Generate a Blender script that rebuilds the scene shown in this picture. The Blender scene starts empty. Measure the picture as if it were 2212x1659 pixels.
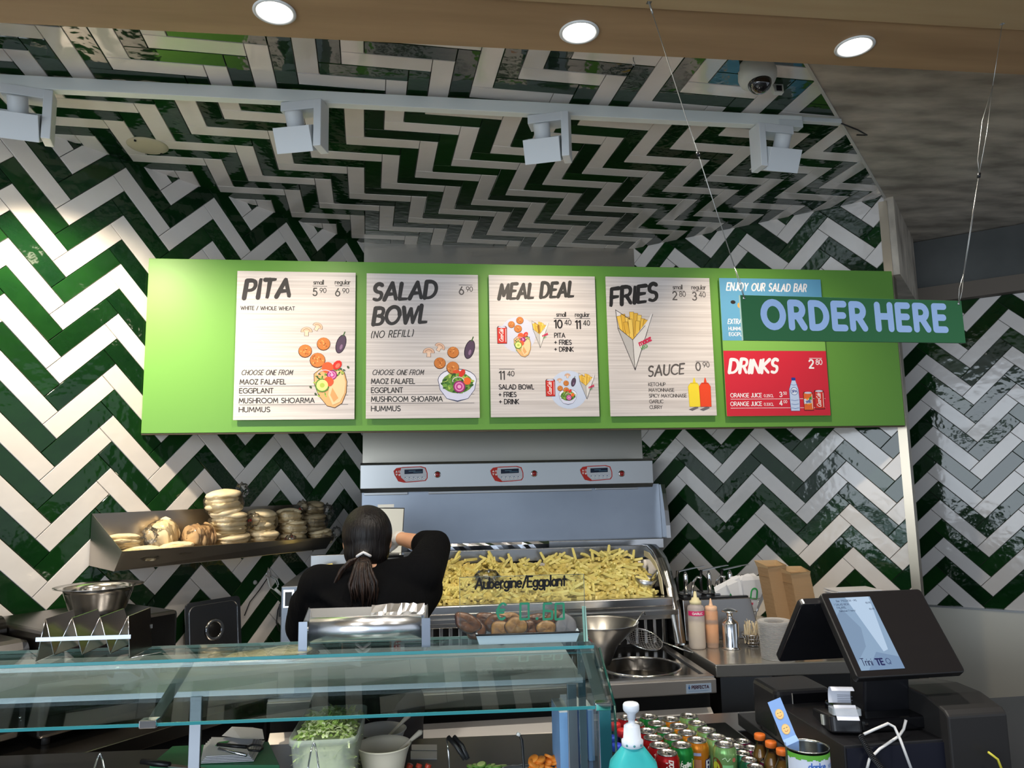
import bpy, bmesh, math, random
from math import sin, cos, pi, radians, atan2, hypot, sqrt
from mathutils import Vector, Matrix
import numpy as np
random.seed(7)
SC = bpy.context.scene
COL = SC.collection
# ------------------------------------------------------------------ camera
EYE = 1.63
FPX = 1606.2
HEAD, PITCH, ROLL = radians(7.209), radians(7.494), radians(1.106)
cd = bpy.data.cameras.new('camera'); cam = bpy.data.objects.new('camera', cd); COL.objects.link(cam)
cd.sensor_width = 36.0; cd.lens = FPX / 2212 * 36; cd.clip_start = 0.05
_f = Vector((sin(HEAD) * cos(PITCH), cos(HEAD) * cos(PITCH), sin(PITCH)))
_r0 = Vector((cos(HEAD), -sin(HEAD), 0)); _u0 = _r0.cross(_f)
_r = _r0 * cos(ROLL) - _u0 * sin(ROLL) * 1.0
_u = _u0 * cos(ROLL) + _r0 * sin(ROLL)
cam.matrix_world = Matrix(((_r.x, _u.x, -_f.x, 0), (_r.y, _u.y, -_f.y, 0), (_r.z, _u.z, -_f.z, EYE), (0, 0, 0, 1)))
SC.camera = cam
EYEV = Vector((0, 0, EYE))
# ------------------------------------------------------------------ world, daylight, exposure
wd = bpy.data.worlds.new('world'); SC.world = wd; wd.use_nodes = True
wn = wd.node_tree.nodes; wl_ = wd.node_tree.links
bg = wn['Background']; bg.inputs[0].default_value = (0.80, 0.88, 1.0, 1); bg.inputs[1].default_value = .50
SC.view_settings.view_transform = 'Standard'; SC.view_settings.look = 'None'
SC.cycles.transparent_max_bounces = 32; SC.view_settings.gamma = 1.0; SC.view_settings.use_curve_mapping = False
SC.view_settings.exposure = 0.42

def lamp(name, kind, loc, energy, color=(1, 1, 1), target=None, label=None, **kw):
    d = bpy.data.lights.new(name, kind); d.energy = energy; d.color = color
    for k, v in kw.items(): setattr(d, k, v)
    o = bpy.data.objects.new(name, d); COL.objects.link(o); o.location = loc
    if target is not None:
        o.rotation_euler = (Vector(target) - Vector(loc)).to_track_quat('-Z', 'Y').to_euler()
    return o
# large shop-front daylight, behind the photographer
lamp('daylight', 'AREA', (0.9, -2.7, 1.75), 11, (0.58, 0.76, 1.0), (0.9, 3, 1.6), shape='RECTANGLE', size=4.2, size_y=2.3)
lamp('daylight', 'AREA', (-2.6, -2.2, 1.75), 100, (0.80, 0.90, 1.0), (1.5, 3.6, 1.75), shape='RECTANGLE', size=3.6, size_y=2.5)
WARM = (1.0, 0.84, 0.62)
# added fill spots without fittings, out of view overhead, to brighten bar and till
for _x in (-1.0, .3, 1.6): lamp('fill_spot', 'SPOT', (_x, .75, 2.78), 42, (1, .94, .86), (_x, .95, 0), spot_size=radians(120), spot_blend=.8, shadow_soft_size=.06)
# ------------------------------------------------------------------ small maths
def ray(px, py):
    return _r * ((px - 1106) / FPX) + _u * (-(py - 829.5) / FPX) + _f
def aY(px, py, y): d = ray(px, py); return EYEV + d * (y / d.y)
def aZ(px, py, z): d = ray(px, py); return EYEV + d * ((z - EYE) / d.z)
def aP(px, py, p, n):
    d = ray(px, py); n = Vector(n); return EYEV + d * (((Vector(p) - EYEV).dot(n)) / d.dot(n))
def proj(P):
    q = Vector(P) - EYEV; dz = q.dot(_f)
    if dz < 0.05: return None
    return (1106 + FPX * q.dot(_r) / dz, 829.5 - FPX * q.dot(_u) / dz)
# ------------------------------------------------------------------ materials
MATS = {}
def mat(name, color=(.8, .8, .8), rough=.5, metal=0.0, spec=.5, alpha=1, trans=0, ior=1.45, emis=None, estr=0, coat=0, bump=None, noise=None, aniso=0, thin=False):
    if name in MATS: return MATS[name]
    m = bpy.data.materials.new(name); m.use_nodes = True; nt = m.node_tree; b = nt.nodes['Principled BSDF']
    I = b.inputs
    I['Base Color'].default_value = (*color, 1); I['Roughness'].default_value = rough; I['Metallic'].default_value = metal
    I['Specular IOR Level'].default_value = spec; I['Alpha'].default_value = alpha
    I['Transmission Weight'].default_value = trans; I['IOR'].default_value = ior; I['Coat Weight'].default_value = coat
    if aniso: I['Anisotropic'].default_value = aniso
    if emis: I['Emission Color'].default_value = (*emis, 1); I['Emission Strength'].default_value = estr
    tc = None
    def coord():
        nonlocal tc
        if tc is None:
            tc = nt.nodes.new('ShaderNodeTexCoord')
        return tc
    if noise:   # (scale xyz, amount, second colour)
        sc, lo, c2 = noise
        mp = nt.nodes.new('ShaderNodeMapping'); mp.inputs['Scale'].default_value = sc
        nt.links.new(coord().outputs['Object'], mp.inputs['Vector'])
        n = nt.nodes.new('ShaderNodeTexNoise'); n.inputs['Scale'].default_value = 1; n.inputs['Detail'].default_value = 6
        nt.links.new(mp.outputs[0], n.inputs['Vector'])
        cr = nt.nodes.new('ShaderNodeValToRGB'); cr.color_ramp.elements[0].position = lo[0]; cr.color_ramp.elements[1].position = lo[1]
        cr.color_ramp.elements[0].color = (*color, 1); cr.color_ramp.elements[1].color = (*c2, 1)
        nt.links.new(n.outputs['Fac'], cr.inputs[0]); nt.links.new(cr.outputs[0], I['Base Color'])
    if bump:    # (scale xyz, strength, distance)
        sc, st, di = bump
        mp = nt.nodes.new('ShaderNodeMapping'); mp.inputs['Scale'].default_value = sc
        nt.links.new(coord().outputs['Object'], mp.inputs['Vector'])
        n = nt.nodes.new('ShaderNodeTexNoise'); n.inputs['Scale'].default_value = 1; n.inputs['Detail'].default_value = 3
        nt.links.new(mp.outputs[0], n.inputs['Vector'])
        bp = nt.nodes.new('ShaderNodeBump'); bp.inputs['Strength'].default_value = st; bp.inputs['Distance'].default_value = di
        nt.links.new(n.outputs['Fac'], bp.inputs['Height']); nt.links.new(bp.outputs[0], I['Normal'])
    MATS[name] = m
    return m
def glassmat(name, tint=(.85, .97, .95), refl=1.0, rough=0.0, base=.93):
    """thin clear sheet: mostly see-through, mirror-like by Fresnel"""
    if name in MATS: return MATS[name]
    m = bpy.data.materials.new(name); m.use_nodes = True; nt = m.node_tree; nt.nodes.clear()
    out = nt.nodes.new('ShaderNodeOutputMaterial'); mx = nt.nodes.new('ShaderNodeMixShader')
    fr = nt.nodes.new('ShaderNodeFresnel'); fr.inputs[0].default_value = 1.52
    mu = nt.nodes.new('ShaderNodeMath'); mu.operation = 'MULTIPLY'; mu.inputs[1].default_value = refl; mu.use_clamp = True
    t = nt.nodes.new('ShaderNodeBsdfTransparent'); t.inputs[0].default_value = (tint[0] * base, tint[1] * base, tint[2] * base, 1)
    g = nt.nodes.new('ShaderNodeBsdfGlossy'); g.inputs['Roughness'].default_value = rough
    nt.links.new(fr.outputs[0], mu.inputs[0]); nt.links.new(mu.outputs[0], mx.inputs[0])
    nt.links.new(t.outputs[0], mx.inputs[1]); nt.links.new(g.outputs[0], mx.inputs[2]); nt.links.new(mx.outputs[0], out.inputs[0])
    MATS[name] = m
    return m
def tilemat(name, color, c2, rough, bstr):
    """glazed hand-made tile: per-tile tone, rippled glaze"""
    m = bpy.data.materials.new(name); m.use_nodes = True; nt = m.node_tree; b = nt.nodes['Principled BSDF']
    I = b.inputs; I['Roughness'].default_value = rough; I['Specular IOR Level'].default_value = .55
    oi = nt.nodes.new('ShaderNodeObjectInfo'); tc = nt.nodes.new('ShaderNodeTexCoord')
    ad = nt.nodes.new('ShaderNodeVectorMath'); ad.operation = 'ADD'
    sc = nt.nodes.new('ShaderNodeVectorMath'); sc.operation = 'SCALE'; sc.inputs['Scale'].default_value = 37
    nt.links.new(oi.outputs['Random'], sc.inputs[0]); nt.links.new(tc.outputs['Object'], ad.inputs[0]); nt.links.new(sc.outputs[0], ad.inputs[1])
    n = nt.nodes.new('ShaderNodeTexNoise'); n.inputs['Scale'].default_value = 11; n.inputs['Detail'].default_value = 2.5
    nt.links.new(ad.outputs[0], n.inputs['Vector'])
    mixf = nt.nodes.new('ShaderNodeMath'); mixf.operation = 'MULTIPLY_ADD'; mixf.inputs[1].default_value = .55; 
    nt.links.new(n.outputs['Fac'], mixf.inputs[0])
    m2 = nt.nodes.new('ShaderNodeMath'); m2.operation = 'MULTIPLY'; m2.inputs[1].default_value = .5
    nt.links.new(oi.outputs['Random'], m2.inputs[0]); nt.links.new(m2.outputs[0], mixf.inputs[2])
    cr = nt.nodes.new('ShaderNodeValToRGB'); cr.color_ramp.elements[0].position = .15; cr.color_ramp.elements[1].position = .85
    cr.color_ramp.elements[0].color = (*color, 1); cr.color_ramp.elements[1].color = (*c2, 1)
    nt.links.new(mixf.outputs[0], cr.inputs[0]); nt.links.new(cr.outputs[0], I['Base Color'])
    n2 = nt.nodes.new('ShaderNodeTexNoise'); n2.inputs['Scale'].default_value = 24; n2.inputs['Detail'].default_value = 1.5
    nt.links.new(ad.outputs[0], n2.inputs['Vector'])
    bp = nt.nodes.new('ShaderNodeBump'); bp.inputs['Strength'].default_value = bstr; bp.inputs['Distance'].default_value = .004
    nt.links.new(n2.outputs['Fac'], bp.inputs['Height']); nt.links.new(bp.outputs[0], I['Normal'])
    MATS[name] = m
    return m
def printmat():
    m = bpy.data.materials.new('print'); m.use_nodes = True; nt = m.node_tree; b = nt.nodes['Principled BSDF']
    a = nt.nodes.new('ShaderNodeAttribute'); a.attribute_name = 'Col'
    nt.links.new(a.outputs['Color'], b.inputs['Base Color']); b.inputs['Roughness'].default_value = .45
    b.inputs['Specular IOR Level'].default_value = .25
    MATS['print'] = m
    return m
printmat()
STEEL = mat('steel', (.60, .60, .60), .30, 1.0, bump=((3, 3, 160), .03, .002), noise=((1.2, 1.2, 3), (.3, .7), (.50, .50, .51)))
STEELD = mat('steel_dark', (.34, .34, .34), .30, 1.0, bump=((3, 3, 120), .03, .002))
STEELB = mat('steel_bright', (.78, .79, .80), .14, 1.0)
CHROME = mat('chrome', (.85, .85, .86), .06, 1.0)
BLACK = mat('black_plastic', (.008, .008, .009), .35)
BLACKG = mat('black_gloss', (.004, .004, .005), .06)
WHITEP = mat('white_paint', (.74, .78, .75), .45)
DARK = mat('dark_void', (.006, .006, .007), .7)
# ------------------------------------------------------------------ mesh helpers
def link(name, me, m=None, parent=None):
    o = bpy.data.objects.new(name, me); COL.objects.link(o)
    if m is not None and not me.materials: me.materials.append(m)
    if parent is not None: o.parent = parent
    return o
def tag(o, label=None, cat=None, group=None, kind=None):
    if label: o['label'] = label
    if cat: o['category'] = cat
    if group: o['group'] = group
    if kind: o['kind'] = kind
    return o
def thing(name, loc, label, cat, group=None, rz=0.0):
    o = bpy.data.objects.new(name, None); COL.objects.link(o); o.location = loc; o.rotation_euler = (0, 0, rz); o.empty_display_size = .05
    return tag(o, label, cat, group)
class MB:
    """collects shapes into one mesh"""
    def __init__(s): s.v = []; s.f = []; s.sm = []
    def add(s, vs, fs, smooth=False):
        b = len(s.v); s.v += [tuple(v) for v in vs]; s.f += [tuple(i + b for i in f) for f in fs]; s.sm += [smooth] * len(fs); return s
    def box(s, a, b, M=None):
        x0, y0, z0 = a; x1, y1, z1 = b
        vs = [Vector(p) for p in ((x0, y0, z0), (x1, y0, z0), (x1, y1, z0), (x0, y1, z0), (x0, y0, z1), (x1, y0, z1), (x1, y1, z1), (x0, y1, z1))]
        if M is not None: vs = [M @ v for v in vs]
        return s.add(vs, ((0, 3, 2, 1), (4, 5, 6, 7), (0, 1, 5, 4), (1, 2, 6, 5), (2, 3, 7, 6), (3, 0, 4, 7)))
    def rbox(s, a, b, r, M=None, n=3):
        """box with corners rounded about z"""
        x0, y0, z0 = a; x1, y1, z1 = b; pts = []
        r = min(r, abs(x1 - x0) / 2.001, abs(y1 - y0) / 2.001)
        for cx, cy, a0 in ((x1 - r, y1 - r, 0), (x0 + r, y1 - r, pi / 2), (x0 + r, y0 + r, pi), (x1 - r, y0 + r, 1.5 * pi)):
            for i in range(n + 1):
                t = a0 + i * pi / 2 / n; pts.append((cx + r * cos(t), cy + r * sin(t)))
        return s.prism(pts, z0, z1, M)
    def prism(s, pts, z0, z1, M=None, smooth=False):
        n = len(pts); vs = [Vector((x, y, z0)) for x, y in pts] + [Vector((x, y, z1)) for x, y in pts]
        if M is not None: vs = [M @ v for v in vs]
        b = len(s.v); s.v += [tuple(v) for v in vs]
        s.f.append(tuple(b + i for i in reversed(range(n)))); s.f.append(tuple(b + n + i for i in range(n))); s.sm += [False, False]
        for i in range(n):
            j = (i + 1) % n; s.f.append((b + i, b + j, b + n + j, b + n + i)); s.sm.append(smooth)
        return s
    def lathe(s, prof, n=24, M=None, cap=True, smooth=True, sx=1, sy=1):
        vs = []; fs = []
        for r, z in prof:
            for i in range(n):
                t = 2 * pi * i / n; v = Vector((r * cos(t) * sx, r * sin(t) * sy, z)); vs.append(M @ v if M is not None else v)
        for k in range(len(prof) - 1):
            for i in range(n):
                j = (i + 1) % n; fs.append((k * n + i, k * n + j, (k + 1) * n + j, (k + 1) * n + i))
        s.add(vs, fs, smooth)
        if cap:
            b = len(s.v) - len(vs); m = len(prof) - 1
            if prof[0][0] > 1e-6: s.f.append(tuple(b + i for i in reversed(range(n)))); s.sm.append(False)
            if prof[-1][0] > 1e-6: s.f.append(tuple(b + m * n + i for i in range(n))); s.sm.append(False)
        return s
    def tube(s, pts, r, n=8, cap=True, closed=False):
        pts = [Vector(p) for p in pts]; N = len(pts); rs = r if isinstance(r, (list, tuple)) else [r] * N
        vs = []; fs = []; up = None
        for i, p in enumerate(pts):
            if closed: d = pts[(i + 1) % N] - pts[i - 1]
            else: d = pts[min(i + 1, N - 1)] - pts[max(i - 1, 0)]
            if d.length < 1e-9: d = Vector((0, 0, 1))
            d.normalize()
            if up is None:
                up = Vector((0, 0, 1)) if abs(d.z) < .9 else Vector((1, 0, 0))
            a = d.cross(up); a.normalize(); c = a.cross(d); up = c
            for k in range(n):
                t = 2 * pi * k / n; vs.append(p + (a * cos(t) + c * sin(t)) * rs[i])
        M = N if closed else N - 1
        for i in range(M):
            i2 = (i + 1) % N
            for k in range(n):
                k2 = (k + 1) % n; fs.append((i * n + k, i * n + k2, i2 * n + k2, i2 * n + k))
        if cap and not closed:
            fs.append(tuple(reversed(range(n)))); fs.append(tuple((N - 1) * n + k for k in range(n)))
        return s.add(vs, fs, True)
    def quad(s, a, b, c, d, t=0.0):
        """plate a-b-c-d, thickness t opposite to its normal"""
        a, b, c, d = map(Vector, (a, b, c, d))
        if t == 0: return s.add((a, b, c, d), ((0, 1, 2, 3),))
        n = (b - a).cross(d - a).normalized() * t
        return s.add((a - n, b - n, c - n, d - n, a, b, c, d), ((0, 3, 2, 1), (4, 5, 6, 7), (0, 1, 5, 4), (1, 2, 6, 5), (2, 3, 7, 6), (3, 0, 4, 7)))
    def ellip(s, c, r, n=16, m=10, M=None, fn=None):
        vs = []; fs = []; c = Vector(c)
        for j in range(m + 1):
            ph = -pi / 2 + pi * j / m
            for i in range(n):
                t = 2 * pi * i / n; d = Vector((cos(ph) * cos(t), cos(ph) * sin(t), sin(ph)))
                k = fn(d) if fn else 1
                v = Vector((d.x * r[0], d.y * r[1], d.z * r[2])) * k
                if M is not None: v = M @ v
                vs.append(c + v)
        for j in range(m):
            for i in range(n):
                k = (i + 1) % n; fs.append((j * n + i, j * n + k, (j + 1) * n + k, (j + 1) * n + i))
        return s.add(vs, fs, True)
    def mesh(s, name):
        me = bpy.data.meshes.new(name); me.from_pydata(s.v, [], s.f)
        me.polygons.foreach_set('use_smooth', s.sm); me.update()
        return me
    def build(s, name, m, parent=None, bevel=0, seg=2):
        me = s.mesh(name)
        if bevel:
            bm = bmesh.new(); bm.from_mesh(me)
            bmesh.ops.recalc_face_normals(bm, faces=bm.faces)
            es = [e for e in bm.edges if len(e.link_faces) == 2 and e.calc_face_angle(0) > .6]
            bmesh.ops.bevel(bm, geom=es, offset=bevel, segments=seg, affect='EDGES', clamp_overlap=True, profile=.5)
            bm.to_mesh(me); bm.free()
        return link(name, me, m, parent)
def Mz(loc, rz=0.0, rx=0.0, ry=0.0):
    return Matrix.Translation(Vector(loc)) @ Matrix.Rotation(rz, 4, 'Z') @ Matrix.Rotation(ry, 4, 'Y') @ Matrix.Rotation(rx, 4, 'X')
def frame(o, x, y):
    """matrix with origin o, x axis x, y axis ~y"""
    x = Vector(x).normalized(); z = x.cross(Vector(y)).normalized(); y = z.cross(x); o = Vector(o)
    return Matrix(((x.x, y.x, z.x, o.x), (x.y, y.y, z.y, o.y), (x.z, y.z, z.z, o.z), (0, 0, 0, 1)))
def copy_tree(o, parent=None):
    c = o.copy(); COL.objects.link(c)
    if parent is not None: c.parent = parent
    for ch in list(o.children): copy_tree(ch, c)
    return c
# ================================================================== THE ROOM
WT = 0.0762; RHO = 3.9808; LT = WT * RHO; S2 = sqrt(2)
CZ = 3.0487
LDIR = Vector((.65869, .75241, 0)); RDIR = Vector((.75241, -.65869, 0))
LNOR = Vector((.75241, -.65869, 0)); RNOR = Vector((-.65869, -.75241, 0))
LPO = Vector((-1.40177, 3.09223, 2.69026)); RPO = Vector((1.68313, 4.00028, 1.59723)); CPO = Vector((-.29898, 3.00977, CZ))
FPO = Vector((3.18861, 3.92164, 1.372))
UP = Vector((0, 0, 1))
GREEN = tilemat('green_glazed_tile', (.0025, .017, .006), (.008, .046, .009), .07, .35)
WHITE = tilemat('white_glazed_tile', (.72, .68, .64), (.80, .76, .73), .10, .22)
GROUT = mat('grout', (.06, .06, .05), .9)
CONC = mat('concrete', (.27, .24, .20), .8, noise=((4, 11, 5), (.32, .66), (.60, .54, .45)), bump=((9, 18, 18), .35, .01))
SLATE = mat('slate_concrete', (.075, .08, .078), .8, noise=((3, 3, 3), (.3, .7), (.12, .125, .12)))
WOOD = mat('oak_veneer', (.33, .20, .095), .55, noise=((1.6, 14, 14), (.3, .72), (.44, .28, .14)), bump=((4, 60, 60), .12, .002))
def clip(poly, a, b, c):
    """keep a*x+b*y<=c"""
    out = []
    for i in range(len(poly)):
        p, q = poly[i], poly[(i + 1) % len(poly)]
        dp = a * p[0] + b * p[1] - c; dq = a * q[0] + b * q[1] - c
        if dp <= 0: out.append(p)
        if dp * dq < 0:
            t = dp / (dp - dq); out.append((p[0] + (q[0] - p[0]) * t, p[1] + (q[1] - p[1]) * t))
    return out
def area(p): return .5 * sum(p[i][0] * p[(i + 1) % len(p)][1] - p[(i + 1) % len(p)][0] * p[i][1] for i in range(len(p)))
def inset(p, d):
    """shrink convex ccw polygon"""
    n = len(p); q = list(p)
    for i in range(n):
        x0, y0 = p[i]; x1, y1 = p[(i + 1) % n]; L = hypot(x1 - x0, y1 - y0)
        if L < 1e-7: continue
        nx, ny = (y1 - y0) / L, -(x1 - x0) / L
        q = clip(q, nx, ny, nx * x0 + ny * y0 - d)
        if len(q) < 3: return []
    return q
def clean(p):
    q = []
    for a in p:
        if not q or hypot(a[0] - q[-1][0], a[1] - q[-1][1]) > 5e-4: q.append(a)
    if len(q) > 1 and hypot(q[0][0] - q[-1][0], q[0][1] - q[-1][1]) < 5e-4: q.pop()
    return q
TH = .007
def tile_geo(poly, off, rnd):
    """poly (local plane coords) -> verts/faces of one cushion-edged tile"""
    top = inset(poly, .0014)
    if len(top) != len(poly) or len(top) < 3: top = [(x * .97 + sum(q[0] for q in poly) / len(poly) * .03, y * .97 + sum(q[1] for q in poly) / len(poly) * .03) for x, y in poly]
    n = len(poly); gx, gy = (rnd.random() - .5) * .010, (rnd.random() - .5) * .010; h0 = rnd.random() * .0007
    cx = sum(q[0] for q in poly) / n; cy = sum(q[1] for q in poly) / n
    vs = [(x - off[0], y - off[1], 0) for x, y in poly] + [(x - off[0], y - off[1], TH - .0014) for x, y in poly] + \
         [(x - off[0], y - off[1], TH + h0 + gx * (x - cx) + gy * (y - cy)) for x, y in top]
    fs = []
    for k in (0, 1):
        for i in range(n): j = (i + 1) % n; fs.append((k * n + i, k * n + j, (k + 1) * n + j, (k + 1) * n + i))
    fs.append(tuple(2 * n + i for i in range(n)))
    return vs, fs
def herring(parent, org, ud, vd, region, rot, seed, limit=300, edgepts=()):
    """fill the convex region (plane coords, metres) with herringbone tiles; the 300 that show largest are parts"""
    rnd = random.Random(seed); nrm = ud.cross(vd); items = []
    M = Matrix(((ud.x, vd.x, nrm.x, org.x), (ud.y, vd.y, nrm.y, org.y), (ud.z, vd.z, nrm.z, org.z), (0, 0, 0, 1)))
    region = region if area(region) > 0 else list(reversed(region))
    R = 60
    for m in range(-30, 30):
        for k in range(-R, R):
            for typ in (0, 1):
                if typ == 0: x0, y0, x1, y1 = m * RHO + k, -m * RHO + k, m * RHO + k + RHO, -m * RHO + k + 1
                else: x0, y0, x1, y1 = m * RHO + k, -m * RHO + k + 1, m * RHO + k + 1, -m * RHO + k + 1 + RHO
                p = [(x0, y0), (x1, y0), (x1, y1), (x0, y1)]
                if rot: p = [((x - y) / S2, (x + y) / S2) for x, y in p]
                p = [(x * WT, y * WT) for x, y in p]
                c = (sum(q[0] for q in p) / 4, sum(q[1] for q in p) / 4)
                full = True; q = p
                for i in range(len(region)):
                    ax, ay = region[i]; bx, by = region[(i + 1) % len(region)]; L = hypot(bx - ax, by - ay)
                    nx, ny = (by - ay) / L, -(bx - ax) / L
                    if any(nx * u + ny * v > nx * ax + ny * ay + 1e-9 for u, v in q):
                        full = False; q = clip(q, nx, ny, nx * ax + ny * ay)
                        if len(q) < 3: break
                if len(q) < 3 or abs(area(q)) < 2e-4: continue
                q = clean(inset(q, .0011))
                if len(q) < 3 or area(q) < 1e-4: continue
                green = (k % 2) != 0
                pr = [proj(M @ Vector((u, v, 0))) for u, v in q]; sc = 0
                if all(pr):
                    if any(-40 < a < 2252 and -40 < b_ < 1700 for a, b_ in pr):
                        sc = abs(sum(pr[i][0] * pr[(i + 1) % len(pr)][1] - pr[(i + 1) % len(pr)][0] * pr[i][1] for i in range(len(pr)))) / 2
                items.append((sc, q, green, typ, full))
    items.sort(key=lambda t: -t[0])
    cache = {}
    rest = {False: MB(), True: MB()}
    for n_, (sc, q, green, typ, full) in enumerate(items):
        mt = GREEN if green else WHITE
        if n_ < limit and sc > 60:
            off = (sum(a[0] for a in q) / len(q), sum(a[1] for a in q) / len(q))
            key = (typ, green, rnd.randrange(7))
            if full and key in cache: me = cache[key]
            else:
                vs, fs = tile_geo(q, off, rnd); me = bpy.data.meshes.new('tile'); me.from_pydata(vs, [], fs); me.materials.append(mt)
                if full: cache[key] = me
            o = bpy.data.objects.new('tile', me); COL.objects.link(o); o.parent = parent
            o.matrix_parent_inverse.identity(); o.matrix_local = M @ Matrix.Translation((off[0], off[1], 0))
        else:
            vs, fs = tile_geo(q, (0, 0), rnd); rest[green].add([M @ Vector(v) for v in vs], fs)
    for g in (False, True):
        if rest[g].v: tag(rest[g].build('tile_field', GREEN if g else WHITE, parent), kind='stuff')
def plate(name, pts, nrm, t, m, parent=None):
    """flat slab: polygon pts (3D), extruded t behind (opposite nrm)"""
    pts = [Vector(p) for p in pts]; n = Vector(nrm).normalized() * t; k = len(pts)
    vs = pts + [p - n for p in pts]; fs = [tuple(range(k)), tuple(reversed(range(k, 2 * k)))] + [(i, k + i, k + (i + 1) % k, (i + 1) % k) for i in range(k)]
    me = bpy.data.meshes.new(name); me.from_pydata([tuple(v) for v in vs], [], fs)
    bm = bmesh.new(); bm.from_mesh(me); bmesh.ops.recalc_face_normals(bm, faces=bm.faces); bm.to_mesh(me); bm.free()
    return link(name, me, m, parent)
# left wall: plane coords u along LDIR, v up, from LPO
def wallz(org, d, u, z): return Vector((org.x + d.x * u, org.y + d.y * u, z))
u0, u1 = -2.6, 1.72
wl = plate('wall_left', [wallz(LPO, LDIR, u0, 0), wallz(LPO, LDIR, 2.72, 0), wallz(LPO, LDIR, 2.72, 3.06), wallz(LPO, LDIR, u0, 3.06)], LNOR, .12, GROUT); tag(wl, kind='structure')
herring(wl, LPO, LDIR, UP, [(u0, .80 - LPO.z), (u1, .80 - LPO.z), (u1, CZ - .004 - LPO.z), (u0, CZ - .004 - LPO.z)], True, 1)
uR0, uR1 = -.60, .918
wr = plate('wall_right', [wallz(RPO, RDIR, -1.73, 0), wallz(RPO, RDIR, uR1, 0), wallz(RPO, RDIR, uR1, 3.06), wallz(RPO, RDIR, -1.73, 3.06)], RNOR, .10, GROUT); tag(wr, kind='structure')
herring(wr, RPO, RDIR, UP, [(uR0, .80 - RPO.z), (uR1, .80 - RPO.z), (uR1, CZ - .004 - RPO.z), (uR0, CZ - .004 - RPO.z)], True, 2)
wf = plate('wall_far', [wallz(FPO, RDIR, -1.3, 0), wallz(FPO, RDIR, 3.6, 0), wallz(FPO, RDIR, 3.6, 3.06), wallz(FPO, RDIR, -1.3, 3.06)], RNOR, .12, GROUT); tag(wf, kind='structure')
herring(wf, FPO, RDIR, UP, [(-1.0, .868 - FPO.z), (2.2, .868 - FPO.z), (2.2, 2.64 - FPO.z), (-1.0, 2.64 - FPO.z)], True, 3)
# ceiling: tiled field, axes at +3.8 deg
C1 = Vector((cos(radians(3.8)), sin(radians(3.8)), 0)); C2 = Vector((sin(radians(3.8)), -cos(radians(3.8)), 0))
def cuv(P): q = Vector(P) - CPO; return (q.x * C1.x + q.y * C1.y, q.x * C2.x + q.y * C2.y)
ceil_edge0 = aZ(1740, 140, CZ); ceil_edge1 = aZ(1893, 405, CZ)
ed = (ceil_edge1 - ceil_edge0).normalized()
eA = ceil_edge0 - ed * .55; eB = RPO + RDIR * uR1; eB.z = CZ
corner = Vector((.38671, 5.1352, CZ)); lw = LPO + LDIR * (-1.9); lw.z = CZ
creg = [cuv(corner), cuv(eB), cuv(eA), cuv(lw)]
ce = plate('ceiling', [(-4, -3.2, CZ), (6, -3.2, CZ), (6, 6, CZ), (-4, 6, CZ)], (0, 0, -1), .12, GROUT); tag(ce, kind='structure')
herring(ce, CPO, C1, C2, creg, False, 4)
# concrete slab of the ceiling beside the tiled field
cc = plate('ceiling', [(eB.x, eB.y, CZ - .001), (eB.x + .93 * LDIR.x + .2, eB.y + .93 * LDIR.y + .2, CZ - .001), (5.2, 2.9, CZ - .001), (5.2, .9, CZ - .001), (eA.x, eA.y, CZ - .001)], (0, 0, -1), -.012, CONC); tag(cc, kind='structure')
tr = plate('trim_1', [eB + Vector((0, 0, -.013)), eA + Vector((0, 0, -.013)), eA + Vector((.008, -.008, -.013)), eB + Vector((.008, -.008, -.013))], (0, 0, -1), -.004, mat('trim_white', (.6, .58, .54), .5)); tag(tr, kind='structure')
# dropped concrete lintel on the far wall and its return behind the right wall
q0 = wallz(FPO, RDIR, -1.2, 0); q1 = wallz(FPO, RDIR, 3.4, 0)
M_f = frame(wallz(FPO, RDIR, 0, 0), RDIR, UP)
def fbox(b, u0, u1, d0, d1, z0, z1):
    """box on the far wall: u along, d out into the room"""
    A = wallz(FPO, RDIR, u0, z0) + RNOR * d0
    return b.box((0, 0, 0), (u1 - u0, z1 - z0, d1 - d0), frame(A, RDIR, UP) @ Matrix.Diagonal((1, 1, 1, 1)))
l = MB(); fbox(l, -.95, 3.4, .012, .03, 2.733, 3.03); tag(l.build('trim_2', SLATE), kind='structure')
l = MB(); fbox(l, -.95, 3.4, .012, .075, 2.64, 2.733); tag(l.build('trim_3', mat('concrete_brown', (.16, .135, .11), .8)), kind='structure')
jb = plate('trim_4', [eB + Vector((.03, -.03, -.42)), eB + LDIR * .86 + Vector((.03, -.03, -.42)), eB + LDIR * .86 + Vector((.03, -.03, -.004)), eB + Vector((.03, -.03, -.004))], (.7524, -.6587, 0), .09, CONC); tag(jb, kind='structure')
# steel wainscot on the far wall: two sheets with a seam
ws = bpy.data.objects.new('trim_8', None); COL.objects.link(ws); ws.location = wallz(FPO, RDIR, 0, 0); tag(ws, kind='structure')
for a, b_ in ((-.9, .262), (.265, 1.9)):
    l = MB(); A = wallz(Vector((0, 0, 0)), RDIR, a, .02) + RNOR * .004
    l.box((0, 0, 0), (b_ - a, .846, .012), frame(A, RDIR, UP)); l.build('steel_sheet', mat('steel_wall', (.66, .62, .52), .50, .55, bump=((40, 40, 3), .03, .003), noise=((2, 2, 1), (.3, .7), (.58, .56, .50))), ws, bevel=.001)
l = MB(); A = wallz(Vector((0, 0, 0)), RDIR, -.9, .866) + RNOR * .004
l.box((0, 0, 0), (2.8, .010, .022), frame(A, RDIR, UP)); l.build('top_edge', STEELD, ws)
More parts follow.
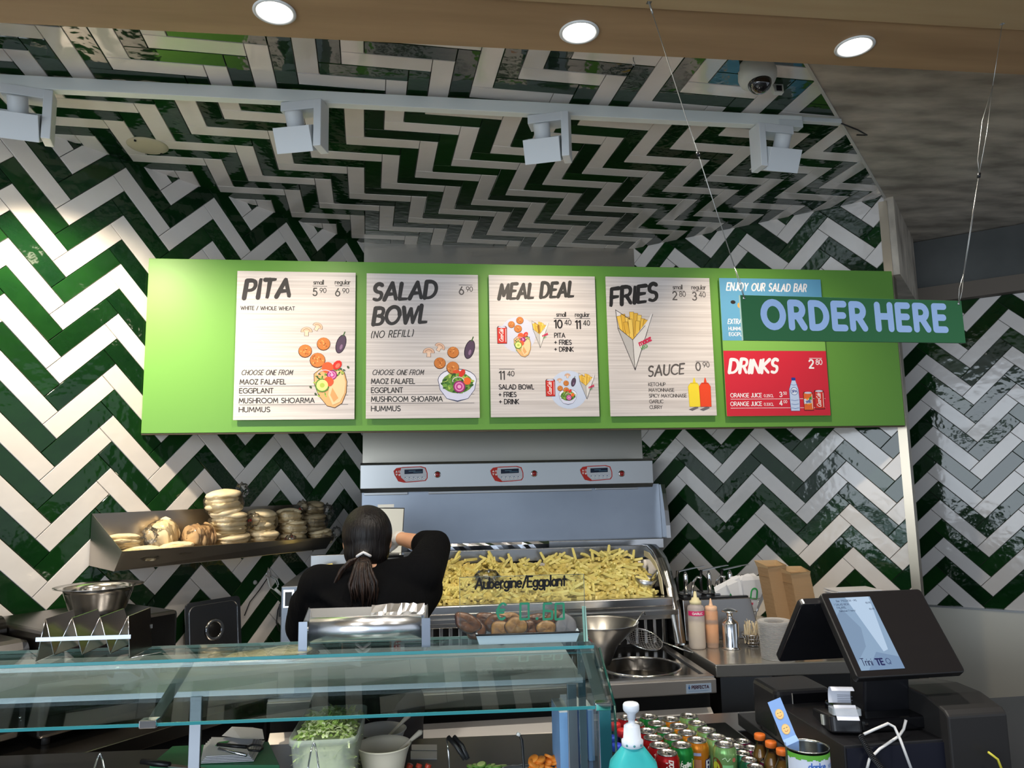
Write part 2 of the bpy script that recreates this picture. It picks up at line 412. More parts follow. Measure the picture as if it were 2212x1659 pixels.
# steel corner trim at the end of the right wall
l = MB(); A = wallz(RPO, RDIR, uR1, 0)
l.box((-.003, 0, -.10), (.012, CZ - .03, .012), frame(A, RDIR, UP)); l.box((-.028, 0, .0085), (.012, CZ - .03, .0115), frame(A, RDIR, UP))
tag(l.build('trim_5', mat('steel_brown', (.42, .36, .28), .3, 1.0)), kind='structure')
# floor
fl = plate('floor', [(-4, -3.2, 0), (6, -3.2, 0), (6, 6, 0), (-4, 6, 0)], (0, 0, 1), .1, mat('floor_tile', (.07, .065, .06), .35, noise=((4, 4, 4), (.3, .7), (.10, .095, .09)))); tag(fl, kind='structure')
# oak soffit with the downlights: a horizontal board and a second one in front of it
def zb(px, py, z): return aZ(px, py, z)
b0, b1 = aZ(-200, 39, 2.80), aZ(2500, 176, 2.80)
f0, f1 = aZ(-200, -82, 2.80), aZ(2500, 80, 2.80)
dirb = (b1 - b0).normalized(); b1 = b1 + dirb * 1.6; f1 = f1 + dirb * 1.6; b0 = b1 - dirb * 6.8; 
sf = plate('trim_6', [b0, b1, f1, f1 - dirb * 6.8], (0, 0, -1), .248, WOOD); tag(sf, kind='structure')
g0 = f1 - dirb * 6.8; ofs = Vector((0, -1.4, 0))
sf2 = plate('trim_7', [f1 + Vector((0, -.004, -.006)), f1 + ofs, g0 + ofs, g0 + Vector((0, -.004, -.006))], (0, 0, -1), .24, mat('oak_light', (.40, .27, .13), .5, noise=((1.2, 12, 12), (.3, .72), (.50, .36, .19)), bump=((4, 60, 60), .12, .002))); tag(sf2, kind='structure')
# ------------------------------------------------------------------ ceiling downlights in the soffit
LED = mat('downlight_lens', (1, 1, 1), .4, emis=(1, .97, .92), estr=9)
dl_label = ['round recessed white downlight in the wooden soffit, leftmost', 'round recessed white downlight in the middle of the wooden soffit', 'round recessed white downlight in the wooden soffit, nearest the concrete ceiling']
for i, (px, py) in enumerate(((593, 24), (1251, 68), (1846, 99))):
    c = aZ(px, py, 2.80)
    t = thing('downlight', c, dl_label[i], 'ceiling light', 'downlights in the wooden soffit')
    MB().lathe([(.041, -.001), (.0515, -.001), (.0525, -.004), (.047, -.006), (.040, -.0025), (.041, -.001)], 40, cap=False).build('rim', mat('rim_white', (.75, .75, .72), .3), t)
    MB().lathe([(.0, -.0022), (.0405, -.0022)], 40, cap=False).build('lens', LED, t)
    o = lamp('downlight_lamp', 'SPOT', (0, 0, -.012), 40, (1, .93, .82), spot_size=radians(125), spot_blend=.6, shadow_soft_size=.04); o.parent = t; o.rotation_euler = (0, 0, 0)
# ================================================================== PRINTING
def A_(cx, cy, rx, ry, a0, a1, n=8):
    return [(cx + rx * cos(radians(a0 + (a1 - a0) * i / n)), cy + ry * sin(radians(a0 + (a1 - a0) * i / n))) for i in range(n + 1)]
G = {}
def g(ch, w, *st): G[ch] = (w, [list(s) for s in st])
g('A', .78, [(0, 0), (.39, 1), (.78, 0)], [(.14, .33), (.64, .33)])
g('B', .62, [(0, 0), (0, 1), (.32, 1)] + A_(.32, .76, .26, .24, 90, -90) + [(0, .52)], [(.32, .52)] + A_(.34, .26, .28, .26, 90, -90) + [(0, 0)])
g('C', .74, A_(.46, .5, .46, .5, 50, 310, 14))
g('D', .72, [(0, 0), (0, 1), (.25, 1)] + A_(.25, .5, .47, .5, 90, -90, 12) + [(0, 0)])
g('E', .5, [(.5, 1), (0, 1), (0, 0), (.5, 0)], [(0, .52), (.44, .52)])
g('F', .48, [(.48, 1), (0, 1), (0, 0)], [(0, .5), (.42, .5)])
g('G', .84, A_(.48, .5, .48, .5, 48, 360, 16) + [(.56, .48)])
g('H', .64, [(0, 0), (0, 1)], [(.64, 0), (.64, 1)], [(0, .52), (.64, .52)])
g('I', .04, [(.02, 0), (.02, 1)])
g('J', .4, [(.4, 1), (.4, .26)] + A_(.2, .24, .2, .24, 0, -160))
g('K', .62, [(0, 0), (0, 1)], [(.58, 1), (.04, .5), (.62, 0)])
g('L', .46, [(0, 1), (0, 0), (.46, 0)])
g('M', .84, [(0, 0), (.1, 1), (.42, .22), (.74, 1), (.84, 0)])
g('N', .68, [(0, 0), (0, 1), (.68, 0), (.68, 1)])
g('O', .92, A_(.46, .5, .46, .5, 0, 360, 20))
g('P', .56, [(0, 0), (0, 1), (.28, 1)] + A_(.28, .72, .28, .28, 90, -90) + [(0, .44)])
g('Q', .92, A_(.46, .5, .46, .5, 0, 360, 20), [(.56, .26), (.86, -.04)])
g('R', .6, [(0, 0), (0, 1), (.28, 1)] + A_(.28, .73, .28, .27, 90, -90) + [(0, .46)], [(.3, .46), (.6, 0)])
g('S', .54, A_(.28, .75, .25, .25, 40, 270, 9) + A_(.27, .25, .27, .25, 90, -140, 9))
g('T', .6, [(0, 1), (.6, 1)], [(.3, 1), (.3, 0)])
g('U', .62, [(0, 1), (0, .32)] + A_(.31, .32, .31, .32, 180, 360, 10) + [(.62, 1)])
g('V', .7, [(0, 1), (.35, 0), (.7, 1)])
g('W', 1.04, [(0, 1), (.27, 0), (.52, .9), (.77, 0), (1.04, 1)])
g('X', .66, [(0, 0), (.66, 1)], [(0, 1), (.66, 0)])
g('Y', .64, [(0, 1), (.32, .48), (.64, 1)], [(.32, .48), (.32, 0)])
g('Z', .58, [(0, 1), (.58, 1), (0, 0), (.58, 0)])
g('0', .58, A_(.29, .5, .29, .5, 0, 360, 18))
g('1', .26, [(0, .84), (.2, 1), (.2, 0)])
g('2', .54, A_(.27, .72, .26, .28, 160, -30, 9) + [(0, 0), (.54, 0)])
g('3', .54, A_(.26, .75, .24, .25, 150, -80, 9) + [(.26, .52)] + A_(.26, .26, .28, .26, 85, -150, 9))
g('4', .6, [(.44, 0), (.44, 1), (0, .26), (.6, .26)])
g('5', .54, [(.48, 1), (.12, 1), (.06, .56)] + A_(.25, .32, .28, .32, 110, -150, 11))
g('6', .58, A_(.29, .31, .29, .31, 0, 360, 14), [(.02, .4), (.36, 1)])
g('7', .54, [(0, 1), (.54, 1), (.16, 0)])
g('8', .54, A_(.27, .76, .22, .24, 0, 360, 12), A_(.27, .27, .27, .27, 0, 360, 14))
g('9', .58, A_(.29, .69, .29, .31, 0, 360, 14), [(.56, .6), (.22, 0)])
g('a', .5, A_(.24, .3, .24, .3, 0, 360, 14), [(.49, .6), (.49, 0)])
g('b', .5, A_(.26, .3, .24, .3, 0, 360, 14), [(0, 1), (0, 0)])
g('c', .44, A_(.26, .3, .26, .3, 50, 310, 10))
g('d', .5, A_(.24, .3, .24, .3, 0, 360, 14), [(.49, 1), (.49, 0)])
g('e', .5, [(.02, .32), (.5, .32)] + A_(.25, .3, .25, .3, 5, 310, 12))
g('f', .32, A_(.32, .82, .18, .18, 90, 180, 4) + [(.14, 0)], [(0, .58), (.3, .58)])
g('g', .5, A_(.24, .3, .24, .3, 0, 360, 14), [(.49, .6), (.49, -.1)] + A_(.26, -.1, .23, .2, 0, -150, 6))
g('h', .46, [(0, 0), (0, 1)], [(0, .36)] + A_(.23, .36, .23, .24, 180, 0, 8) + [(.46, 0)])
g('i', .04, [(.02, 0), (.02, .6)], [(.02, .84), (.02, .86)])
g('k', .44, [(0, 0), (0, 1)], [(.4, .6), (.02, .28), (.44, 0)])
g('l', .04, [(.02, 0), (.02, 1)])
g('m', .76, [(0, 0), (0, .6)], [(0, .4)] + A_(.19, .4, .19, .2, 180, 0, 6) + [(.38, 0)], [(.38, .4)] + A_(.57, .4, .19, .2, 180, 0, 6) + [(.76, 0)])
g('n', .46, [(0, 0), (0, .6)], [(0, .36)] + A_(.23, .36, .23, .24, 180, 0, 8) + [(.46, 0)])
g('o', .52, A_(.26, .3, .26, .3, 0, 360, 16))
g('p', .5, A_(.26, .3, .24, .3, 0, 360, 14), [(0, .6), (0, -.34)])
g('r', .28, [(0, 0), (0, .6)], [(0, .36)] + A_(.22, .36, .2, .24, 170, 70, 5))
g('s', .36, A_(.19, .45, .16, .15, 40, 270, 7) + A_(.18, .15, .18, .15, 90, -140, 7))
g('t', .32, [(.15, .9), (.15, 0)], [(0, .6), (.32, .6)])
g('u', .46, [(0, .6), (0, .24)] + A_(.23, .24, .23, .24, 180, 360, 8) + [(.46, .6)], [(.46, .3), (.46, 0)])
g('y', .48, [(0, .6), (.25, 0)], [(.48, .6), (.12, -.32)])
g('z', .42, [(0, .6), (.42, .6), (0, 0), (.42, 0)])
g(' ', .30); g('/', .4, [(0, -.08), (.4, 1.05)]); g('+', .5, [(.25, .22), (.25, .72)], [(0, .47), (.5, .47)])
g('(', .2, A_(.3, .5, .28, .62, 125, 235, 6)); g(')', .2, A_(-.1, .5, .28, .62, 55, -55, 6))
g('.', .1, [(.04, 0), (.05, 0)]); g('-', .34, [(0, .45), (.34, .45)]); g(',', .1, [(.06, .02), (0, -.14)]); g(':', .1, [(.05, .05), (.05, .06)], [(.05, .5), (.05, .51)])
g('€', .62, A_(.42, .5, .36, .5, 55, 305, 12), [(0, .6), (.56, .6)], [(0, .42), (.5, .42)])
def lin(c):
    """8-bit sRGB -> linear"""
    return tuple(((x / 255) / 12.92 if x / 255 < .04045 else ((x / 255 + .055) / 1.055) ** 2.4) for x in c)
class Draw:
    """flat print on a surface: x right, y up (metres); each layer a hair proud of the last"""
    def __init__(s): s.v = []; s.f = []; s.c = []; s.z = 0.0004
    def layer(s, d=.00030): s.z += d
    def poly(s, pts, col):
        b = len(s.v); zz = s.z + (len(s.f) % 40) * 2.5e-6; s.v += [(x, y, zz) for x, y in pts]; s.f.append(tuple(range(b, b + len(pts)))); s.c.append(col)
    def disc(s, x, y, r, col, n=10, ry=None, rot=0):
        ry = r if ry is None else ry; s.poly([(x + r * cos(2 * pi * i / n) * cos(rot) - ry * sin(2 * pi * i / n) * sin(rot), y + r * cos(2 * pi * i / n) * sin(rot) + ry * sin(2 * pi * i / n) * cos(rot)) for i in range(n)], col)
    def line(s, pts, w, col, cap=8, round_=True):
        ws = w if isinstance(w, list) else [w] * len(pts)
        for i in range(len(pts) - 1):
            (x0, y0), (x1, y1) = pts[i], pts[i + 1]; L = hypot(x1 - x0, y1 - y0)
            if L < 1e-9: continue
            nx, ny = -(y1 - y0) / L / 2, (x1 - x0) / L / 2; a, b = ws[i], ws[i + 1]
            s.poly([(x0 - nx * a, y0 - ny * a), (x1 - nx * b, y1 - ny * b), (x1 + nx * b, y1 + ny * b), (x0 + nx * a, y0 + ny * a)], col)
        if round_:
            for (x, y), w_ in zip(pts, ws): s.disc(x, y, w_ / 2, col, cap)
    def rect(s, x0, y0, x1, y1, col): s.poly([(x0, y0), (x1, y0), (x1, y1), (x0, y1)], col)
    def width(s, t, h, gap=.16, xs=1): return sum(G.get(c, G[' '])[0] * xs + gap for c in t) * h - gap * h
    def text(s, t, x, y, h, col, th=.13, gap=.16, slant=0, rot=0, xs=1, cap=8, center=False, right=False, round_=True, jig=0):
        w = s.width(t, h, gap, xs)
        if center: x -= w / 2
        if right: x -= w
        cx = x; cr, sr = cos(rot), sin(rot); rnd = random.Random(len(t))
        for c in t:
            gw, st = G.get(c, G[' ']); jy = (rnd.random() - .5) * jig * h
            for pl in st:
                q = [((cx - x) + px * h * xs + slant * py * h, py * h + jy) for px, py in pl]
                q = [(x + a * cr - b * sr, y + a * sr + b * cr) for a, b in q]
                s.line(q, th * h, col, cap, round_)
            cx += (gw * xs + gap) * h
        return w
    def brush(s, t, x, y, h, col, th=.25, rot=.06, slant=.2, gap=.2, back=None, xs=.9):
        """dry-brush capitals: fat slanted strokes with bristle streaks"""
        cx = 0; cr, sr = cos(rot), sin(rot); rnd = random.Random(t)
        for c in t:
            gw, st = G.get(c, G[' '])
            for pl in st:
                q = [(cx + px * h * xs + slant * py * h, py * h * (1 + .04 * sin(cx * 40))) for px, py in pl]
                q = [(x + a * cr - b * sr, y + a * sr + b * cr) for a, b in q]
                n = len(q); s.line(q, [th * h * (1.05 - .35 * i / max(1, n - 1)) for i in range(n)], col, 7)
                for k in (-1, 1):
                    o = th * h * (.44 + .12 * rnd.random()) * k
                    s.line([(a + o * .7, b + o * .45 + .012 * h) for a, b in q], th * h * .13, col, 5)
                if back is not None:
                    s.layer(.00008); o = th * h * .18
                    m_ = max(2, int(n * .6)); s.line([(a + o, b + o * .3) for a, b in q[:m_]], th * h * .035, back, 4); s.z -= .00008
            cx += (gw * xs + gap) * h
    def build(s, name, M, parent=None):
        me = bpy.data.meshes.new(name); me.from_pydata(s.v, [], s.f)
        at = me.color_attributes.new('Col', 'FLOAT_COLOR', 'CORNER'); k = 0; arr = []
        for f, c in zip(s.f, s.c): arr += [*c, 1.0] * len(f)
        at.data.foreach_set('color', arr)
        o = link(name, me, MATS['print'], parent)
        if parent is not None: o.matrix_parent_inverse.identity()
        o.matrix_local = M
        return o
INK = lin((62, 60, 60)); WHT = lin((235, 235, 235)); GREY = lin((90, 85, 84))
# ------- little food pictures (flat print)
def p_falafel(d, x, y, r, c=(205, 125, 62)):
    d.disc(x, y - r * .06, r * 1.08, lin((90, 55, 35)), 16); d.layer(); d.disc(x, y, r, lin(c), 16); d.layer()
    rn = random.Random(int(x * 1e4))
    for i in range(12):
        a = rn.random() * 6.3; q = rn.random() * r * .75; d.disc(x + q * cos(a), y + q * sin(a), r * .11, lin((235, 170, 100) if i % 2 else (160, 85, 40)), 6)
    d.z -= .0006
def p_mush(d, x, y, r, rot=0):
    cr, sr = cos(rot), sin(rot); T = lambda pts: [(x + a * cr - b * sr, y + a * sr + b * cr) for a, b in pts]
    cap_ = A_(0, 0, r, r * .8, -10, 190, 12); d.poly(T([(a * 1.07, b * 1.07 - r * .02) for a, b in cap_]), lin((70, 50, 45)))
    st = [(-r * .3, r * .1), (-r * .34, -r * .85), (r * .34, -r * .85), (r * .3, r * .1)]
    d.poly(T([(a * 1.2, b * 1.06) for a, b in st]), lin((70, 50, 45))); d.layer()
    d.poly(T(cap_), lin((226, 186, 160))); d.poly(T(st), lin((236, 204, 180))); d.layer()
    d.line(T(A_(0, .05 * r, r * .6, r * .42, 0, 180, 6)), r * .08, lin((150, 105, 85)), 4); d.z -= .0006
def p_egg(d, x, y, r):
    rot = -.28; d.disc(x, y, r * .5, lin((30, 25, 32)), 18, r * 1.0, rot); d.layer(); d.disc(x, y, r * .43, lin((84, 66, 88)), 18, r * .93, rot)
    d.layer(); d.disc(x + r * .02, y - r * .3, r * .14, lin((140, 110, 140)), 8, r * .3, rot); d.line([(x + r * .22, y + r * .85), (x + r * .38, y + r * 1.25)], r * .12, lin((70, 100, 60)), 5); d.z -= .0006
def p_leaves(d, x, y, w, h, n, seed, cols=((74, 122, 52), (120, 165, 70), (50, 92, 44), (170, 195, 90))):
    rn = random.Random(seed)
    for i in range(n):
        a, b = rn.random() * 2 - 1, rn.random() * 2 - 1
        if a * a + b * b > 1: continue
        d.z += .000012; d.disc(x + a * w, y + b * h, w * .17, lin(cols[i % len(cols)]), 6, w * .09, rn.random() * 3)
def p_onion(d, x, y, r):
    d.disc(x, y, r, lin((150, 40, 110)), 16); d.layer(.00005); d.disc(x, y, r * .78, lin((225, 140, 190)), 14); d.layer(.00005); d.disc(x, y, r * .55, lin((190, 60, 140)), 12); d.layer(.00005); d.disc(x, y, r * .32, lin((235, 170, 205)), 10); d.layer(.00005)
def p_pita(d, x, y, s, salad=True):
    z0 = d.z; sh = [(-.62, .36), (-.60, -.05), (-.42, -.52), (-.1, -.92), (.2, -1.0), (.48, -.82), (.64, -.4), (.66, .05), (.56, .42), (.40, .55), (.1, .5), (-.3, .62)]
    d.poly([(x + a * s * 1.04, y + b * s * 1.03) for a, b in sh], lin((72, 45, 30))); d.layer(); d.poly([(x + a * s, y + b * s) for a, b in sh], lin((224, 176, 120))); d.layer()
    p_leaves(d, x - s * .28, y - s * .1, s * .36, s * .5, 46, 3); d.layer()
    d.poly([(x + a * s, y + b * s) for a, b in ((.0, .1), (.3, .5), (.52, .4), (.62, .0), (.58, -.42), (.4, -.78), (.12, -.9), (-.06, -.5))], lin((240, 205, 160))); d.layer()
    d.poly([(x + a * s, y + b * s) for a, b in ((.1, -.2), (.34, -.62), (.16, -.78), (.02, -.5))], lin((222, 165, 108))); d.layer()
    p_leaves(d, x + s * .25, y + s * .46, s * .34, s * .16, 24, 5)
    d.disc(x + s * .28, y + s * .72, s * .16, lin((215, 50, 40)), 10, s * .22, -.7); d.layer(.00005); d.disc(x + s * .30, y + s * .7, s * .08, lin((240, 120, 100)), 8, s * .12, -.7)
    d.disc(x - s * .1, y + s * .62, s * .23, lin((235, 96, 52)), 14); d.layer(.00005); p_onion(d, x + s * .08, y + s * .32, s * .2)
    d.disc(x - .05 * s, y + .05 * s, s * .2, lin((232, 92, 56)), 12); d.layer(.00005)
    d.line(A_(x - s * .2, y + s * .3, s * .3, s * .22, 20, 170, 7), s * .03, lin((230, 200, 220)), 4)
    d.disc(x - s * .3, y - s * .1, s * .28, lin((96, 140, 60)), 16); d.layer(.00005); d.disc(x - s * .3, y - s * .1, s * .23, lin((218, 226, 140)), 16); d.layer(.00005); d.disc(x - s * .3, y - s * .1, s * .1, lin((180, 200, 90)), 8)
    d.z = z0
def p_bowl(d, x, y, s):
    z0 = d.z
    d.poly([(x + a * s * 1.03, y + b * s * 1.03) for a, b in [(-1, .3), (-.9, -.25), (-.55, -.72), (0, -.88), (.55, -.72), (.9, -.25), (1, .3)]], lin((60, 66, 96))); d.disc(x, y + .25 * s, s * 1.03, lin((60, 66, 96)), 24, s * .62); d.layer()
    d.poly([(x + a * s, y + b * s) for a, b in [(-1, .3), (-.9, -.25), (-.55, -.72), (0, -.84), (.55, -.72), (.9, -.25), (1, .3)]], lin((214, 216, 238))); d.disc(x, y + .25 * s, s, lin((232, 232, 246)), 24, s * .58); d.layer()
    d.disc(x, y + .1 * s, s * .82, lin((108, 146, 62)), 20, s * .55); d.layer(); p_leaves(d, x, y + .12 * s, s * .8, s * .52, 90, 9); d.layer()
    d.disc(x + s * .25, y + s * .62, s * .14, lin((218, 60, 45)), 10, s * .24, -.6); d.disc(x - s * .05, y + s * .7, s * .2, lin((222, 84, 50)), 10, s * .1); d.disc(x + s * .52, y + s * .2, s * .2, lin((236, 110, 50)), 12); d.layer(); p_onion(d, x + s * .1, y - s * .1, s * .32)
    d.line(A_(x + s * .05, y + s * .22, s * .3, s * .2, 0, 200, 8), s * .035, lin((240, 220, 232)), 4); d.z = z0
def p_fries(d, x, y, s):
    """cone of fries, s = height"""
    z0 = d.z; P_ = lambda pts: [(x + a * s, y + b * s) for a, b in pts]
    d.poly(P_([(-.29, 1.0), (-.02, .83), (.0, 0), (-.275, .86)]), lin((225, 220, 220))); d.layer()
    fr = [(-.24, .62, .9), (-.17, .55, .93), (-.10, .5, .88), (-.02, .48, .97), (.05, .5, .95), (.11, .5, .92), (.17, .53, .86), (.22, .58, .84), (-.05, .55, .85), (.08, .6, .82), (-.13, .6, .80)]
    for i, (a, b0, b1) in enumerate(fr):
        d.z += .00003; d.line(P_([(a * .75, b0), (a * 1.0, b1)]), s * .078, lin((150, 105, 40)), 4, False); d.z += .00003; d.line(P_([(a * .75, b0), (a * 1.0, b1 - .006)]), s * .064, lin(((240, 196, 84), (228, 180, 70), (246, 208, 104))[i % 3]), 4, False)
    d.layer(); d.poly(P_([(-.27, .70), (-.02, .5), (.0, 0)]), lin((190, 186, 184))); d.poly(P_([(-.02, .5), (.33, .93), (.0, 0)]), lin((222, 218, 216))); d.poly(P_([(.20, .74), (.32, .95), (.335, .9), (.26, .66)]), lin((232, 228, 228))); d.layer()
    for q in ([(-.29, 1.0), (-.05, .84)], [(-.29, 1.0), (-.26, .68), (0, 0), (.335, .93)], [(-.26, .70), (-.02, .5), (.20, .74)], [(-.02, .5), (0, 0)]): d.line(P_(q), s * .008, lin((50, 40, 40)), 4)
    d.text('maoz', x + .10 * s, y + .40 * s, s * .085, lin((205, 40, 80)), .26, .12, .1, .45); d.text('VEG', x + .12 * s, y + .33 * s, s * .05, lin((90, 160, 80)), .2, .14, .1, .45); d.z = z0
def p_can(d, x, y, h, red=(204, 52, 44), word='Coca-Cola', wc=(245, 240, 238)):
    w = h * .52; z0 = d.z
    d.poly([(x - w * .54, y - h * .51), (x + w * .54, y - h * .51), (x + w * .56, y + h * .42), (x + w * .44, y + h * .52), (x - w * .44, y + h * .52), (x - w * .56, y + h * .42)], lin((80, 30, 35))); d.layer()
    d.poly([(x - w * .5, y - h * .48), (x + w * .5, y - h * .48), (x + w * .5, y + h * .4), (x + w * .4, y + h * .46), (x - w * .4, y + h * .46), (x - w * .5, y + h * .4)], lin(red)); d.layer(); d.disc(x, y + h * .46, w * .42, lin((200, 205, 225)), 14, h * .055); d.layer()
    if word == 'Coca-Cola': d.text(word, x + w * .12, y - h * .40, h * .22, lin(wc), .13, .04, .3, pi / 2, .68)
    else:
        d.disc(x, y - h * .02, w * .38, lin((240, 150, 40)), 10, h * .2); d.layer(.00005); d.poly([(x, y + h * .02), (x + w * .44, y + h * .1), (x + w * .4, y + h * .28), (x + w * .12, y + h * .2)], lin((70, 140, 60)))
        d.text(word, x - w * .42, y - h * .12, h * .2, lin((235, 240, 250)), .42, .1, .1, .12, .62); d.layer(.00005); d.text(word, x - w * .42, y - h * .12, h * .2, lin((40, 60, 140)), .18, .1, .1, .12, .62)
    d.line([(x + w * .4, y - h * .4), (x + w * .42, y + h * .36)], w * .05, lin(wc), 4); d.z = z0
# ================================================================== THE MENU BOARD
BY = 3.33
def bp(px, py, y=BY): v = aY(px, py, y); return (v.x, v.z)
(bx0, bz1), (bx1, bz0) = bp(305, 556), bp(1942, 925)
bx0, bx1, bz0, bz1 = -.352 * BY, .7010 * BY, EYE + .0703 * BY, EYE + .301 * BY
board = thing('menu_board', (0, 0, 0), 'long light green menu backing board hung in front of the tiled corner', 'menu board')
b = MB(); b.box((bx0, BY, bz0), (bx1, BY + .03, bz1)); b.build('panel', mat('board_green', lin((102, 154, 66)), .42, spec=.35), board, bevel=.0015)
b = MB(); b.box((bx0, BY + .004, bz0 - .006), (bx1, BY + .03, bz0 - .0002)); b.build('bottom_edge', mat('board_edge', (.10, .07, .04), .6), board)
CARDM = mat('card_woodprint', lin((198, 190, 188)), .42, spec=.35, noise=((1.5, 3, 110), (.36, .66), lin((224, 217, 215))))
CARDE = mat('card_edge', lin((110, 100, 96)), .5)
def card(tl, tr, br, bl, label, m=CARDM, y=BY - .022):
    """a printed aluminium panel held off the board by spacers; returns (thing, w, h)"""
    a, b_, c, d_ = bp(*tl, y), bp(*tr, y), bp(*br, y), bp(*bl, y)
    x0, x1 = (a[0] + d_[0]) / 2, (b_[0] + c[0]) / 2; z0, z1 = (c[1] + d_[1]) / 2, (a[1] + b_[1]) / 2
    t = thing('menu_sign', (x0, y, z0), label, 'menu sign', 'menu panels on the green board')
    w, h = x1 - x0, z1 - z0
    MB().box((0, 0, 0), (w, .006, h)).build('plate', m, t, bevel=.0008)
    for sx in (.12, .88):
        for sz in (.1, .9): MB().lathe([(.008, .0), (.008, .0150)], 10, Mz((w * sx, .0215, h * sz), rx=pi / 2)).build('spacer', STEELD, t)
    return t, w, h
MC = Matrix(((1, 0, 0, 0), (0, 0, -1, 0), (0, 1, 0, 0), (0, 0, 0, 1)))   # card plane: x right, y up, normal -Y
def K(w, h, box):
    """pixel -> card coordinates for a card seen in the photograph between the corners (tl,tr,br,bl)"""
    tl, tr, br, bl = box
    def f(px, py):
        # inverse bilinear, two Newton steps
        u = (px - tl[0]) / (tr[0] - tl[0]); v = (py - tl[1]) / (bl[1] - tl[1])
        for _ in range(4):
            x = (1 - v) * ((1 - u) * tl[0] + u * tr[0]) + v * ((1 - u) * bl[0] + u * br[0]); y = (1 - v) * ((1 - u) * tl[1] + u * tr[1]) + v * ((1 - u) * bl[1] + u * br[1])
            u += (px - x) / (tr[0] - tl[0]); v += (py - y) / (bl[1] - tl[1])
        return (u * w, (1 - v) * h)
    return f
# per-card px scale: 1 px ~ w/width
def price(d, f, px, py, big, small, s, col, th=.16):
    x, y = f(px, py); w = d.text(big, x, y, 17 * s, col, th, .16, xs=.95); d.text(small, x + w + 6 * s, y + 7 * s, 10.5 * s, col, .15, .16)
# --- PITA
bx = ((513, 584), (768, 590), (766, 906), (503, 907))
t, w, h = card(*bx, 'white wood-grain menu panel headed PITA, first from the left'); f = K(w, h, bx); s = w / 259
d = Draw(); x, y = f(527, 645); d.brush('PITA', x, y, 40 * s, INK, back=None, gap=.22)
for txt, px, py, hh in (('WHITE / WHOLE WHEAT', 520, 670, 8.0), ('MAOZ FALAFEL', 518, 831, 10.5), ('EGGPLANT', 517, 850, 10.5), ('MUSHROOM SHOARMA', 516, 871, 10.5), ('HUMMUS', 516, 890, 10.5)):
    x, y = f(px, py); tgt = {'WHITE / WHOLE WHEAT': 116, 'MAOZ FALAFEL': 97, 'EGGPLANT': 71, 'MUSHROOM SHOARMA': 160, 'HUMMUS': 65}[txt] * s
    w0 = d.width(txt, hh * s, .2); d.text(txt, x, y, hh * s, INK, .185, .2 * tgt / w0, xs=tgt / w0)
x, y = f(521, 811); d.text('CHOOSE ONE FROM', x, y, 10.5 * s, INK, .15, .19, .25, xs=.78)
for yy in (835, 855, 875): x, y = f(516, yy); x2, _ = f(752, yy); d.line([(x, y), (x2, y)], .9 * s, GREY, 4, False)
for txt, px in (('small', 676), ('regular', 723)): x, y = f(px, 615); d.text(txt, x, y, 10 * s, INK, .17, .13); 
for px in (674, 723): x, y = f(px, 619); d.line([(x, y), (x + 32 * s, y)], 1.1 * s, INK, 4, False)
price(d, f, 675, 640, '5', '90', s, INK); price(d, f, 724, 641, '6', '90', s, INK)
p_mush(d, *f(661, 718), 12 * s); p_mush(d, *f(685, 708), 11 * s, -.5); p_falafel(d, *f(698, 745), 14 * s); p_falafel(d, *f(658, 760), 14 * s); p_falafel(d, *f(685, 780), 16 * s)
p_egg(d, *f(736, 746), 22 * s); p_pita(d, *f(712, 829), 55 * s)
for px, py in ((670, 838), (752, 796), (681, 853)): d.disc(*f(px, py), 2.6 * s, lin((70, 85, 60)), 6, 4 * s, .6)
d.build('printed_menu', MC, t)
# --- SALAD BOWL
bx = ((792, 590), (1033, 594), (1036, 903), (790, 904))
t, w, h = card(*bx, 'white wood-grain menu panel headed SALAD BOWL, second from the left'); f = K(w, h, bx); s = w / 243
d = Draw(); x, y = f(805, 650); d.brush('SALAD', x, y, 36 * s, INK, back=None, gap=.2); x, y = f(806, 703); d.brush('BOWL', x, y, 36 * s, INK, back=None, gap=.18, xs=.86)
x, y = f(801, 732); d.text('(NO REFILL)', x, y, 14.5 * s, INK, .14, .24, .25, .05, xs=.78)
x, y = f(804, 811); d.text('CHOOSE ONE FROM', x, y, 10.5 * s, INK, .15, .19, .25, xs=.78)
for txt, px, py, tw in (('MAOZ FALAFEL', 802, 830, 92), ('EGGPLANT', 802, 849, 66), ('MUSHROOM SHOARMA', 802, 868, 151), ('HUMMUS', 802, 888, 61)):
    x, y = f(px, py); w0 = d.width(txt, 10.5 * s, .2); k = tw * s / w0; d.text(txt, x, y, 10.5 * s, INK, .185, .2 * k, xs=k)
for yy in (834, 853, 872): x, y = f(802, yy); x2, _ = f(1024, yy); d.line([(x, y), (x2, y)], .9 * s, GREY, 4, False)
x, y = f(991, 616); d.line([(x, y), (x + 30 * s, y)], 1 * s, INK, 4, False); price(d, f, 992, 637, '6', '90', s, GREY)
p_mush(d, *f(925, 763), 12 * s); p_mush(d, *f(949, 752), 11 * s, -.5); p_falafel(d, *f(978, 763), 12 * s); p_falafel(d, *f(949, 786), 12 * s); 
p_egg(d, *f(1014, 757), 22 * s); p_bowl(d, *f(987, 833), 41 * s); d.layer(.0012); p_falafel(d, *f(977, 796), 13 * s)
d.build('printed_menu', MC, t)
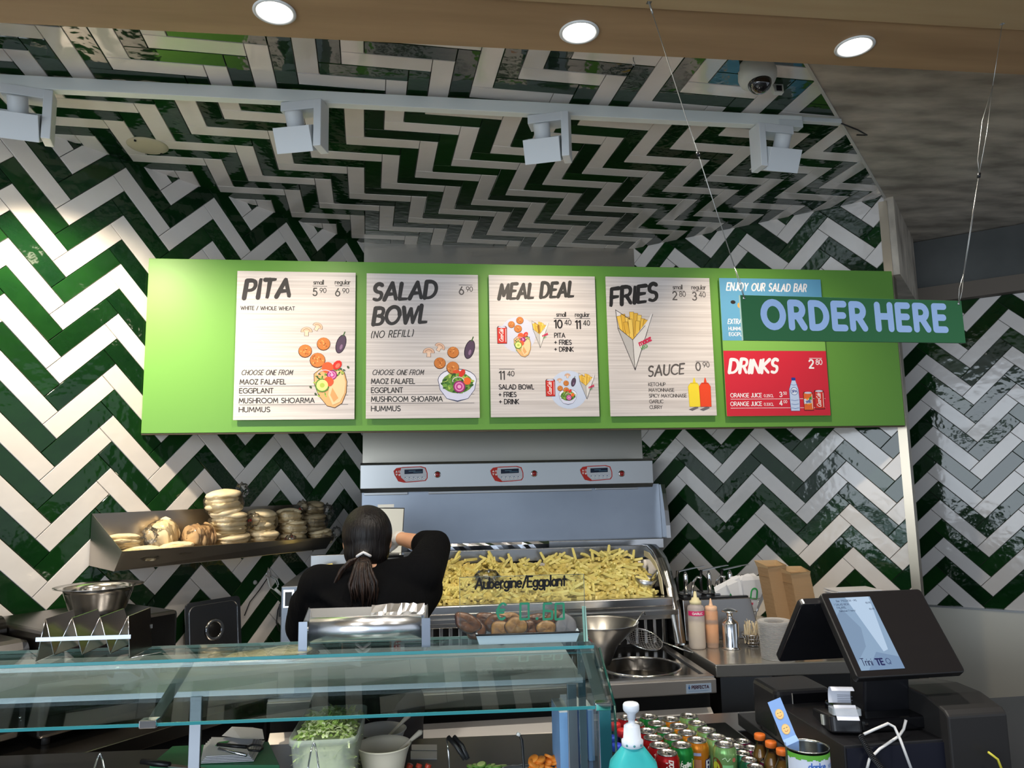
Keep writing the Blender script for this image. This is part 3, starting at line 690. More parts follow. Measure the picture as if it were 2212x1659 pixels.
# --- MEAL DEAL
bx = ((1055, 595), (1285, 596), (1295, 900), (1061, 901))
t, w, h = card(*bx, 'white wood-grain menu panel headed MEAL DEAL with two meal pictures'); f = K(w, h, bx); s = w / 232
d = Draw(); x, y = f(1077, 648); d.brush('MEAL DEAL', x, y, 31 * s, INK, back=None, rot=.05, gap=.17, xs=.72)
BLU = lin((206, 208, 226)); d.disc(*f(1118, 725), 38 * s, BLU, 26); d.disc(*f(1228, 843), 41 * s, lin((200, 210, 232)), 26); d.layer()
for txt, px in (('small', 1201), ('regular', 1242)): x, y = f(px, 685); d.text(txt, x, y, 9.5 * s, INK, .17, .12)
for px, L in ((1195, 35), (1242, 33)): x, y = f(px, 689); d.line([(x, y), (x + L * s, y)], 1.1 * s, INK, 4, False)
price(d, f, 1197, 710, '10', '40', s, lin((40, 36, 38)), .19); price(d, f, 1243, 711, '11', '40', s, lin((40, 36, 38)), .19); price(d, f, 1079, 821, '11', '40', s, INK)
x, y = f(1078, 799); d.line([(x, y), (x + 33 * s, y)], 1 * s, INK, 4, False)
for txt, px, py in (('PITA', 1197, 731), ('+ FRIES', 1197, 746), ('+ DRINK', 1197, 761), ('SALAD BOWL', 1078, 842), ('+ FRIES', 1078, 858), ('+ DRINK', 1079, 873)): x, y = f(px, py); d.text(txt, x, y, 9.6 * s, lin((44, 40, 42)), .19, .18, xs=.92)
p_falafel(d, *f(1122, 694), 7.5 * s); p_falafel(d, *f(1104, 703), 7 * s); p_falafel(d, *f(1118, 712), 8 * s); p_can(d, *f(1084, 726), 37 * s); p_pita(d, *f(1127, 745), 28 * s); p_fries(d, *f(1166, 753), 58 * s)
p_mush(d, *f(1225, 813), 6 * s); p_mush(d, *f(1208, 823), 5.5 * s); p_falafel(d, *f(1222, 829), 5.6 * s); p_falafel(d, *f(1209, 840), 5.6 * s); p_egg(d, *f(1238, 827), 10 * s); p_can(d, *f(1188, 839), 36 * s); p_bowl(d, *f(1226, 858), 19 * s); d.layer(.001); p_falafel(d, *f(1222, 844), 6 * s); p_fries(d, *f(1267, 863), 56 * s)
d.build('printed_menu', MC, t)
# --- FRIES
bx = ((1308, 598), (1533, 600), (1548, 898), (1319, 899))
t, w, h = card(*bx, 'white wood-grain menu panel headed FRIES with sauce bottles drawn on it'); f = K(w, h, bx); s = w / 227
d = Draw(); x, y = f(1320, 662); d.brush('FRIES', x, y, 35 * s, lin((45, 43, 44)), back=None, rot=.13, gap=.2, xs=.95); x, y = f(1399, 815); d.brush('SAUCE', x, y, 21 * s, GREY, rot=.08, gap=.2, th=.18)
for txt, px in (('small', 1453), ('regular', 1494)): x, y = f(px, 625); d.text(txt, x, y, 9.5 * s, GREY, .17, .12)
for px, py, L in ((1452, 629, 27), (1495, 629, 28), (1502, 782, 28)): x, y = f(px, py); d.line([(x, y), (x + L * s, y)], 1 * s, GREY, 4, False)
price(d, f, 1453, 648, '2', '80', s, GREY); price(d, f, 1496, 649, '3', '40', s, GREY); price(d, f, 1503, 802, '0', '90', s, GREY)
for i, txt in enumerate(('KETCHUP', 'MAYONNAISE', 'SPICY MAYONNAISE', 'GARLIC', 'CURRY')): x, y = f(1400 + i * .6, 835 + i * 12.1); d.text(txt, x, y, 6.8 * s, GREY, .18, .17, xs=1.0)
p_fries(d, *f(1371, 801), 127 * s)
for px, c1, c2 in ((1500, (238, 214, 60), (215, 185, 45)), (1524, (232, 76, 42), (200, 55, 35))):
    x, y = f(px, 879); P_ = lambda pts: [(x + a * s, y + b * s) for a, b in pts]
    d.poly([(q[0] * 1, q[1]) for q in P_([(-14, -6), (4, 1), (8, -3), (-6, -9)])], lin((110, 104, 110))); d.layer()
    body = [(-11, 0), (11, 0), (11.5, 42), (8, 48), (4, 50), (2, 60), (0, 60), (-2, 50), (-8, 48), (-12, 42)]
    d.poly(P_([(a * 1.08, b * 1.015 - .5) for a, b in body]), lin(c2)); d.layer(); d.poly(P_(body), lin(c1)); d.layer(); d.line(P_([(-7, 49), (7, 49)]), 2.2 * s, lin(c2), 4)
d.build('printed_menu', MC, t)
# --- ENJOY OUR SALAD BAR + DRINKS: one panel with a green gap printed between
bx = ((1553, 601), (1773, 603), (1794, 899), (1570, 898))
t, w, h = card(*bx, 'menu panel in blue, green and red with SALAD BAR and DRINKS, rightmost', mat('card_green', lin((128, 180, 84)), .42)); f = K(w, h, bx); s = w / 222
d = Draw(); zb0 = f(1560, 737)[1]; zr = f(1565, 759)[1]
d.rect(0.0006, zb0, w - .0006, h - .0006, lin((98, 160, 198))); d.rect(.0006, .0006, w - .0006, zr, lin((206, 44, 62))); d.layer()
WW = lin((238, 236, 240)); x, y = f(1569, 628); d.brush('ENJOY OUR SALAD BAR', x, y, 15.5 * s, WW, rot=-.005, gap=.2, th=.19, xs=.66)
x, y = f(1572, 701); d.brush('EXTRAS', x, y, 9.5 * s, WW, rot=0, gap=.2, th=.18, xs=.7); x, y = f(1574, 715); d.text('HUMMUS', x, y, 6.8 * s, WW, .16, .18); x, y = f(1575, 727); d.text('EGGPLANT', x, y, 6.8 * s, WW, .16, .18)
d.disc(*f(1583, 654), 5.5 * s, lin((45, 38, 36)), 10, 4 * s); d.disc(*f(1597, 661), 5 * s, lin((215, 165, 90)), 8, 6 * s)
x, y = f(1575, 806); d.brush('DRINKS', x, y, 27 * s, WW, rot=0, gap=.2, xs=.86); x, y = f(1747, 776); d.line([(x, y), (x + 28 * s, y)], 1.1 * s, WW, 4, False); price(d, f, 1748, 797, '2', '80', s, WW, .2)
for txt, cl, py, a_, c_ in (('ORANGE JUICE', '0.25CL', 858, '3', '50'), ('ORANGE JUICE', '0.33CL', 876, '4', '00')):
    x, y = f(1578, py); w0 = d.text(txt, x, y, 7.8 * s, WW, .17, .17, xs=.95); d.text(cl, x + w0 + 5 * s, y, 5.4 * s, WW, .16, .16); x, y = f(1683, py); ww = d.text(a_, x, y, 9.5 * s, WW, .18); d.text(c_, x + ww + 3 * s, y + 4.5 * s, 5.6 * s, WW, .16)
for py in (862, 881): x, y = f(1578, py); x2, _ = f(1782, py); d.line([(x, y), (x2, y)], .9 * s, WW, 4, False)
d.layer(); x, y = f(1717, 888); P_ = lambda pts: [(x + a * s, y + b * s) for a, b in pts]
bt = [(-9, 0), (9, 0), (10, 20), (9, 44), (5, 58), (3.6, 62), (-3.6, 62), (-5, 58), (-10, 44), (-10, 20)]
d.poly(P_([(a * 1.09, b * 1.01 - .5) for a, b in bt]), lin((50, 70, 130))); d.layer(); d.poly(P_(bt), lin((190, 208, 238))); d.layer(); d.rect(x - 4.4 * s, y + 62 * s, x + 4.4 * s, y + 68 * s, lin((40, 60, 150)))
for k in (6, 14, 22, 54): d.line(P_([(-8, k), (0, k - 1.5), (8, k)]), .9 * s, lin((90, 120, 180)), 4)
d.disc(x, y + 40 * s, 8.2 * s, lin((60, 90, 160)), 14); d.layer(); d.disc(x, y + 40 * s, 7.2 * s, lin((215, 225, 242)), 14); d.layer(); d.text('SPA', x, y + 37.5 * s, 5 * s, lin((30, 60, 150)), .22, .14, .1, center=True)
p_can(d, *f(1745, 868), 37 * s, (222, 106, 52), 'Fanta'); p_can(d, *f(1769, 865), 38 * s)
d.build('printed_menu', MC, t)
# ================================================================== TRACK AND SPOTLIGHTS
TZ = 2.985
tl0, tl1 = aZ(-60, 184, TZ), aZ(1735, 274, TZ)
tdir = (tl1 - tl0).normalized(); tnor = Vector((-tdir.y, tdir.x, 0))
TL_ = (tl1 - tl0).length
track = thing('track_rail', tl0, 'long white lighting track screwed to the tiled ceiling', 'lighting track')
MT = frame((0, 0, 0), tdir, tnor)
MB().box((0, 0, 0), (TL_, .036, .046), MT).build('rail', WHITEP, track, bevel=.002)
b = MB(); b.box((TL_ + .001, .006, .028), (TL_ + .17, .030, .046), MT); b.box((TL_ - .10, -.002, -.002), (TL_ - .0, .038, .028), MT); b.build('end_box', mat('white_box', (.6, .64, .64), .45), track, bevel=.002)
for k in range(15):
    x = .22 + k * .19
    if x < TL_ - .05:
        MB().lathe([(.0, .012), (.014, .012), (.016, .004), (.016, 0)], 12, MT @ Mz((x, .040, .047))).build('cable_clip', WHITEP, track)
b = MB(); b.tube([MT @ Vector(p) for p in ((TL_ + .17, .02, .035), (TL_ + .25, .03, .015), (TL_ + .31, .06, .01), (TL_ + .335, .10, .03), (TL_ + .32, .14, .05))], .003, 6); b.build('cable', BLACK, track)
LAMPW = mat('lamp_white', (.66, .69, .70), .45); LAMPI = mat('lamp_inside', (.5, .46, .38), .6)
SPOTF = mat('spot_lens', (1, 1, 1), .4, emis=(1, .86, .66), estr=12)
sp_lab = ['white boxy track spotlight at the left end of the track, partly cut off', 'white boxy track spotlight, second from the left, between vent disc and menu', 'white boxy track spotlight, third from the left, above the MEAL DEAL panel', 'white boxy track spotlight, rightmost, with its bracket arm on the left']
def spot(i, px, py, yaw, mir, target, energy, size, tilt):
    c = aZ(px, py, TZ); q = (c - tl0); c = tl0 + tdir * q.dot(tdir) + tnor * .018; c.z = TZ - .002
    t = thing('track_spotlight', c, sp_lab[i], 'spotlight', 'spotlights on the ceiling track', yaw)
    sx = -1 if mir else 1
    def S(b): return b
    b = MB(); X = lambda a, c_: (min(a * sx, c_ * sx), max(a * sx, c_ * sx))
    x0, x1 = X(-.075, .075); b.box((x0, -.034, -.034), (x1, .034, 0)); 
    x0, x1 = X(.050, .078); b.box((x0, -.036, -.175), (x1, .036, -.001)); b.build('bracket', LAMPW, t, bevel=.002)
    MH = Mz((-.022 * sx, 0, -.125), 0, tilt)
    b = MB(); pts = [(-.068, -.040), (.066, -.040), (.066, .045), (-.068, .045)]
    # lamp head: open-topped box whose light side (+y) looks at the wall
    b.box((-.068, -.046, -.046), (.066, -.042, .042), MH); b.box((-.068, .042, -.046), (.066, .046, .042), MH); b.box((-.068, -.042, -.046), (-.064, .042, .042), MH); b.box((.062, -.042, -.046), (.066, .042, .042), MH); b.box((-.064, -.042, .008), (.062, .042, .012), MH)
    b.build('lamp_head', LAMPW, t, bevel=.001)
    MB().lathe([(.0, .094), (.029, .094), (.031, .090), (.030, .0121)], 20, MH @ Mz((0, .0, .0))).build('heat_sink', LAMPI if False else LAMPW, t)
    b = MB(); b.box((-.062, -.040, -.036), (.060, .040, -.034), MH); b.build('lens', SPOTF, t)
    MB().tube([(.066 * sx * .4 + .045 * sx, 0, -.125), (.052 * sx, 0, -.125)], .012, 10).build('pivot', LAMPW, t)
    rot = Matrix.Rotation(yaw, 4, 'Z'); lp = c + (rot @ (MH @ Vector((0, .0, -.055))))
    lamp('track_spot_lamp', 'SPOT', lp, energy, WARM, target, spot_size=radians(size), spot_blend=1.0, shadow_soft_size=.03)
spot(0, 55, 188, .25, False, (-1.22, 3.25, 1.85), 105, 105, .48)
spot(1, 655, 215, -.28, False, (-.60, 3.34, 1.95), 22, 90, .48)
spot(2, 1190, 240, -.35, False, (.60, 3.34, 1.95), 26, 90, .48)
spot(3, 1680, 262, .12, True, (1.65, 3.30, 1.95), 30, 90, .48)
# ceiling disc
c = aZ(319, 311, CZ); t = thing('ceiling_disc', c, 'flat beige round cover plate on the tiled ceiling, at left', 'ceiling vent')
MB().lathe([(.0, -.016), (.06, -.016), (.074, -.012), (.080, -.0078), (.080, -.0072)], 36).build('plate', mat('beige_plastic', (.50, .46, .34), .5), t)
for a in (1.0, 4.3): MB().lathe([(.0, -.019), (.005, -.019), (.005, -.012)], 8, Mz((.067 * cos(a), .067 * sin(a), .0005))).build('screw', DARK, t)
# dome camera
c = aZ(1634, 130, CZ); t = thing('dome_camera', c, 'white dome security camera with dark glass ball on the ceiling', 'security camera')
MD = Mz((0, 0, 0), .3, radians(-12))
MB().lathe([(.050, -.0075), (.056, -.012), (.058, -.03), (.064, -.046), (.064, -.066), (.056, -.084), (.040, -.092)], 36, Mz((0, 0, 0))).build('housing', mat('camera_white', (.70, .73, .69), .35), t)
MB().ellip((.0, -.012, -.088), (.040, .040, .040), 28, 18).build('glass_dome', mat('dome_glass', (.01, .01, .012), .03, spec=.8, coat=1), t)
MB().ellip((.0, -.012, -.085), (.0335, .0335, .0335), 16, 10).build('lens', BLACK, t)
c = aZ(1676, 180, CZ) ; t = thing('motion_sensor', c, 'small white wedge-shaped sensor beside the dome camera', 'sensor')
b = MB(); b.add([(-.022, -.012, -.0078), (.022, -.012, -.0078), (.022, .02, -.0078), (-.022, .02, -.0078), (-.018, -.022, -.045), (.018, -.022, -.045), (.016, -.006, -.050), (-.016, -.006, -.050)], ((0, 1, 2, 3), (4, 7, 6, 5), (0, 4, 5, 1), (1, 5, 6, 2), (2, 6, 7, 3), (3, 7, 4, 0))); b.build('body', WHITEP, t, bevel=.002); MB().box((-.010, -.0225, -.040), (.010, -.0205, -.02)).build('window', DARK, t)
# hook in the soffit edge
c = aZ(1368, 124, 2.80); b = MB(); b.tube([(0, 0, 0), (0, 0, -.010), (.004, 0, -.018), (.002, 0, -.024), (-.004, 0, -.022)], .0012, 6); o = b.build('ceiling_hook', STEELD); o.location = c; tag(o, 'tiny metal hook in the back edge of the wooden soffit', 'hook')
# ================================================================== THE HANGING SIGN
A, B_, D_ = aY(1600, 636, 1.60), aY(2079, 651, 1.655), aY(1606, 735, 1.60); E_ = aY(2085, 741, 1.655)
wS = ((B_ - A).length + (E_ - D_).length) / 2; hS = ((A - D_).length + (B_ - E_).length) / 2
MS = frame(D_, (E_ - D_), UP)
sg = thing('hanging_sign', (0, 0, 0), 'dark green hanging sign reading ORDER HERE in light blue letters', 'sign'); sg.matrix_world = MS
MB().box((0, 0, -.006), (wS, hS, 0)).build('panel', mat('sign_green', lin((48, 104, 66)), .42, spec=.3), sg, bevel=.0006)
MB().box((-.0007, -.0002, -.0058), (0, hS, -.0002)).build('left_edge', mat('sign_edge', (.35, .5, .45), .5), sg)
d = Draw(); s = wS / 480; LB = lin((158, 188, 232))
def word(t, x0, x1, y):
    h = 46 * s; th = .285; w0 = d.width(t, h, .40); tgt = (x1 - x0 - 13) * s; k = tgt / w0
    d.text(t, x0 * s + 6.5 * s, y - 1.5 * s, h, LB, th, .40 * k, xs=k, cap=16)
word('ORDER', 38, 263, 27.5 * s); word('HERE', 280, 443, 27.5 * s)
d.build('lettering', Matrix.Identity(4), sg)
for x in (7, 473):
    o = MB().lathe([(.0012, .0), (.0032, .0), (.0034, .0012), (.0012, .0016)], 12, Mz((x * s, hS - 6 * s, .0001)), cap=False).build('eyelet', STEELB, sg)
WIRE = mat('wire', (.40, .40, .38), .35, .8)
def inv(y, px, py): return aY(px, py, y)
b = MB(); P0 = aZ(1402, 6, 2.794); Pc = aY(1497, 322, 1.598); P1 = MS @ Vector((7 * s, hS - 5.4 * s, .002)); Pm = P0.lerp(P1, .53)
b.tube([P0, P0.lerp(P1, .25), Pm, P0.lerp(P1, .90)], .0011, 6); Pq = P0.lerp(P1, .90)
b.tube([Pq, Pq.lerp(P1, .5) + Vector((.003, 0, 0)), P1], .0008, 5); b.tube([Pq, Pq.lerp(P1, .5) - Vector((.002, 0, 0)), P1 + Vector((-.0015, 0, .001))], .0008, 5)
b.tube([P0, P0 + (P1 - P0).normalized() * .03], .0024, 6)
o = b.build('hanging_wire', WIRE); tag(o, 'thin steel wire from the wooden soffit to the left end of the green sign', 'wire', 'wires holding the green sign')
b = MB(); dr = (P1 - P0).normalized(); b.tube([Pm - dr * .006, Pm + dr * .006], .0042, 8); b.build('crimp', BLACK, o)
b = MB(); b.box((-.006, -.006, 0), (.006, .006, .005), Mz(P0)); b.build('anchor', STEELB, o)
P0 = aZ(2165, 52, 2.794); P1 = MS @ Vector((473 * s, hS - 5.4 * s, .002)); L = lambda t: P0.lerp(P1, t)
b = MB(); b.tube([P0, L(.23)], .0008, 5); b.tube([L(.23), L(.36) + Vector((-.014, 0, 0)), L(.5) + Vector((-.010, 0, 0)), L(.55)], .0008, 5); b.tube([L(.23), L(.4) + Vector((.004, 0, 0)), L(.55)], .0008, 5)
b.tube([L(.55), L(.7) + Vector((.0012, 0, 0)), L(.9) + Vector((.0012, 0, 0))], .0008, 5); b.tube([L(.55), L(.7) - Vector((.0012, 0, 0)), L(.9) - Vector((.0008, 0, 0))], .0008, 5)
b.tube([L(.9), L(.95) + Vector((-.006, 0, 0)), P1 + Vector((-.002, 0, 0))], .0008, 5); b.tube([L(.9), L(.96) + Vector((.003, 0, 0)), P1], .0008, 5)
o = b.build('hanging_wire', WIRE); tag(o, 'thin looped steel wire from the soffit to the right end of the green sign', 'wire', 'wires holding the green sign')
dr = (P1 - P0).normalized(); b = MB(); b.tube([L(.555) - dr * .006, L(.555) + dr * .006], .0042, 8); b.build('crimp', BLACK, o)
b = MB(); b.box((-.005, -.005, 0), (.005, .005, .005), Mz(P0)); b.build('anchor', STEELB, o)
# ================================================================== THE FRYING STATION
fry = thing('frying_station', (.4, 3.4, 0), 'large stainless frying station with extractor hood below the green board', 'fryer')
FO = Vector((.4, 3.4, 0))
def FB(name, shapes, m=STEEL, bevel=.0015, parent=None):
    b = MB()
    for a, c in shapes: b.box(Vector(a) - FO, Vector(c) - FO)
    return b.build(name, m, parent or fry, bevel=bevel)
FB('duct_panel', [((-.318, 4.31, 1.60), (1.332, 4.34, CZ - .004))], mat('steel_duct', (.42, .38, .31), .28, 1.0, bump=((60, 3, 3), .03, .003), noise=((1.0, 1, .8), (.3, .7), (.36, .34, .30))))
hl, hr = aY(778, 1000, 4.0), aY(1410, 1050, 4.0)
hz1, hz0 = EYE + .0285 * 4.0, EYE - .0055 * 4.0
x0h, x1h = -.306, 1.280
b = MB(); P = lambda x, y, z: Vector((x, y, z)) - FO
pr = [(4.0, hz0), (4.0, hz1 - .012), (4.012, hz1), (4.31, hz1), (4.31, hz0 - .02), (4.02, hz0 - .02)]
b.add([P(x0h, y, z) for y, z in pr] + [P(x1h, y, z) for y, z in pr], [tuple(reversed(range(6))), tuple(range(6, 12))] + [(i, (i + 1) % 6, 6 + (i + 1) % 6, 6 + i) for i in range(6)])
hood = b.build('control_band', mat('steel_band', (.40, .40, .39), .28, 1.0, bump=((3, 3, 200), .03, .002)), fry, bevel=.002)
FB('filter_slot', [((-.29, 4.03, hz0 - .034), (-.06, 4.10, hz0 - .021)), ((.05, 4.03, hz0 - .034), (.94, 4.10, hz0 - .021)), ((.96, 4.03, hz0 - .030), (1.2, 4.10, hz0 - .021))], STEELD)
# slanted back panel, its ledge, the right side plate
zt, zm = hz0 - .004, 1.352
def slab(name, a, b_, c, d_, t, m, bevel=0):
    m_ = MB(); m_.quad(Vector(a) - FO, Vector(b_) - FO, Vector(c) - FO, Vector(d_) - FO, t); return m_.build(name, m, fry, bevel=bevel)
BACKM = mat('steel_back', (.36, .395, .45), .38, 1.0, bump=((2, 2, 40), .05, .003), noise=((2, 2, 2.5), (.3, .7), (.29, .32, .37)))
slab('back_panel', (-.30, 4.03, 1.300), (1.326, 4.03, 1.300), (1.326, 4.05, zt), (-.30, 4.05, zt), .004, BACKM)
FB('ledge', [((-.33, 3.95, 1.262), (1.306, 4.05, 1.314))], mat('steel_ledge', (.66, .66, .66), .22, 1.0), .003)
b = MB(); pts = [(3.955, 1.314), (3.96, 1.38), (3.975, 1.46), (4.0, 1.55), (4.02, 1.60), (4.06, 1.60), (4.06, 1.314)]
def side(b, x0, x1, pts):
    n = len(pts); vs = [P(x0, y, z) for y, z in pts] + [P(x1, y, z) for y, z in pts]
    b.add(vs, [tuple(reversed(range(n))), tuple(range(n, 2 * n))] + [(i, (i + 1) % n, n + (i + 1) % n, n + i) for i in range(n)])
side(b, 1.327, 1.350, pts); b.build('hood_cheek', STEEL, fry)
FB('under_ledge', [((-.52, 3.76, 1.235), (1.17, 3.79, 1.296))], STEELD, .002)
# warming bin: back, floor, front rail, curved cheek on the right
slab('bin_back', (-.52, 3.70, 1.10), (1.165, 3.70, 1.10), (1.165, 3.775, 1.236), (-.52, 3.775, 1.236), .003, mat('steel_bin', (.42, .43, .46), .22, 1.0))
FB('bin_floor', [((-.52, 3.36, 1.02), (1.165, 3.74, 1.04))], STEELD)
RZ = 1.098
FB('front_rail', [((-.54, 3.355, RZ - .040), (1.145, 3.415, RZ))], mat('steel_rail', (.70, .69, .68), .2, 1.0), .006)
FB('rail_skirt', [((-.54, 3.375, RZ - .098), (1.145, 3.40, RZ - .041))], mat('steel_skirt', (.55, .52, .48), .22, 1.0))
arc = [(3.80, 1.30), (3.70, 1.305), (3.62, 1.29), (3.54, 1.255), (3.475, 1.20), (3.42, 1.13), (3.375, 1.04), (3.33, .90)]
b = MB(); side(b, 1.150, 1.154, arc + [(3.45, .90), (3.80, 1.0)]); b.build('bin_cheek', STEELD, fry)
b = MB()
for i in range(len(arc) - 1):
    (y0, z0), (y1, z1) = arc[i], arc[i + 1]; dy, dz = y1 - y0, z1 - z0; L = hypot(dy, dz); ny, nz = dz / L * .0, 0
    b.add([P(1.135, y0, z0), P(1.182, y0, z0), P(1.182, y1, z1), P(1.135, y1, z1), P(1.135, y0 + .012, z0 - .012), P(1.182, y0 + .012, z0 - .012), P(1.182, y1 + .012, z1 - .012), P(1.135, y1 + .012, z1 - .012)], ((0, 3, 2, 1), (4, 5, 6, 7), (1, 2, 6, 5), (0, 4, 7, 3)), True)
b.build('curved_edge', mat('steel_curve', (.74, .73, .72), .2, 1.0), fry)
side_b = MB(); side(side_b, 1.118, 1.122, [(3.42, 1.10), (3.44, 1.17), (3.52, 1.235), (3.62, 1.272), (3.70, 1.275), (3.70, 1.25), (3.60, 1.24), (3.50, 1.20), (3.45, 1.10)])
side_b.build('splash_strip', mat('cream_strip', (.62, .56, .38), .5), fry)
# ribbed vent below the rail: every slat a part
FB('vent_back', [((-.54, 3.47, .84), (1.145, 3.50, RZ - .05))], DARK, 0)
sx_ = -.50; k = 0
slm = mat('slat_steel', (.40, .38, .36), .2, 1.0)
bb = MB(); side(bb, -.009, .009, [(3.425, .885), (3.425, RZ - .10), (3.436, RZ - .10), (3.436, .885)]); mesh_sl = None
while sx_ < 1.12:
    if mesh_sl is None:
        b = MB(); b.box((-.0085, 0, 0), (.0085, .010, RZ - .10 - .885)); o = b.build('slat', slm, fry, bevel=.003); mesh_sl = o.data
    else: o = link('slat', mesh_sl, None, fry)
    o.location = Vector((sx_, 3.425, .885)) - FO; sx_ += .0425; k += 1
# deck with the round well
DZ = .866
px0, px1, py0, py1 = -.54, 1.128, 2.875, 3.46
cxw, cyw, rw_ = .905, 3.10, .155
b = MB(); n = 40; outer = []
for i in range(n):
    t_ = 2 * pi * i / n; outer.append((cxw + rw_ * cos(t_), cyw + rw_ * sin(t_)))
sq = [(cxw - .21, cyw - .21), (cxw + .21, cyw - .21), (cxw + .21, cyw + .21), (cxw - .21, cyw + .21)]
sqp = []
for i in range(n):
    t_ = 2 * pi * i / n; c_, s_ = cos(t_), sin(t_); m_ = .21 / max(abs(c_), abs(s_)); sqp.append((cxw + c_ * m_, cyw + s_ * m_))
vs = [P(x, y, DZ) for x, y in outer] + [P(x, y, DZ) for x, y in sqp]
b.add(vs, [(i, n + i, n + (i + 1) % n, (i + 1) % n) for i in range(n)])
for x0_, y0_, x1_, y1_ in ((px0, py0, cxw - .21, py1), (cxw - .21, py0, cxw + .21, cyw - .21), (cxw - .21, cyw + .21, cxw + .21, py1), (cxw + .21, py0, px1, py1)):
    b.add([P(x0_, y0_, DZ), P(x1_, y0_, DZ), P(x1_, y1_, DZ), P(x0_, y1_, DZ)], ((0, 1, 2, 3),))
deck = b.build('deck', mat('steel_deck', (.40, .39, .38), .16, 1.0, bump=((3, 3, 3), .05, .004)), fry)
b = MB(); b.lathe([(rw_, 0), (rw_ - .004, -.004), (rw_ - .006, -.11), (0, -.11)], 40, Mz(P(cxw, cyw, DZ)), cap=False); b.build('well', mat('well_dark', (.10, .095, .09), .25, 1.0), fry)
b = MB(); b.lathe([(rw_ + .012, .0005), (rw_ + .010, .005), (rw_ + .001, .004), (rw_, 0)], 40, Mz(P(cxw, cyw, DZ)), cap=False); b.build('well_rim', STEELB, fry)
FB('deck_front', [((px0, 2.855, DZ - .052), (px1, 2.876, DZ + .002))], mat('steel_front', (.50, .47, .44), .38, .8), .004)
FB('deck_border', [((px0, 2.872, DZ - .001), (px1, 2.905, DZ + .008)), ((1.098, 2.905, DZ - .001), (px1, 3.44, DZ + .008))], STEEL, .002)
FB('cabinet', [((px0, 2.93, .10), (px1, 3.72, DZ - .05))], mat('cabinet_dark', (.045, .043, .042), .35, .6), .002)
b = MB(); side(b, px0, px1, [(2.925, .745), (2.86, .70), (2.855, .672), (2.925, .68)]); b.build('drawer_lip', mat('steel_lip', (.78, .74, .70), .35, .5), fry, bevel=.002)
FB('drawer_front', [((px0 + .01, 2.905, .30), (.36, 2.929, .66)), ((.38, 2.905, .30), (px1 - .01, 2.929, .66))], mat('drawer_dark', (.07, .068, .066), .3, .8), .003)
FB('plinth', [((px0 + .03, 2.99, 0), (px1 - .03, 3.70, .10))], DARK, 0)
# maker's plate
d = Draw(); w_, h_ = .100, .034; NP = Vector((1.006, 2.853, DZ - .047)) - FO
MB().box((0, 0, 0), (w_, .0015, h_), Mz(NP)).build('name_plate', mat('plate_blue', lin((150, 168, 190)), .35), fry)
s_ = w_ / 58; d.text('PERFECTA', 13 * s_, 9.5 * s_, 6.2 * s_, lin((60, 30, 45)), .24, .22); d.disc(7 * s_, 12 * s_, 2.2 * s_, lin((40, 90, 150)), 8, 3.5 * s_); d.disc(7 * s_, 16.5 * s_, 1 * s_, lin((40, 90, 150)), 6, 2 * s_)
d.rect(5 * s_, 4.5 * s_, 52 * s_, 5.3 * s_, lin((110, 140, 175)))
d.build('name_print', Matrix.Translation(NP) @ MC, fry)
# end block on the left of the unit
FB('end_block', [((-.575, 3.30, .10), (-.30, 4.02, 1.213))], mat('steel_blue', (.22, .245, .28), .42, 1.0, bump=((3, 3, 60), .04, .003)), .004)
FB('block_switch_plate', [((-.566, 3.296, 1.125), (-.52, 3.2995, 1.20))], STEELB, .001)
FB('block_slot', [((-.558, 3.294, 1.133), (-.53, 3.2965, 1.190))], BLACK, .001)
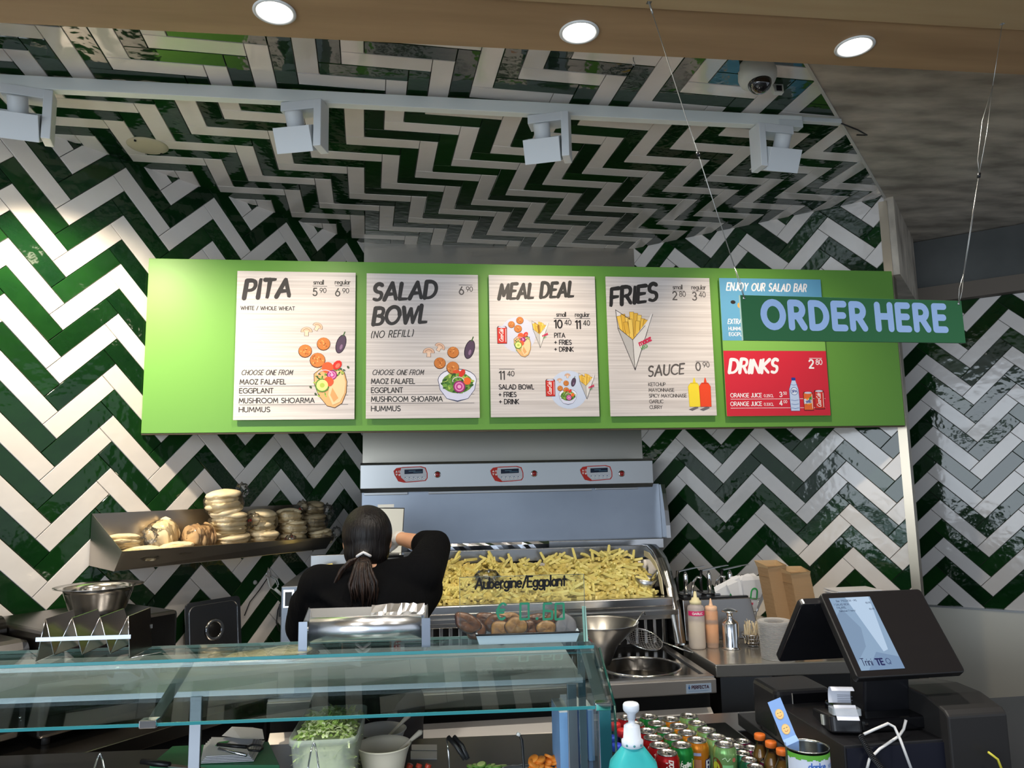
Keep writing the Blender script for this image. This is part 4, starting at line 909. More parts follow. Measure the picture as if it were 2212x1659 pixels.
# control panels: red and white with a display and a button row
for px, lab in ((887, 0), (1095, 0), (1288, 0)):
    c = aY(px, 1025 if px < 1000 else (1024 if px < 1200 else 1022), 3.9985); 
    M_ = Matrix.Translation(c - FO) @ MC; d = Draw(); u_ = 4.0 / 1606
    out = [(-36, 8), (-30, 14), (-16, 16), (22, 17), (32, 14), (36, 2), (36, -8), (32, -14), (10, -16), (-14, -17), (-26, -14), (-34, 0)]
    P_ = lambda pts: [(a * u_, b_ * u_) for a, b_ in pts]
    d.poly(P_([(a * 1.0, b_ * 1.0) for a, b_ in out]), lin((200, 50, 38))); d.layer()
    d.poly(P_([(-20, 14), (20, 15.3), (30, 12.5), (34, 2), (34, -8), (30, -12.6), (10, -14.2), (-10, -15), (-20, -6), (-22, 4)]), lin((206, 208, 214))); d.layer()
    d.poly(P_([(-13, 1), (26, 2), (26, 11.5), (-13, 10.5)]), lin((18, 34, 58))); d.layer(); d.line(P_([(-4, 7), (10, 7.4)]), .9 * u_, lin((110, 150, 170)), 4); d.line(P_([(6, 4.5), (24, 5)]), .9 * u_, lin((90, 130, 150)), 4)
    for k_ in range(5): d.disc((-8 + 9 * k_) * u_, -8.5 * u_, 2.6 * u_, lin((236, 238, 240)), 10); d.layer(.0001); d.disc((-8 + 9 * k_) * u_, -8.5 * u_, .9 * u_, lin((90, 60, 60)), 6); d.disc((-11.5 + 9 * k_) * u_, -6 * u_, 1 * u_, lin((60, 80, 120)), 6)
    d.poly(P_([(-32, 4.5), (-27, 4.5), (-29.5, 9)]), lin((240, 220, 215))); d.poly(P_([(-32, 2), (-27, 2), (-29.5, -2.5)]), lin((240, 220, 215))); d.rect(-25.5 * u_, 4.5 * u_, -21.5 * u_, 8.5 * u_, lin((240, 225, 220))); d.layer(.0001); d.rect(-24.5 * u_, 5.5 * u_, -22.5 * u_, 7.5 * u_, lin((200, 50, 38))); d.disc(-23.5 * u_, -.5 * u_, 2.3 * u_, lin((240, 220, 215)), 10)
    o = d.build('control_panel', M_, fry)
    c2 = aY({887: 945, 1095: 1154, 1288: 1343}[px], 1025 if px < 1000 else 1023, 3.999)
    k_ = MB().lathe([(.017, 0), (.017, .002), (.0135, .003), (.0125, .008), (.009, .010), (0, .010)], 18, Matrix.Translation(c2 - FO) @ MC).build('button', mat('button_red', (.32, .015, .012), .25), fry)
    MB().lathe([(.0128, .0), (.0175, .0), (.0178, .003), (.0135, .0035)], 18, Matrix.Translation(c2 - FO) @ MC, cap=False).build('button_ring', STEELB, k_)
# ---------------- the fries: a mound, 300 of the top ones singly
rnd = random.Random(11)
FRYM = mat('fry', (.66, .58, .17), .45, noise=((18, 18, 18), (.3, .7), (.80, .72, .30)))
def heap_z(x, y):
    t = (y - 3.40) / .30
    return 1.085 + .150 * min(1, max(0, t)) * (1 + .10 * sin(x * 9) + .07 * sin(x * 23 + y * 20)) - .03 * max(0, (x - .9) / .2) * (1 - t)
def fry_mesh(L, bend):
    b = MB(); n = 3; w = .0065
    vs = []; 
    for i in range(n + 1):
        x = (i / n - .5) * L; z = bend * (1 - (2 * i / n - 1) ** 2); ww = w * (.82 if i in (0, n) else 1)
        vs += [(x, -ww, z - ww), (x, ww, z - ww), (x, ww, z + ww), (x, -ww, z + ww)]
    fs = [(3, 2, 1, 0), (4 * n, 4 * n + 1, 4 * n + 2, 4 * n + 3)]
    for i in range(n):
        for k in range(4): fs.append((i * 4 + k, i * 4 + (k + 1) % 4, (i + 1) * 4 + (k + 1) % 4, (i + 1) * 4 + k))
    return vs, fs
protos = []
for k in range(8):
    vs, fs = fry_mesh(.045 + .045 * rnd.random(), rnd.choice((-1, 1)) * .006 * rnd.random()); me = bpy.data.meshes.new('potato_fry'); me.from_pydata(vs, [], fs); me.materials.append(FRYM)
    bm = bmesh.new(); bm.from_mesh(me); bmesh.ops.bevel(bm, geom=list(bm.edges), offset=.0012, segments=1, affect='EDGES'); bm.to_mesh(me); bm.free(); protos.append(me)
hb = MB(); nx_, ny_ = 60, 10; 
vs = [(-.5 + 1.6 * i / nx_, 3.415 + .30 * j / ny_, heap_z(-.5 + 1.6 * i / nx_, 3.415 + .30 * j / ny_) - .014) for j in range(ny_ + 1) for i in range(nx_ + 1)]
hb.add(vs, [(j * (nx_ + 1) + i, j * (nx_ + 1) + i + 1, (j + 1) * (nx_ + 1) + i + 1, (j + 1) * (nx_ + 1) + i) for j in range(ny_) for i in range(nx_)])
for k in range(1500):
    x, y = rnd.uniform(-.45, 1.09), rnd.uniform(3.425, 3.70)
    if x < -.1 and rnd.random() < .6: continue
    vs, fs = fry_mesh(.045 + .04 * rnd.random(), .004); M_ = Mz((x, y, heap_z(x, y) - .004 + rnd.uniform(-.008, .006)), rnd.random() * pi, 0, rnd.uniform(-.5, .5)); hb.add([M_ @ Vector(v) for v in vs], fs)
tag(hb.build('potato_fries_heap', mat('fry_deep', (.62, .51, .15), .5, noise=((18, 18, 18), (.3, .7), (.74, .63, .24)))), 'deep heap of raw-cut yellow potato fries filling the steel bin', 'fries', kind='stuff')
for k in range(300):
    x = rnd.uniform(-.02, 1.08); y = 3.43 + .27 * rnd.random() ** .85; back = y > 3.66
    o = bpy.data.objects.new('potato_fry', protos[k % 8]); COL.objects.link(o); z = heap_z(x, y) + .012 + rnd.uniform(-.002, .008)
    o.location = (x, y, z + (.012 if back else 0)); o.rotation_euler = (rnd.uniform(-.4, .4), rnd.uniform(-1.1, -.3) if back and rnd.random() < .22 else rnd.uniform(-.6, .6), rnd.random() * pi)
    tag(o, 'single pale yellow potato fry lying on top of the fries heap', 'fry', 'fries on top of the heap in the steel bin')
# scoop standing in the fries
c = aY(1392, 1262, 3.52); t = thing('fry_scoop', c + Vector((0, 0, -.035)), 'steel scoop pushed into the right end of the fries', 'scoop')
b = MB(); b.lathe([(.030, -.02), (.044, .035), (.055, .068), (.0545, .068), (.043, .035), (.029, -.018)], 24, Mz((0, 0, 0), 0, .15, .1), cap=False); b.lathe([(0, -.02), (.030, -.02)], 24, Mz((0, 0, 0), 0, .15, .1), cap=False); b.build('cup', STEEL, t)
MB().tube([(.035, .0, .05), (.06, -.02, .085), (.065, -.025, .10)], .009, 10).build('handle', STEELB, t)
# crumpled foil / clear bag in the fries
c = aY(1052, 1255, 3.50); rn = random.Random(4); o = MB().ellip((0, 0, 0), (.062, .05, .030), 18, 10, fn=lambda d_: 1 + .25 * sin(d_.x * 9 + d_.z * 7) * sin(d_.y * 11)).build('clear_bag', glassmat('film', (1, 1, 1), 3.0, .08, .80)); o.location = c + Vector((0, 0, .02)); tag(o, 'crumpled clear plastic bag lying on the fries', 'bag')
# folded foil strip on the ledge
a_ = aY(955, 1178, 3.947); e_ = aY(1186, 1172, 3.947); b = MB(); n = 26; rr = random.Random(2)
vs = []
for i in range(n + 1):
    x = -.06 + (e_.x + .06) * i / n; z0_ = 1.325 + rr.uniform(-.004, .004); vs += [(x, 4.02, 1.3155), (x, 3.949, 1.3155 + rr.uniform(0, .002)), (x, 3.944 + rr.uniform(-.003, .002), 1.303), (x, 3.946 + rr.uniform(-.004, 0), z0_ - .052)]
fs = [(i * 4 + k, i * 4 + k + 1, i * 4 + k + 5, i * 4 + k + 4) for i in range(n) for k in range(3)]
b.add(vs, fs); tag(b.build('foil_sheet', mat('foil', (.82, .83, .86), .18, 1.0)), 'strip of crinkled kitchen foil wrapped over the fryer ledge', 'foil')
# ================================================================== LEFT WALL: BREAD SHELF, COUNTER, BOXES
def WP(u, d, z): return Vector((LPO.x + LDIR.x * u + LNOR.x * d, LPO.y + LDIR.y * u + LNOR.y * d, z))
def WU(px, py, d):
    p = aP(px, py, LPO + LNOR * d, LNOR); return ((p - LPO).dot(LDIR), p.z)
MW = lambda u, d, z: frame(WP(u, d, z), LDIR, -LNOR)      # local: x along wall, y into the wall, z up
uL, _ = WU(185, 1110, .008); uL2, _ = WU(277, 1191, .25); uR, _ = WU(720, 1160, .25)
uL = (uL + uL2) / 2
shelf = thing('bread_shelf', WP(uL, .008, 1.335), 'long stainless wall shelf with raised lip holding bags of pita bread', 'shelf')
SO = WP(uL, .008, 1.335)
SH = mat('steel_shelf', (.52, .48, .43), .30, 1.0, bump=((50, 3, 3), .04, .003), noise=((2, 2, 2), (.3, .7), (.50, .47, .43)))
def sq(name, pts, t=.002):
    b = MB(); b.quad(*[WP(u, d, z) - SO for u, d, z in pts], t); return b.build(name, SH, shelf)
sq('back_plate', [(uL, .012, 1.335), (uR, .012, 1.335), (uR, .012, 1.536), (uL, .012, 1.536)])
sq('base_plate', [(uL, .20, 1.322), (uR, .20, 1.318), (uR, .012, 1.335), (uL, .012, 1.335)])
sq('front_lip', [(uL, .20, 1.322), (uR, .20, 1.318), (uR, .25, 1.376), (uL, .25, 1.396)])
for u, zt_ in ((uL, 1.396), (uR, 1.376)):
    b = MB(); vs = [WP(u + e, d, z) - SO for e in (-.001, .001) for d, z in ((.012, 1.335), (.20, 1.32), (.25, zt_), (.012, 1.536 if u == uL else 1.42))]
    b.add(vs, [(3, 2, 1, 0), (4, 5, 6, 7)] + [(i, (i + 1) % 4, 4 + (i + 1) % 4, 4 + i) for i in range(4)]); b.build('end_plate', SH, shelf)
# ---- pita bags
PITA = mat('pita', (.80, .64, .38), .75, noise=((14, 14, 14), (.3, .7), (.90, .78, .55)), bump=((40, 40, 40), .3, .004))
PITAB = mat('pita_brown', (.30, .17, .08), .75, noise=((14, 14, 14), (.3, .68), (.56, .38, .19)), bump=((40, 40, 40), .3, .004))
PITAW = mat('pita_wholewheat', (.24, .19, .11), .8, noise=((18, 18, 18), (.3, .7), (.36, .29, .18)), bump=((40, 40, 40), .3, .004))
FILM = glassmat('bag_film', (1, .995, .98), .9, .2, .985); RED = mat('red_tie', (.7, .02, .02), .4)
fb = FILM.node_tree; nn = fb.nodes.new('ShaderNodeTexNoise'); nn.inputs['Scale'].default_value = 38; bb_ = fb.nodes.new('ShaderNodeBump'); bb_.inputs['Strength'].default_value = .9; bb_.inputs['Distance'].default_value = .01
tcn = fb.nodes.new('ShaderNodeTexCoord'); fb.links.new(tcn.outputs['Object'], nn.inputs['Vector'])
fb.links.new(nn.outputs['Fac'], bb_.inputs['Height']); fb.links.new(bb_.outputs[0], [n for n in fb.nodes if n.type == 'BSDF_GLOSSY'][0].inputs['Normal']); fb.links.new(bb_.outputs[0], [n for n in fb.nodes if n.type == 'FRESNEL'][0].inputs['Normal'])
rb = random.Random(5)
def pita_bag(u, d, z, n, r, th, label, m=None, M=None, knot=None, squash=.82, tie=True):
    """n pitas stacked along local z, wrapped in film; M tilts the pack"""
    m = m or PITA; H = n * th
    M0 = MW(u, d, z) @ (M or Matrix.Identity(4))
    t = thing('pita_bag', (0, 0, 0), label, 'bread bag', 'bags of pita on the steel shelf'); t.matrix_world = M0
    for k in range(n):
        ph = rb.random() * 6; e = .75 + .25 * sin(pi * (k + .7) / (n + .4)); rr = r * (.95 + .08 * rb.random())
        o = MB().ellip((rb.uniform(-.005, .005), rb.uniform(-.005, .005), (k + .5) * th), (rr, rr * squash, th * 1.05), 22, 8, fn=lambda D: 1 + .05 * sin(3 * atan2(D.y, D.x) + ph) + .03 * sin(7 * atan2(D.y, D.x) + ph * 2)).build('pita', m, t)
        o.rotation_euler = (rb.uniform(-.06, .06), rb.uniform(-.07, .07), 0)
    sh = MB().ellip((0, 0, H / 2), (r * 1.07, r * squash * 1.09, H * .60), 30, 18, fn=lambda D: (1 / max(.62, (abs(D.x) ** 3 + abs(D.y) ** 3 + abs(D.z) ** 3) ** (1 / 3))) * (.97 + .035 * sin(D.x * 23 + D.z * 9) * sin(D.y * 17 + D.z * 21)) * .98)
    sh.build('plastic_bag', FILM, t)
    if knot is not None:
        kx, ky, kz = knot; D = Vector((kx, ky, kz)); L = D.length; Dn = D.normalized(); B0 = Vector((0, 0, H / 2)) + Vector((Dn.x * r, Dn.y * r * squash, Dn.z * H * .55)); b = MB()
        b.ellip(B0 + Dn * (L * .55), (L * .42, L * .42, L * .5), 16, 10, fn=lambda q: 1 + .35 * sin(q.x * 9 + 1) * sin(q.z * 8 + q.y * 7)); b.tube([B0 - Dn * .01, B0 + Dn * .012, B0 + Dn * L * .3], [.02, .006, .02], 10)
        b.build('bag_neck', FILM, t)
        if tie: MB().tube([B0 + Dn * .004, B0 + Dn * .018], [.0075, .0075], 10).build('twist_tie', RED, t)
    return t
def UB(px, d=.12): return WU(px, 1180, d)[0]
pita_bag(UB(497), .125, 1.340, 4, .082, .0195, 'bag of pale pitas at the bottom of the tallest stack on the shelf')
pita_bag(UB(492), .125, 1.418, 5, .084, .0195, 'bag of pale pitas in the middle of the tallest stack', knot=(.055, -.02, .01))
pita_bag(UB(482), .125, 1.516, 4, .080, .0235, 'tilted bag of pale pitas on top of the tallest stack', M=Matrix.Rotation(-.13, 4, 'Y'), knot=(.055, 0, .03), tie=False)
pita_bag(UB(567), .125, 1.340, 4, .070, .0205, 'lower bag of pale pitas right of the tallest stack')
pita_bag(UB(562), .125, 1.424, 4, .070, .0225, 'upper bag of pale pitas just right of the tallest stack')
pita_bag(UB(629), .125, 1.340, 3, .068, .0185, 'bottom bag of pitas with red tie, second stack from shelf right end', knot=(-.04, -.05, 0))
pita_bag(UB(631), .125, 1.400, 3, .069, .0185, 'middle bag of pitas, second stack from shelf right end')
pita_bag(UB(621), .125, 1.458, 3, .066, .0185, 'top bag of pitas, second stack from shelf right end', knot=(.045, -.01, .04))
pita_bag(UB(690), .125, 1.340, 4, .064, .0165, 'lowest bag of pitas at the right end of the shelf', knot=(.045, -.02, .015), tie=False)
pita_bag(UB(676), .125, 1.410, 4, .066, .0185, 'brown bag of wholewheat pitas in the middle, right end stack', PITAW, knot=(.06, 0, .045))
pita_bag(UB(672), .125, 1.488, 3, .062, .0185, 'brown bag of wholewheat pitas topmost, right end stack', PITAW)
RX = lambda a: Matrix.Rotation(a, 4, 'X'); RY = lambda a: Matrix.Rotation(a, 4, 'Y'); TR = lambda x, y, z: Matrix.Translation((x, y, z))
pita_bag(UB(398), .14, 1.412, 6, .064, .0175, 'bag of pitas standing on edge, brown round face turned left', PITAB, M=RY(pi / 2) @ RX(0), knot=None, squash=.98)
pita_bag(UB(348), .075, 1.424, 5, .062, .018, 'bag of pitas on edge behind the brown one, knot up left', PITA, M=Matrix.Rotation(.35, 4, 'Z') @ RY(pi / 2 - .25), knot=(.045, .02, -.045), squash=.95)
pita_bag(UB(368), .175, 1.352, 3, .074, .0165, 'flat bag of pitas at shelf front, in front of the upright ones', PITA, M=RX(-.05))
pita_bag(UB(295), .165, 1.345, 3, .078, .0165, 'flat bag of pitas at the left front corner of the shelf', PITA, M=RY(.04))
pita_bag(UB(272), .10, 1.395, 3, .070, .0165, 'flat bag of pitas lying against the left end plate', PITA, M=RY(.12) @ RX(-.08), knot=(.05, -.03, .03), tie=False)
# ---- worktop along the left wall
CT = thing('left_worktop', WP(-.6, .65, 0), 'long stainless worktop running along the left tiled wall', 'worktop'); CO = WP(-.6, .65, 0)
def wbox(b, u0, u1, d0, d1, z0, z1, O):
    vs = [WP(u, d, z) - O for z in (z0, z1) for u, d in ((u0, d1), (u1, d1), (u1, d0), (u0, d0))]
    return b.add(vs, ((0, 3, 2, 1), (4, 5, 6, 7), (0, 1, 5, 4), (1, 2, 6, 5), (2, 3, 7, 6), (3, 0, 4, 7)))
u_end = 1.02
cpoly = lambda i_, o_: [tuple((WP(-.46, o_, 0) - CO).xy), (-.585 - CO.x, 3.037 - CO.y + (.65 - o_) * 1.3), (-.585 - CO.x, 4.0 - CO.y), tuple((WP(-.46, i_, 0) - CO).xy)]
b = MB(); b.prism(cpoly(.012, .65), .79, .835); b.build('top', mat('steel_top', (.40, .37, .33), .22, 1.0), CT, bevel=.002)
b = MB(); b.prism(cpoly(.03, .60), .10, .789); b.build('cabinet', mat('under_dark', (.022, .022, .024), .5), CT)
b = MB(); [wbox(b, u, u + .05, .08, .55, 0, .10, CO) for u in (-.40, .3, .95)]; b.build('foot', DARK, CT)
# ---- steel prep box with bowl
BX0, BX1 = WU(85, 1560, .5)[0], WU(385, 1330, .5)[0]
OB = WP(BX0, .5, .848)
bxm = mat('steel_box', (.17, .162, .155), .25, 1.0, bump=((40, 3, 3), .05, .003))
hb_ = thing('warming_cabinet', OB, 'dark stainless box standing on the left worktop under the steel bowl', 'appliance')
b = MB(); wbox(b, BX0, BX1, .04, .50, .862, 1.190, OB); b.build('body', bxm, hb_, bevel=.012)
b = MB(); wbox(b, BX0 - .42, BX0 - .003, .04, .44, .862, 1.165, OB); b.build('side_body', bxm, hb_, bevel=.03)
b = MB(); b.tube([WP(BX0 - .30, .20, 1.165) - OB, WP(BX0 - .005, .20, 1.165) - OB], .05, 20); b.build('round_cover', bxm, hb_)
b = MB(); [b.tube([WP(u, d, .836) - OB, WP(u, d, .863) - OB], .012, 10) for u, d in ((BX0 + .04, .46), (BX1 - .04, .46), (BX0 + .04, .1), (BX1 - .04, .1))]; b.build('foot', DARK, hb_)
b = MB(); [b.ellip(WP(u, .442, z) - OB, (.004, .004, .004), 8, 6) for u, z in ((BX0 - .03, .93), (BX0 - .06, .90), (BX0 - .12, 1.10), (BX0 - .04, 1.13))]; b.build('rivet', CHROME, hb_)
c = WP(WU(211, 1325, .30)[0], .30, 1.1905); t = thing('mixing_bowl', c, 'large stainless mixing bowl with wide rim on the dark steel box', 'bowl')
MB().lathe([(.0, 0), (.098, 0), (.108, .006), (.118, .03), (.140, .100), (.146, .118), (.182, .126), (.183, .1285), (.145, .1215), (.137, .100), (.115, .03), (.10, .004), (0, .003)], 48, cap=False).build('bowl', mat('bowl_steel', (.66, .65, .63), .16, 1.0), t).scale = (.80, .80, .76)
# ---- pan lid leaning on the tiles
u0_, u1_ = WU(405, 1300, .07)[0], WU(524, 1295, .07)[0]; zt_ = 1.135; H_ = zt_ - .837
c = WP((u0_ + u1_) / 2, .075, .837); t = thing('pan_lid', c, 'rectangular steel food pan lid leaning upright against the tiles', 'lid')
t.matrix_world = MW((u0_ + u1_) / 2, .075, .837) @ RX(-.10); Wd = (u1_ - u0_)
b = MB(); M_ = RX(pi / 2)
b.rbox((-Wd / 2, 0, 0), (Wd / 2, H_, .006), .022, M_, 5); b.build('plate', mat('lid_steel', (.28, .28, .29), .22, 1.0), t, bevel=.0015)
b = MB(); pts = [(-Wd / 2 + .018, .02), (Wd / 2 - .018, .02), (Wd / 2 - .018, H_ - .02), (-Wd / 2 + .018, H_ - .02)]
ring = []; 
for cx_, cy_, a0_ in ((Wd / 2 - .05, H_ - .05, 0), (-Wd / 2 + .05, H_ - .05, pi / 2), (-Wd / 2 + .05, .05, pi), (Wd / 2 - .05, .05, 1.5 * pi)):
    for i in range(6): a = a0_ + i * pi / 10; ring.append(M_ @ Vector((cx_ + .032 * cos(a), cy_ + .032 * sin(a), .007)))
b.tube(ring, .003, 6, closed=True); b.build('rib', STEELB, t)
b = MB(); b.lathe([(.048, .004), (.044, .012), (.038, .008), (.034, .010), (.032, .002), (0, .002)], 30, M_ @ TR(0, H_ * .56, .004), cap=False); b.build('handle_recess', CHROME, t)
b = MB(); b.lathe([(.0, .012), (.030, .012), (.033, .009)], 24, M_ @ TR(0, H_ * .56, .0), cap=False); b.build('handle_disc', mat('lid_dark', (.03, .03, .03), .3, .6), t)
# ---- hook with cables on the tiles
hu, hz_ = WU(580, 1235, .02)
t = thing('wall_cables', WP(hu, .008, hz_), 'white and black cables with a plug hanging from a hook on the tiles', 'cable'); OC = WP(hu, .008, hz_)
def wt(px, py, d=.02): u, z = WU(px, py, d); return WP(u, d, z) - OC
b = MB(); b.tube([wt(574, 1246), wt(579, 1226, .012), wt(585, 1246), wt(574, 1246)], .0022, 6); b.build('hook', STEELB, t)
b = MB(); b.tube([wt(578, 1248), wt(583, 1268), wt(594, 1276), wt(602, 1262), wt(598, 1250), wt(585, 1246), wt(594, 1252), wt(601, 1268)], .0028, 6); b.build('white_cable', WHITEP, t)
b = MB(); b.tube([wt(594, 1272), wt(612, 1288)], .008, 8); b.build('plug', WHITEP, t)
b = MB(); b.tube([wt(609, 1296), wt(600, 1318), wt(597, 1345), wt(603, 1362), wt(612, 1368)], .0028, 6); b.tube([wt(577, 1250), wt(560, 1275), wt(540, 1300), wt(528, 1330)], .0025, 6); b.build('black_cable', BLACK, t)
b = MB(); b.box((-.008, -.012, -.03), (.008, .004, .03), Mz(wt(607, 1318))); b.build('socket', BLACK, t)
b = MB(); b.ellip(WP(*[WU(551, 1258, .0075)[0], .0075, WU(551, 1258, .0075)[1]]) , (.011, .011, .011), 12, 8); o = b.build('wall_plug', mat('plug_grey', (.35, .36, .34), .5)); tag(o, 'small grey round cap on a dark green tile left of the cables', 'cap')
# ================================================================== RIGHT-HAND COUNTER
RZT = .90
def rwall_y(x): return 4.00028 - (x - 1.68313) * .87544      # room face of the right wall
rc = thing('right_worktop', (1.6, 3.0, 0), 'stainless worktop along the right tiled wall carrying sauces and boxes', 'worktop'); RO = Vector((1.6, 3.0, 0))
b = MB(); pts = [(1.158, 2.93), (1.96, 2.86), (2.30, rwall_y(2.30) - .02), (1.75, rwall_y(1.75) - .02), (1.36, 4.20), (1.36, 3.86), (1.205, 3.86), (1.205, 3.30), (1.158, 3.30)]
b.prism([(x - RO.x, y - RO.y) for x, y in pts], RZT - .05, RZT); b.build('top', mat('steel_rtop', (.66, .64, .60), .22, .9, bump=((3, 3, 3), .04, .004)), rc, bevel=.004)
b = MB(); b.prism([(x - RO.x, y - RO.y) for x, y in ((1.19, 2.97), (1.40, 2.955), (1.40, 3.3), (1.19, 3.3))], .08, RZT - .051); b.build('side_panel', STEELD, rc)
b = MB(); b.prism([(x - RO.x, y - RO.y) for x, y in ((1.41, 3.30), (2.02, 3.25), (2.02, 3.31), (1.41, 3.36))], .08, RZT - .051); b.build('back_panel', DARK, rc)
b = MB(); b.prism([(x - RO.x, y - RO.y) for x, y in ((1.41, 2.96), (1.93, 2.915), (2.02, 3.24), (1.41, 3.29))], .55, .57); b.build('undershelf', STEELD, rc)
b = MB(); b.prism([(x - RO.x, y - RO.y) for x, y in ((1.41, 2.955), (1.94, 2.91), (1.94, 2.93), (1.41, 2.975))], .79, RZT - .051); b.build('apron', mat('apron_dark', (.12, .115, .11), .3, .9), rc)
for x, y in ((1.44, 2.99), (1.91, 2.945), (1.3, 3.2)): MB().tube([Vector((x, y, 0)) - RO, Vector((x, y, .79)) - RO], .018, 10).build('leg', STEELD, rc)
# stacked white lids on the undershelf
lt = thing('plate_stack', (1.46, 3.06, .5705), 'stack of pale plastic lids on the shelf under the right worktop', 'lids')
m_ = mat('pale_plastic', (.42, .43, .38), .45)
c = aY(1634, 1545, 3.05); lt.location = (c.x, 3.08, .5705)
me_ = None
for k in range(14):
    if me_ is None: o = MB().lathe([(0, 0), (.062, 0), (.068, .004), (.070, .007), (.069, .0085), (.066, .006), (0, .005)], 28, cap=False).build('lid', m_, lt); me_ = o.data
    else: o = link('lid', me_, None, lt)
    o.location = (0, 0, k * .0085)
# sauce unit with three pumps
su = thing('sauce_dispenser', (1.36, 3.5, RZT), 'stainless box with three sauce pumps beside the frying station', 'sauce dispenser'); SU = Vector((1.36, 3.5, RZT))
yf, yb = 3.36, 3.62; xl, xr = 1.195, 1.520
zf = RZT + .178
b = MB(); vs = [Vector(p) - SU for p in ((xl, yf, RZT + .001), (xr + .03, yf, RZT + .001), (xr, yf + .02, zf), (xl, yf + .02, zf), (xl, yb, RZT + .001), (xr + .03, yb, RZT + .001), (xr, yb, zf + .0), (xl, yb, zf + .0))]
b.add(vs, ((0, 1, 2, 3), (5, 4, 7, 6), (3, 2, 6, 7), (0, 4, 5, 1), (1, 5, 6, 2), (0, 3, 7, 4))); b.build('housing', mat('steel_sauce', (.30, .285, .27), .25, 1.0), su, bevel=.003)
b = MB(); b.box(Vector((xl + .01, yf + .03, zf + .0005)) - SU, Vector((xr - .005, yb - .01, zf + .007)) - SU); b.build('black_top', BLACK, su)
for k, (px, py) in enumerate(((1489, 1281), (1540, 1279), (1585, 1277))):
    yy = yf + .12; c = aY(px, py, yy); c.z = zf + .007; cl = c - SU
    q = MB().rbox((-.052, -.045, 0), (.052, .045, .010), .02, Mz(cl), 4).build('pump_lid', STEELB, su, bevel=.002)
    b = MB(); b.tube([cl + Vector((-.015, 0, .008)), cl + Vector((-.015, 0, .09)), cl + Vector((-.015, 0, .108))], [.011, .011, .004], 12); b.build('pump_tube', CHROME, q).parent = su
    b = MB(); b.tube([cl + Vector((.012, -.005, .012)), cl + Vector((.018, -.012, .06)), cl + Vector((.032, -.03, .085)), cl + Vector((.046, -.045, .082))], .0065, 10); b.build('spout', CHROME, su)
    b = MB(); b.quad(cl + Vector((-.05, -.012, .112)), cl + Vector((.035, -.02, .128)), cl + Vector((.035, .004, .128)), cl + Vector((-.05, .012, .112)), .003); b.quad(cl + Vector((.035, -.02, .128)), cl + Vector((.075, -.024, .133)), cl + Vector((.075, .0, .133)), cl + Vector((.035, .004, .128)), .0015); b.build('pump_lever', STEEL, su)
    b = MB(); b.tube([cl + Vector((-.05, .01, .005)), cl + Vector((-.054, .01, .06)), cl + Vector((-.05, .008, .112))], [.006, .008, .007], 8); b.build('black_handle', BLACK, su)
    b = MB(); b.tube([cl + Vector((-.085, -.02, .02)), cl + Vector((-.05, -.04, .008)), cl + Vector((-.01, -.045, .006))], .005, 6); b.build('ladle_grip', BLACK, su)
# squeeze bottles
SEMI = mat('clear_squeeze', (.66, .58, .56), .35, alpha=.55, spec=.4)
c = aZ(1507, 1400, RZT + .001); t = thing('garlic_sauce_bottle', c, 'tall clear squeeze bottle of cream sauce with a pink GARLIC label', 'sauce bottle')
MB().lathe([(0, 0), (.031, 0), (.0345, .003), (.036, .015), (.036, .168), (.033, .178), (.024, .182), (.024, .198)], 28).build('bottle', SEMI, t)
MB().lathe([(0, .002), (.0335, .004), (.0335, .112), (0, .116)], 24).build('sauce', mat('sauce_cream', (.66, .60, .38), .5), t)
MB().lathe([(.0250, .186), (.0252, .198), (.018, .203), (.015, .212), (.008, .214), (.006, .236), (.003, .24), (0, .24)], 20).build('nozzle', mat('nozzle_cream', (.78, .70, .42), .4), t)
def wrap(d, r, z0):
    d.v = [((r + z) * sin(x / r), -(r + z) * cos(x / r), y + z0) for x, y, z in d.v]; return d
d = Draw(); 
for k in range(12):
    x0_ = -.052 + k * .104 / 12; d.poly([(x0_, 0), (x0_ + .104 / 12, 0), (x0_ + .104 / 12, .020), (x0_, .020)], lin((214, 50, 110)))
d.layer(.0002); d.text('GARLIC', -.0285, .0055, .0085, lin((240, 225, 230)), .26, .22, xs=1.25)
wrap(d, .0362, .140).build('label', Matrix.Identity(4), t)
c = aZ(1540, 1398, RZT + .001); t = thing('orange_sauce_bottle', c, 'squeeze bottle of orange sauce with orange nozzle, right of garlic bottle', 'sauce bottle')
OR = mat('sauce_orange', (.80, .36, .085), .5)
MB().lathe([(0, 0), (.024, 0), (.025, .004), (.025, .016), (.028, .02), (.0285, .15), (.026, .157), (.024, .160)], 26).build('bottle', mat('clear_orange', (.72, .50, .38), .35, alpha=.45), t)
MB().lathe([(.0, .021), (.0268, .022), (.0272, .096), (0, .10)], 22).build('sauce', OR, t); MB().lathe([(.0274, .118), (.0276, .150), (.0256, .156)], 22, cap=False).build('sauce_smear', OR, t)
MB().lathe([(.0262, .152), (.0262, .170), (.022, .174), (.009, .176), (.006, .19), (.0025, .206), (0, .206)], 22).build('nozzle', mat('nozzle_orange', (.82, .52, .34), .4), t)
c = aZ(1580, 1400, RZT + .001); t = thing('steel_pump_bottle', c, 'small stainless pump bottle between orange sauce and stirring sticks', 'pump bottle')
MB().lathe([(0, 0), (.040, 0), (.0415, .003), (.036, .006), (.035, .010), (.035, .105), (.030, .113), (.014, .124), (.0115, .128), (.0115, .137), (.013, .140), (.013, .148), (.033, .153), (.035, .157), (.028, .160), (.012, .166), (0, .167)], 32).build('body', STEELB, t)
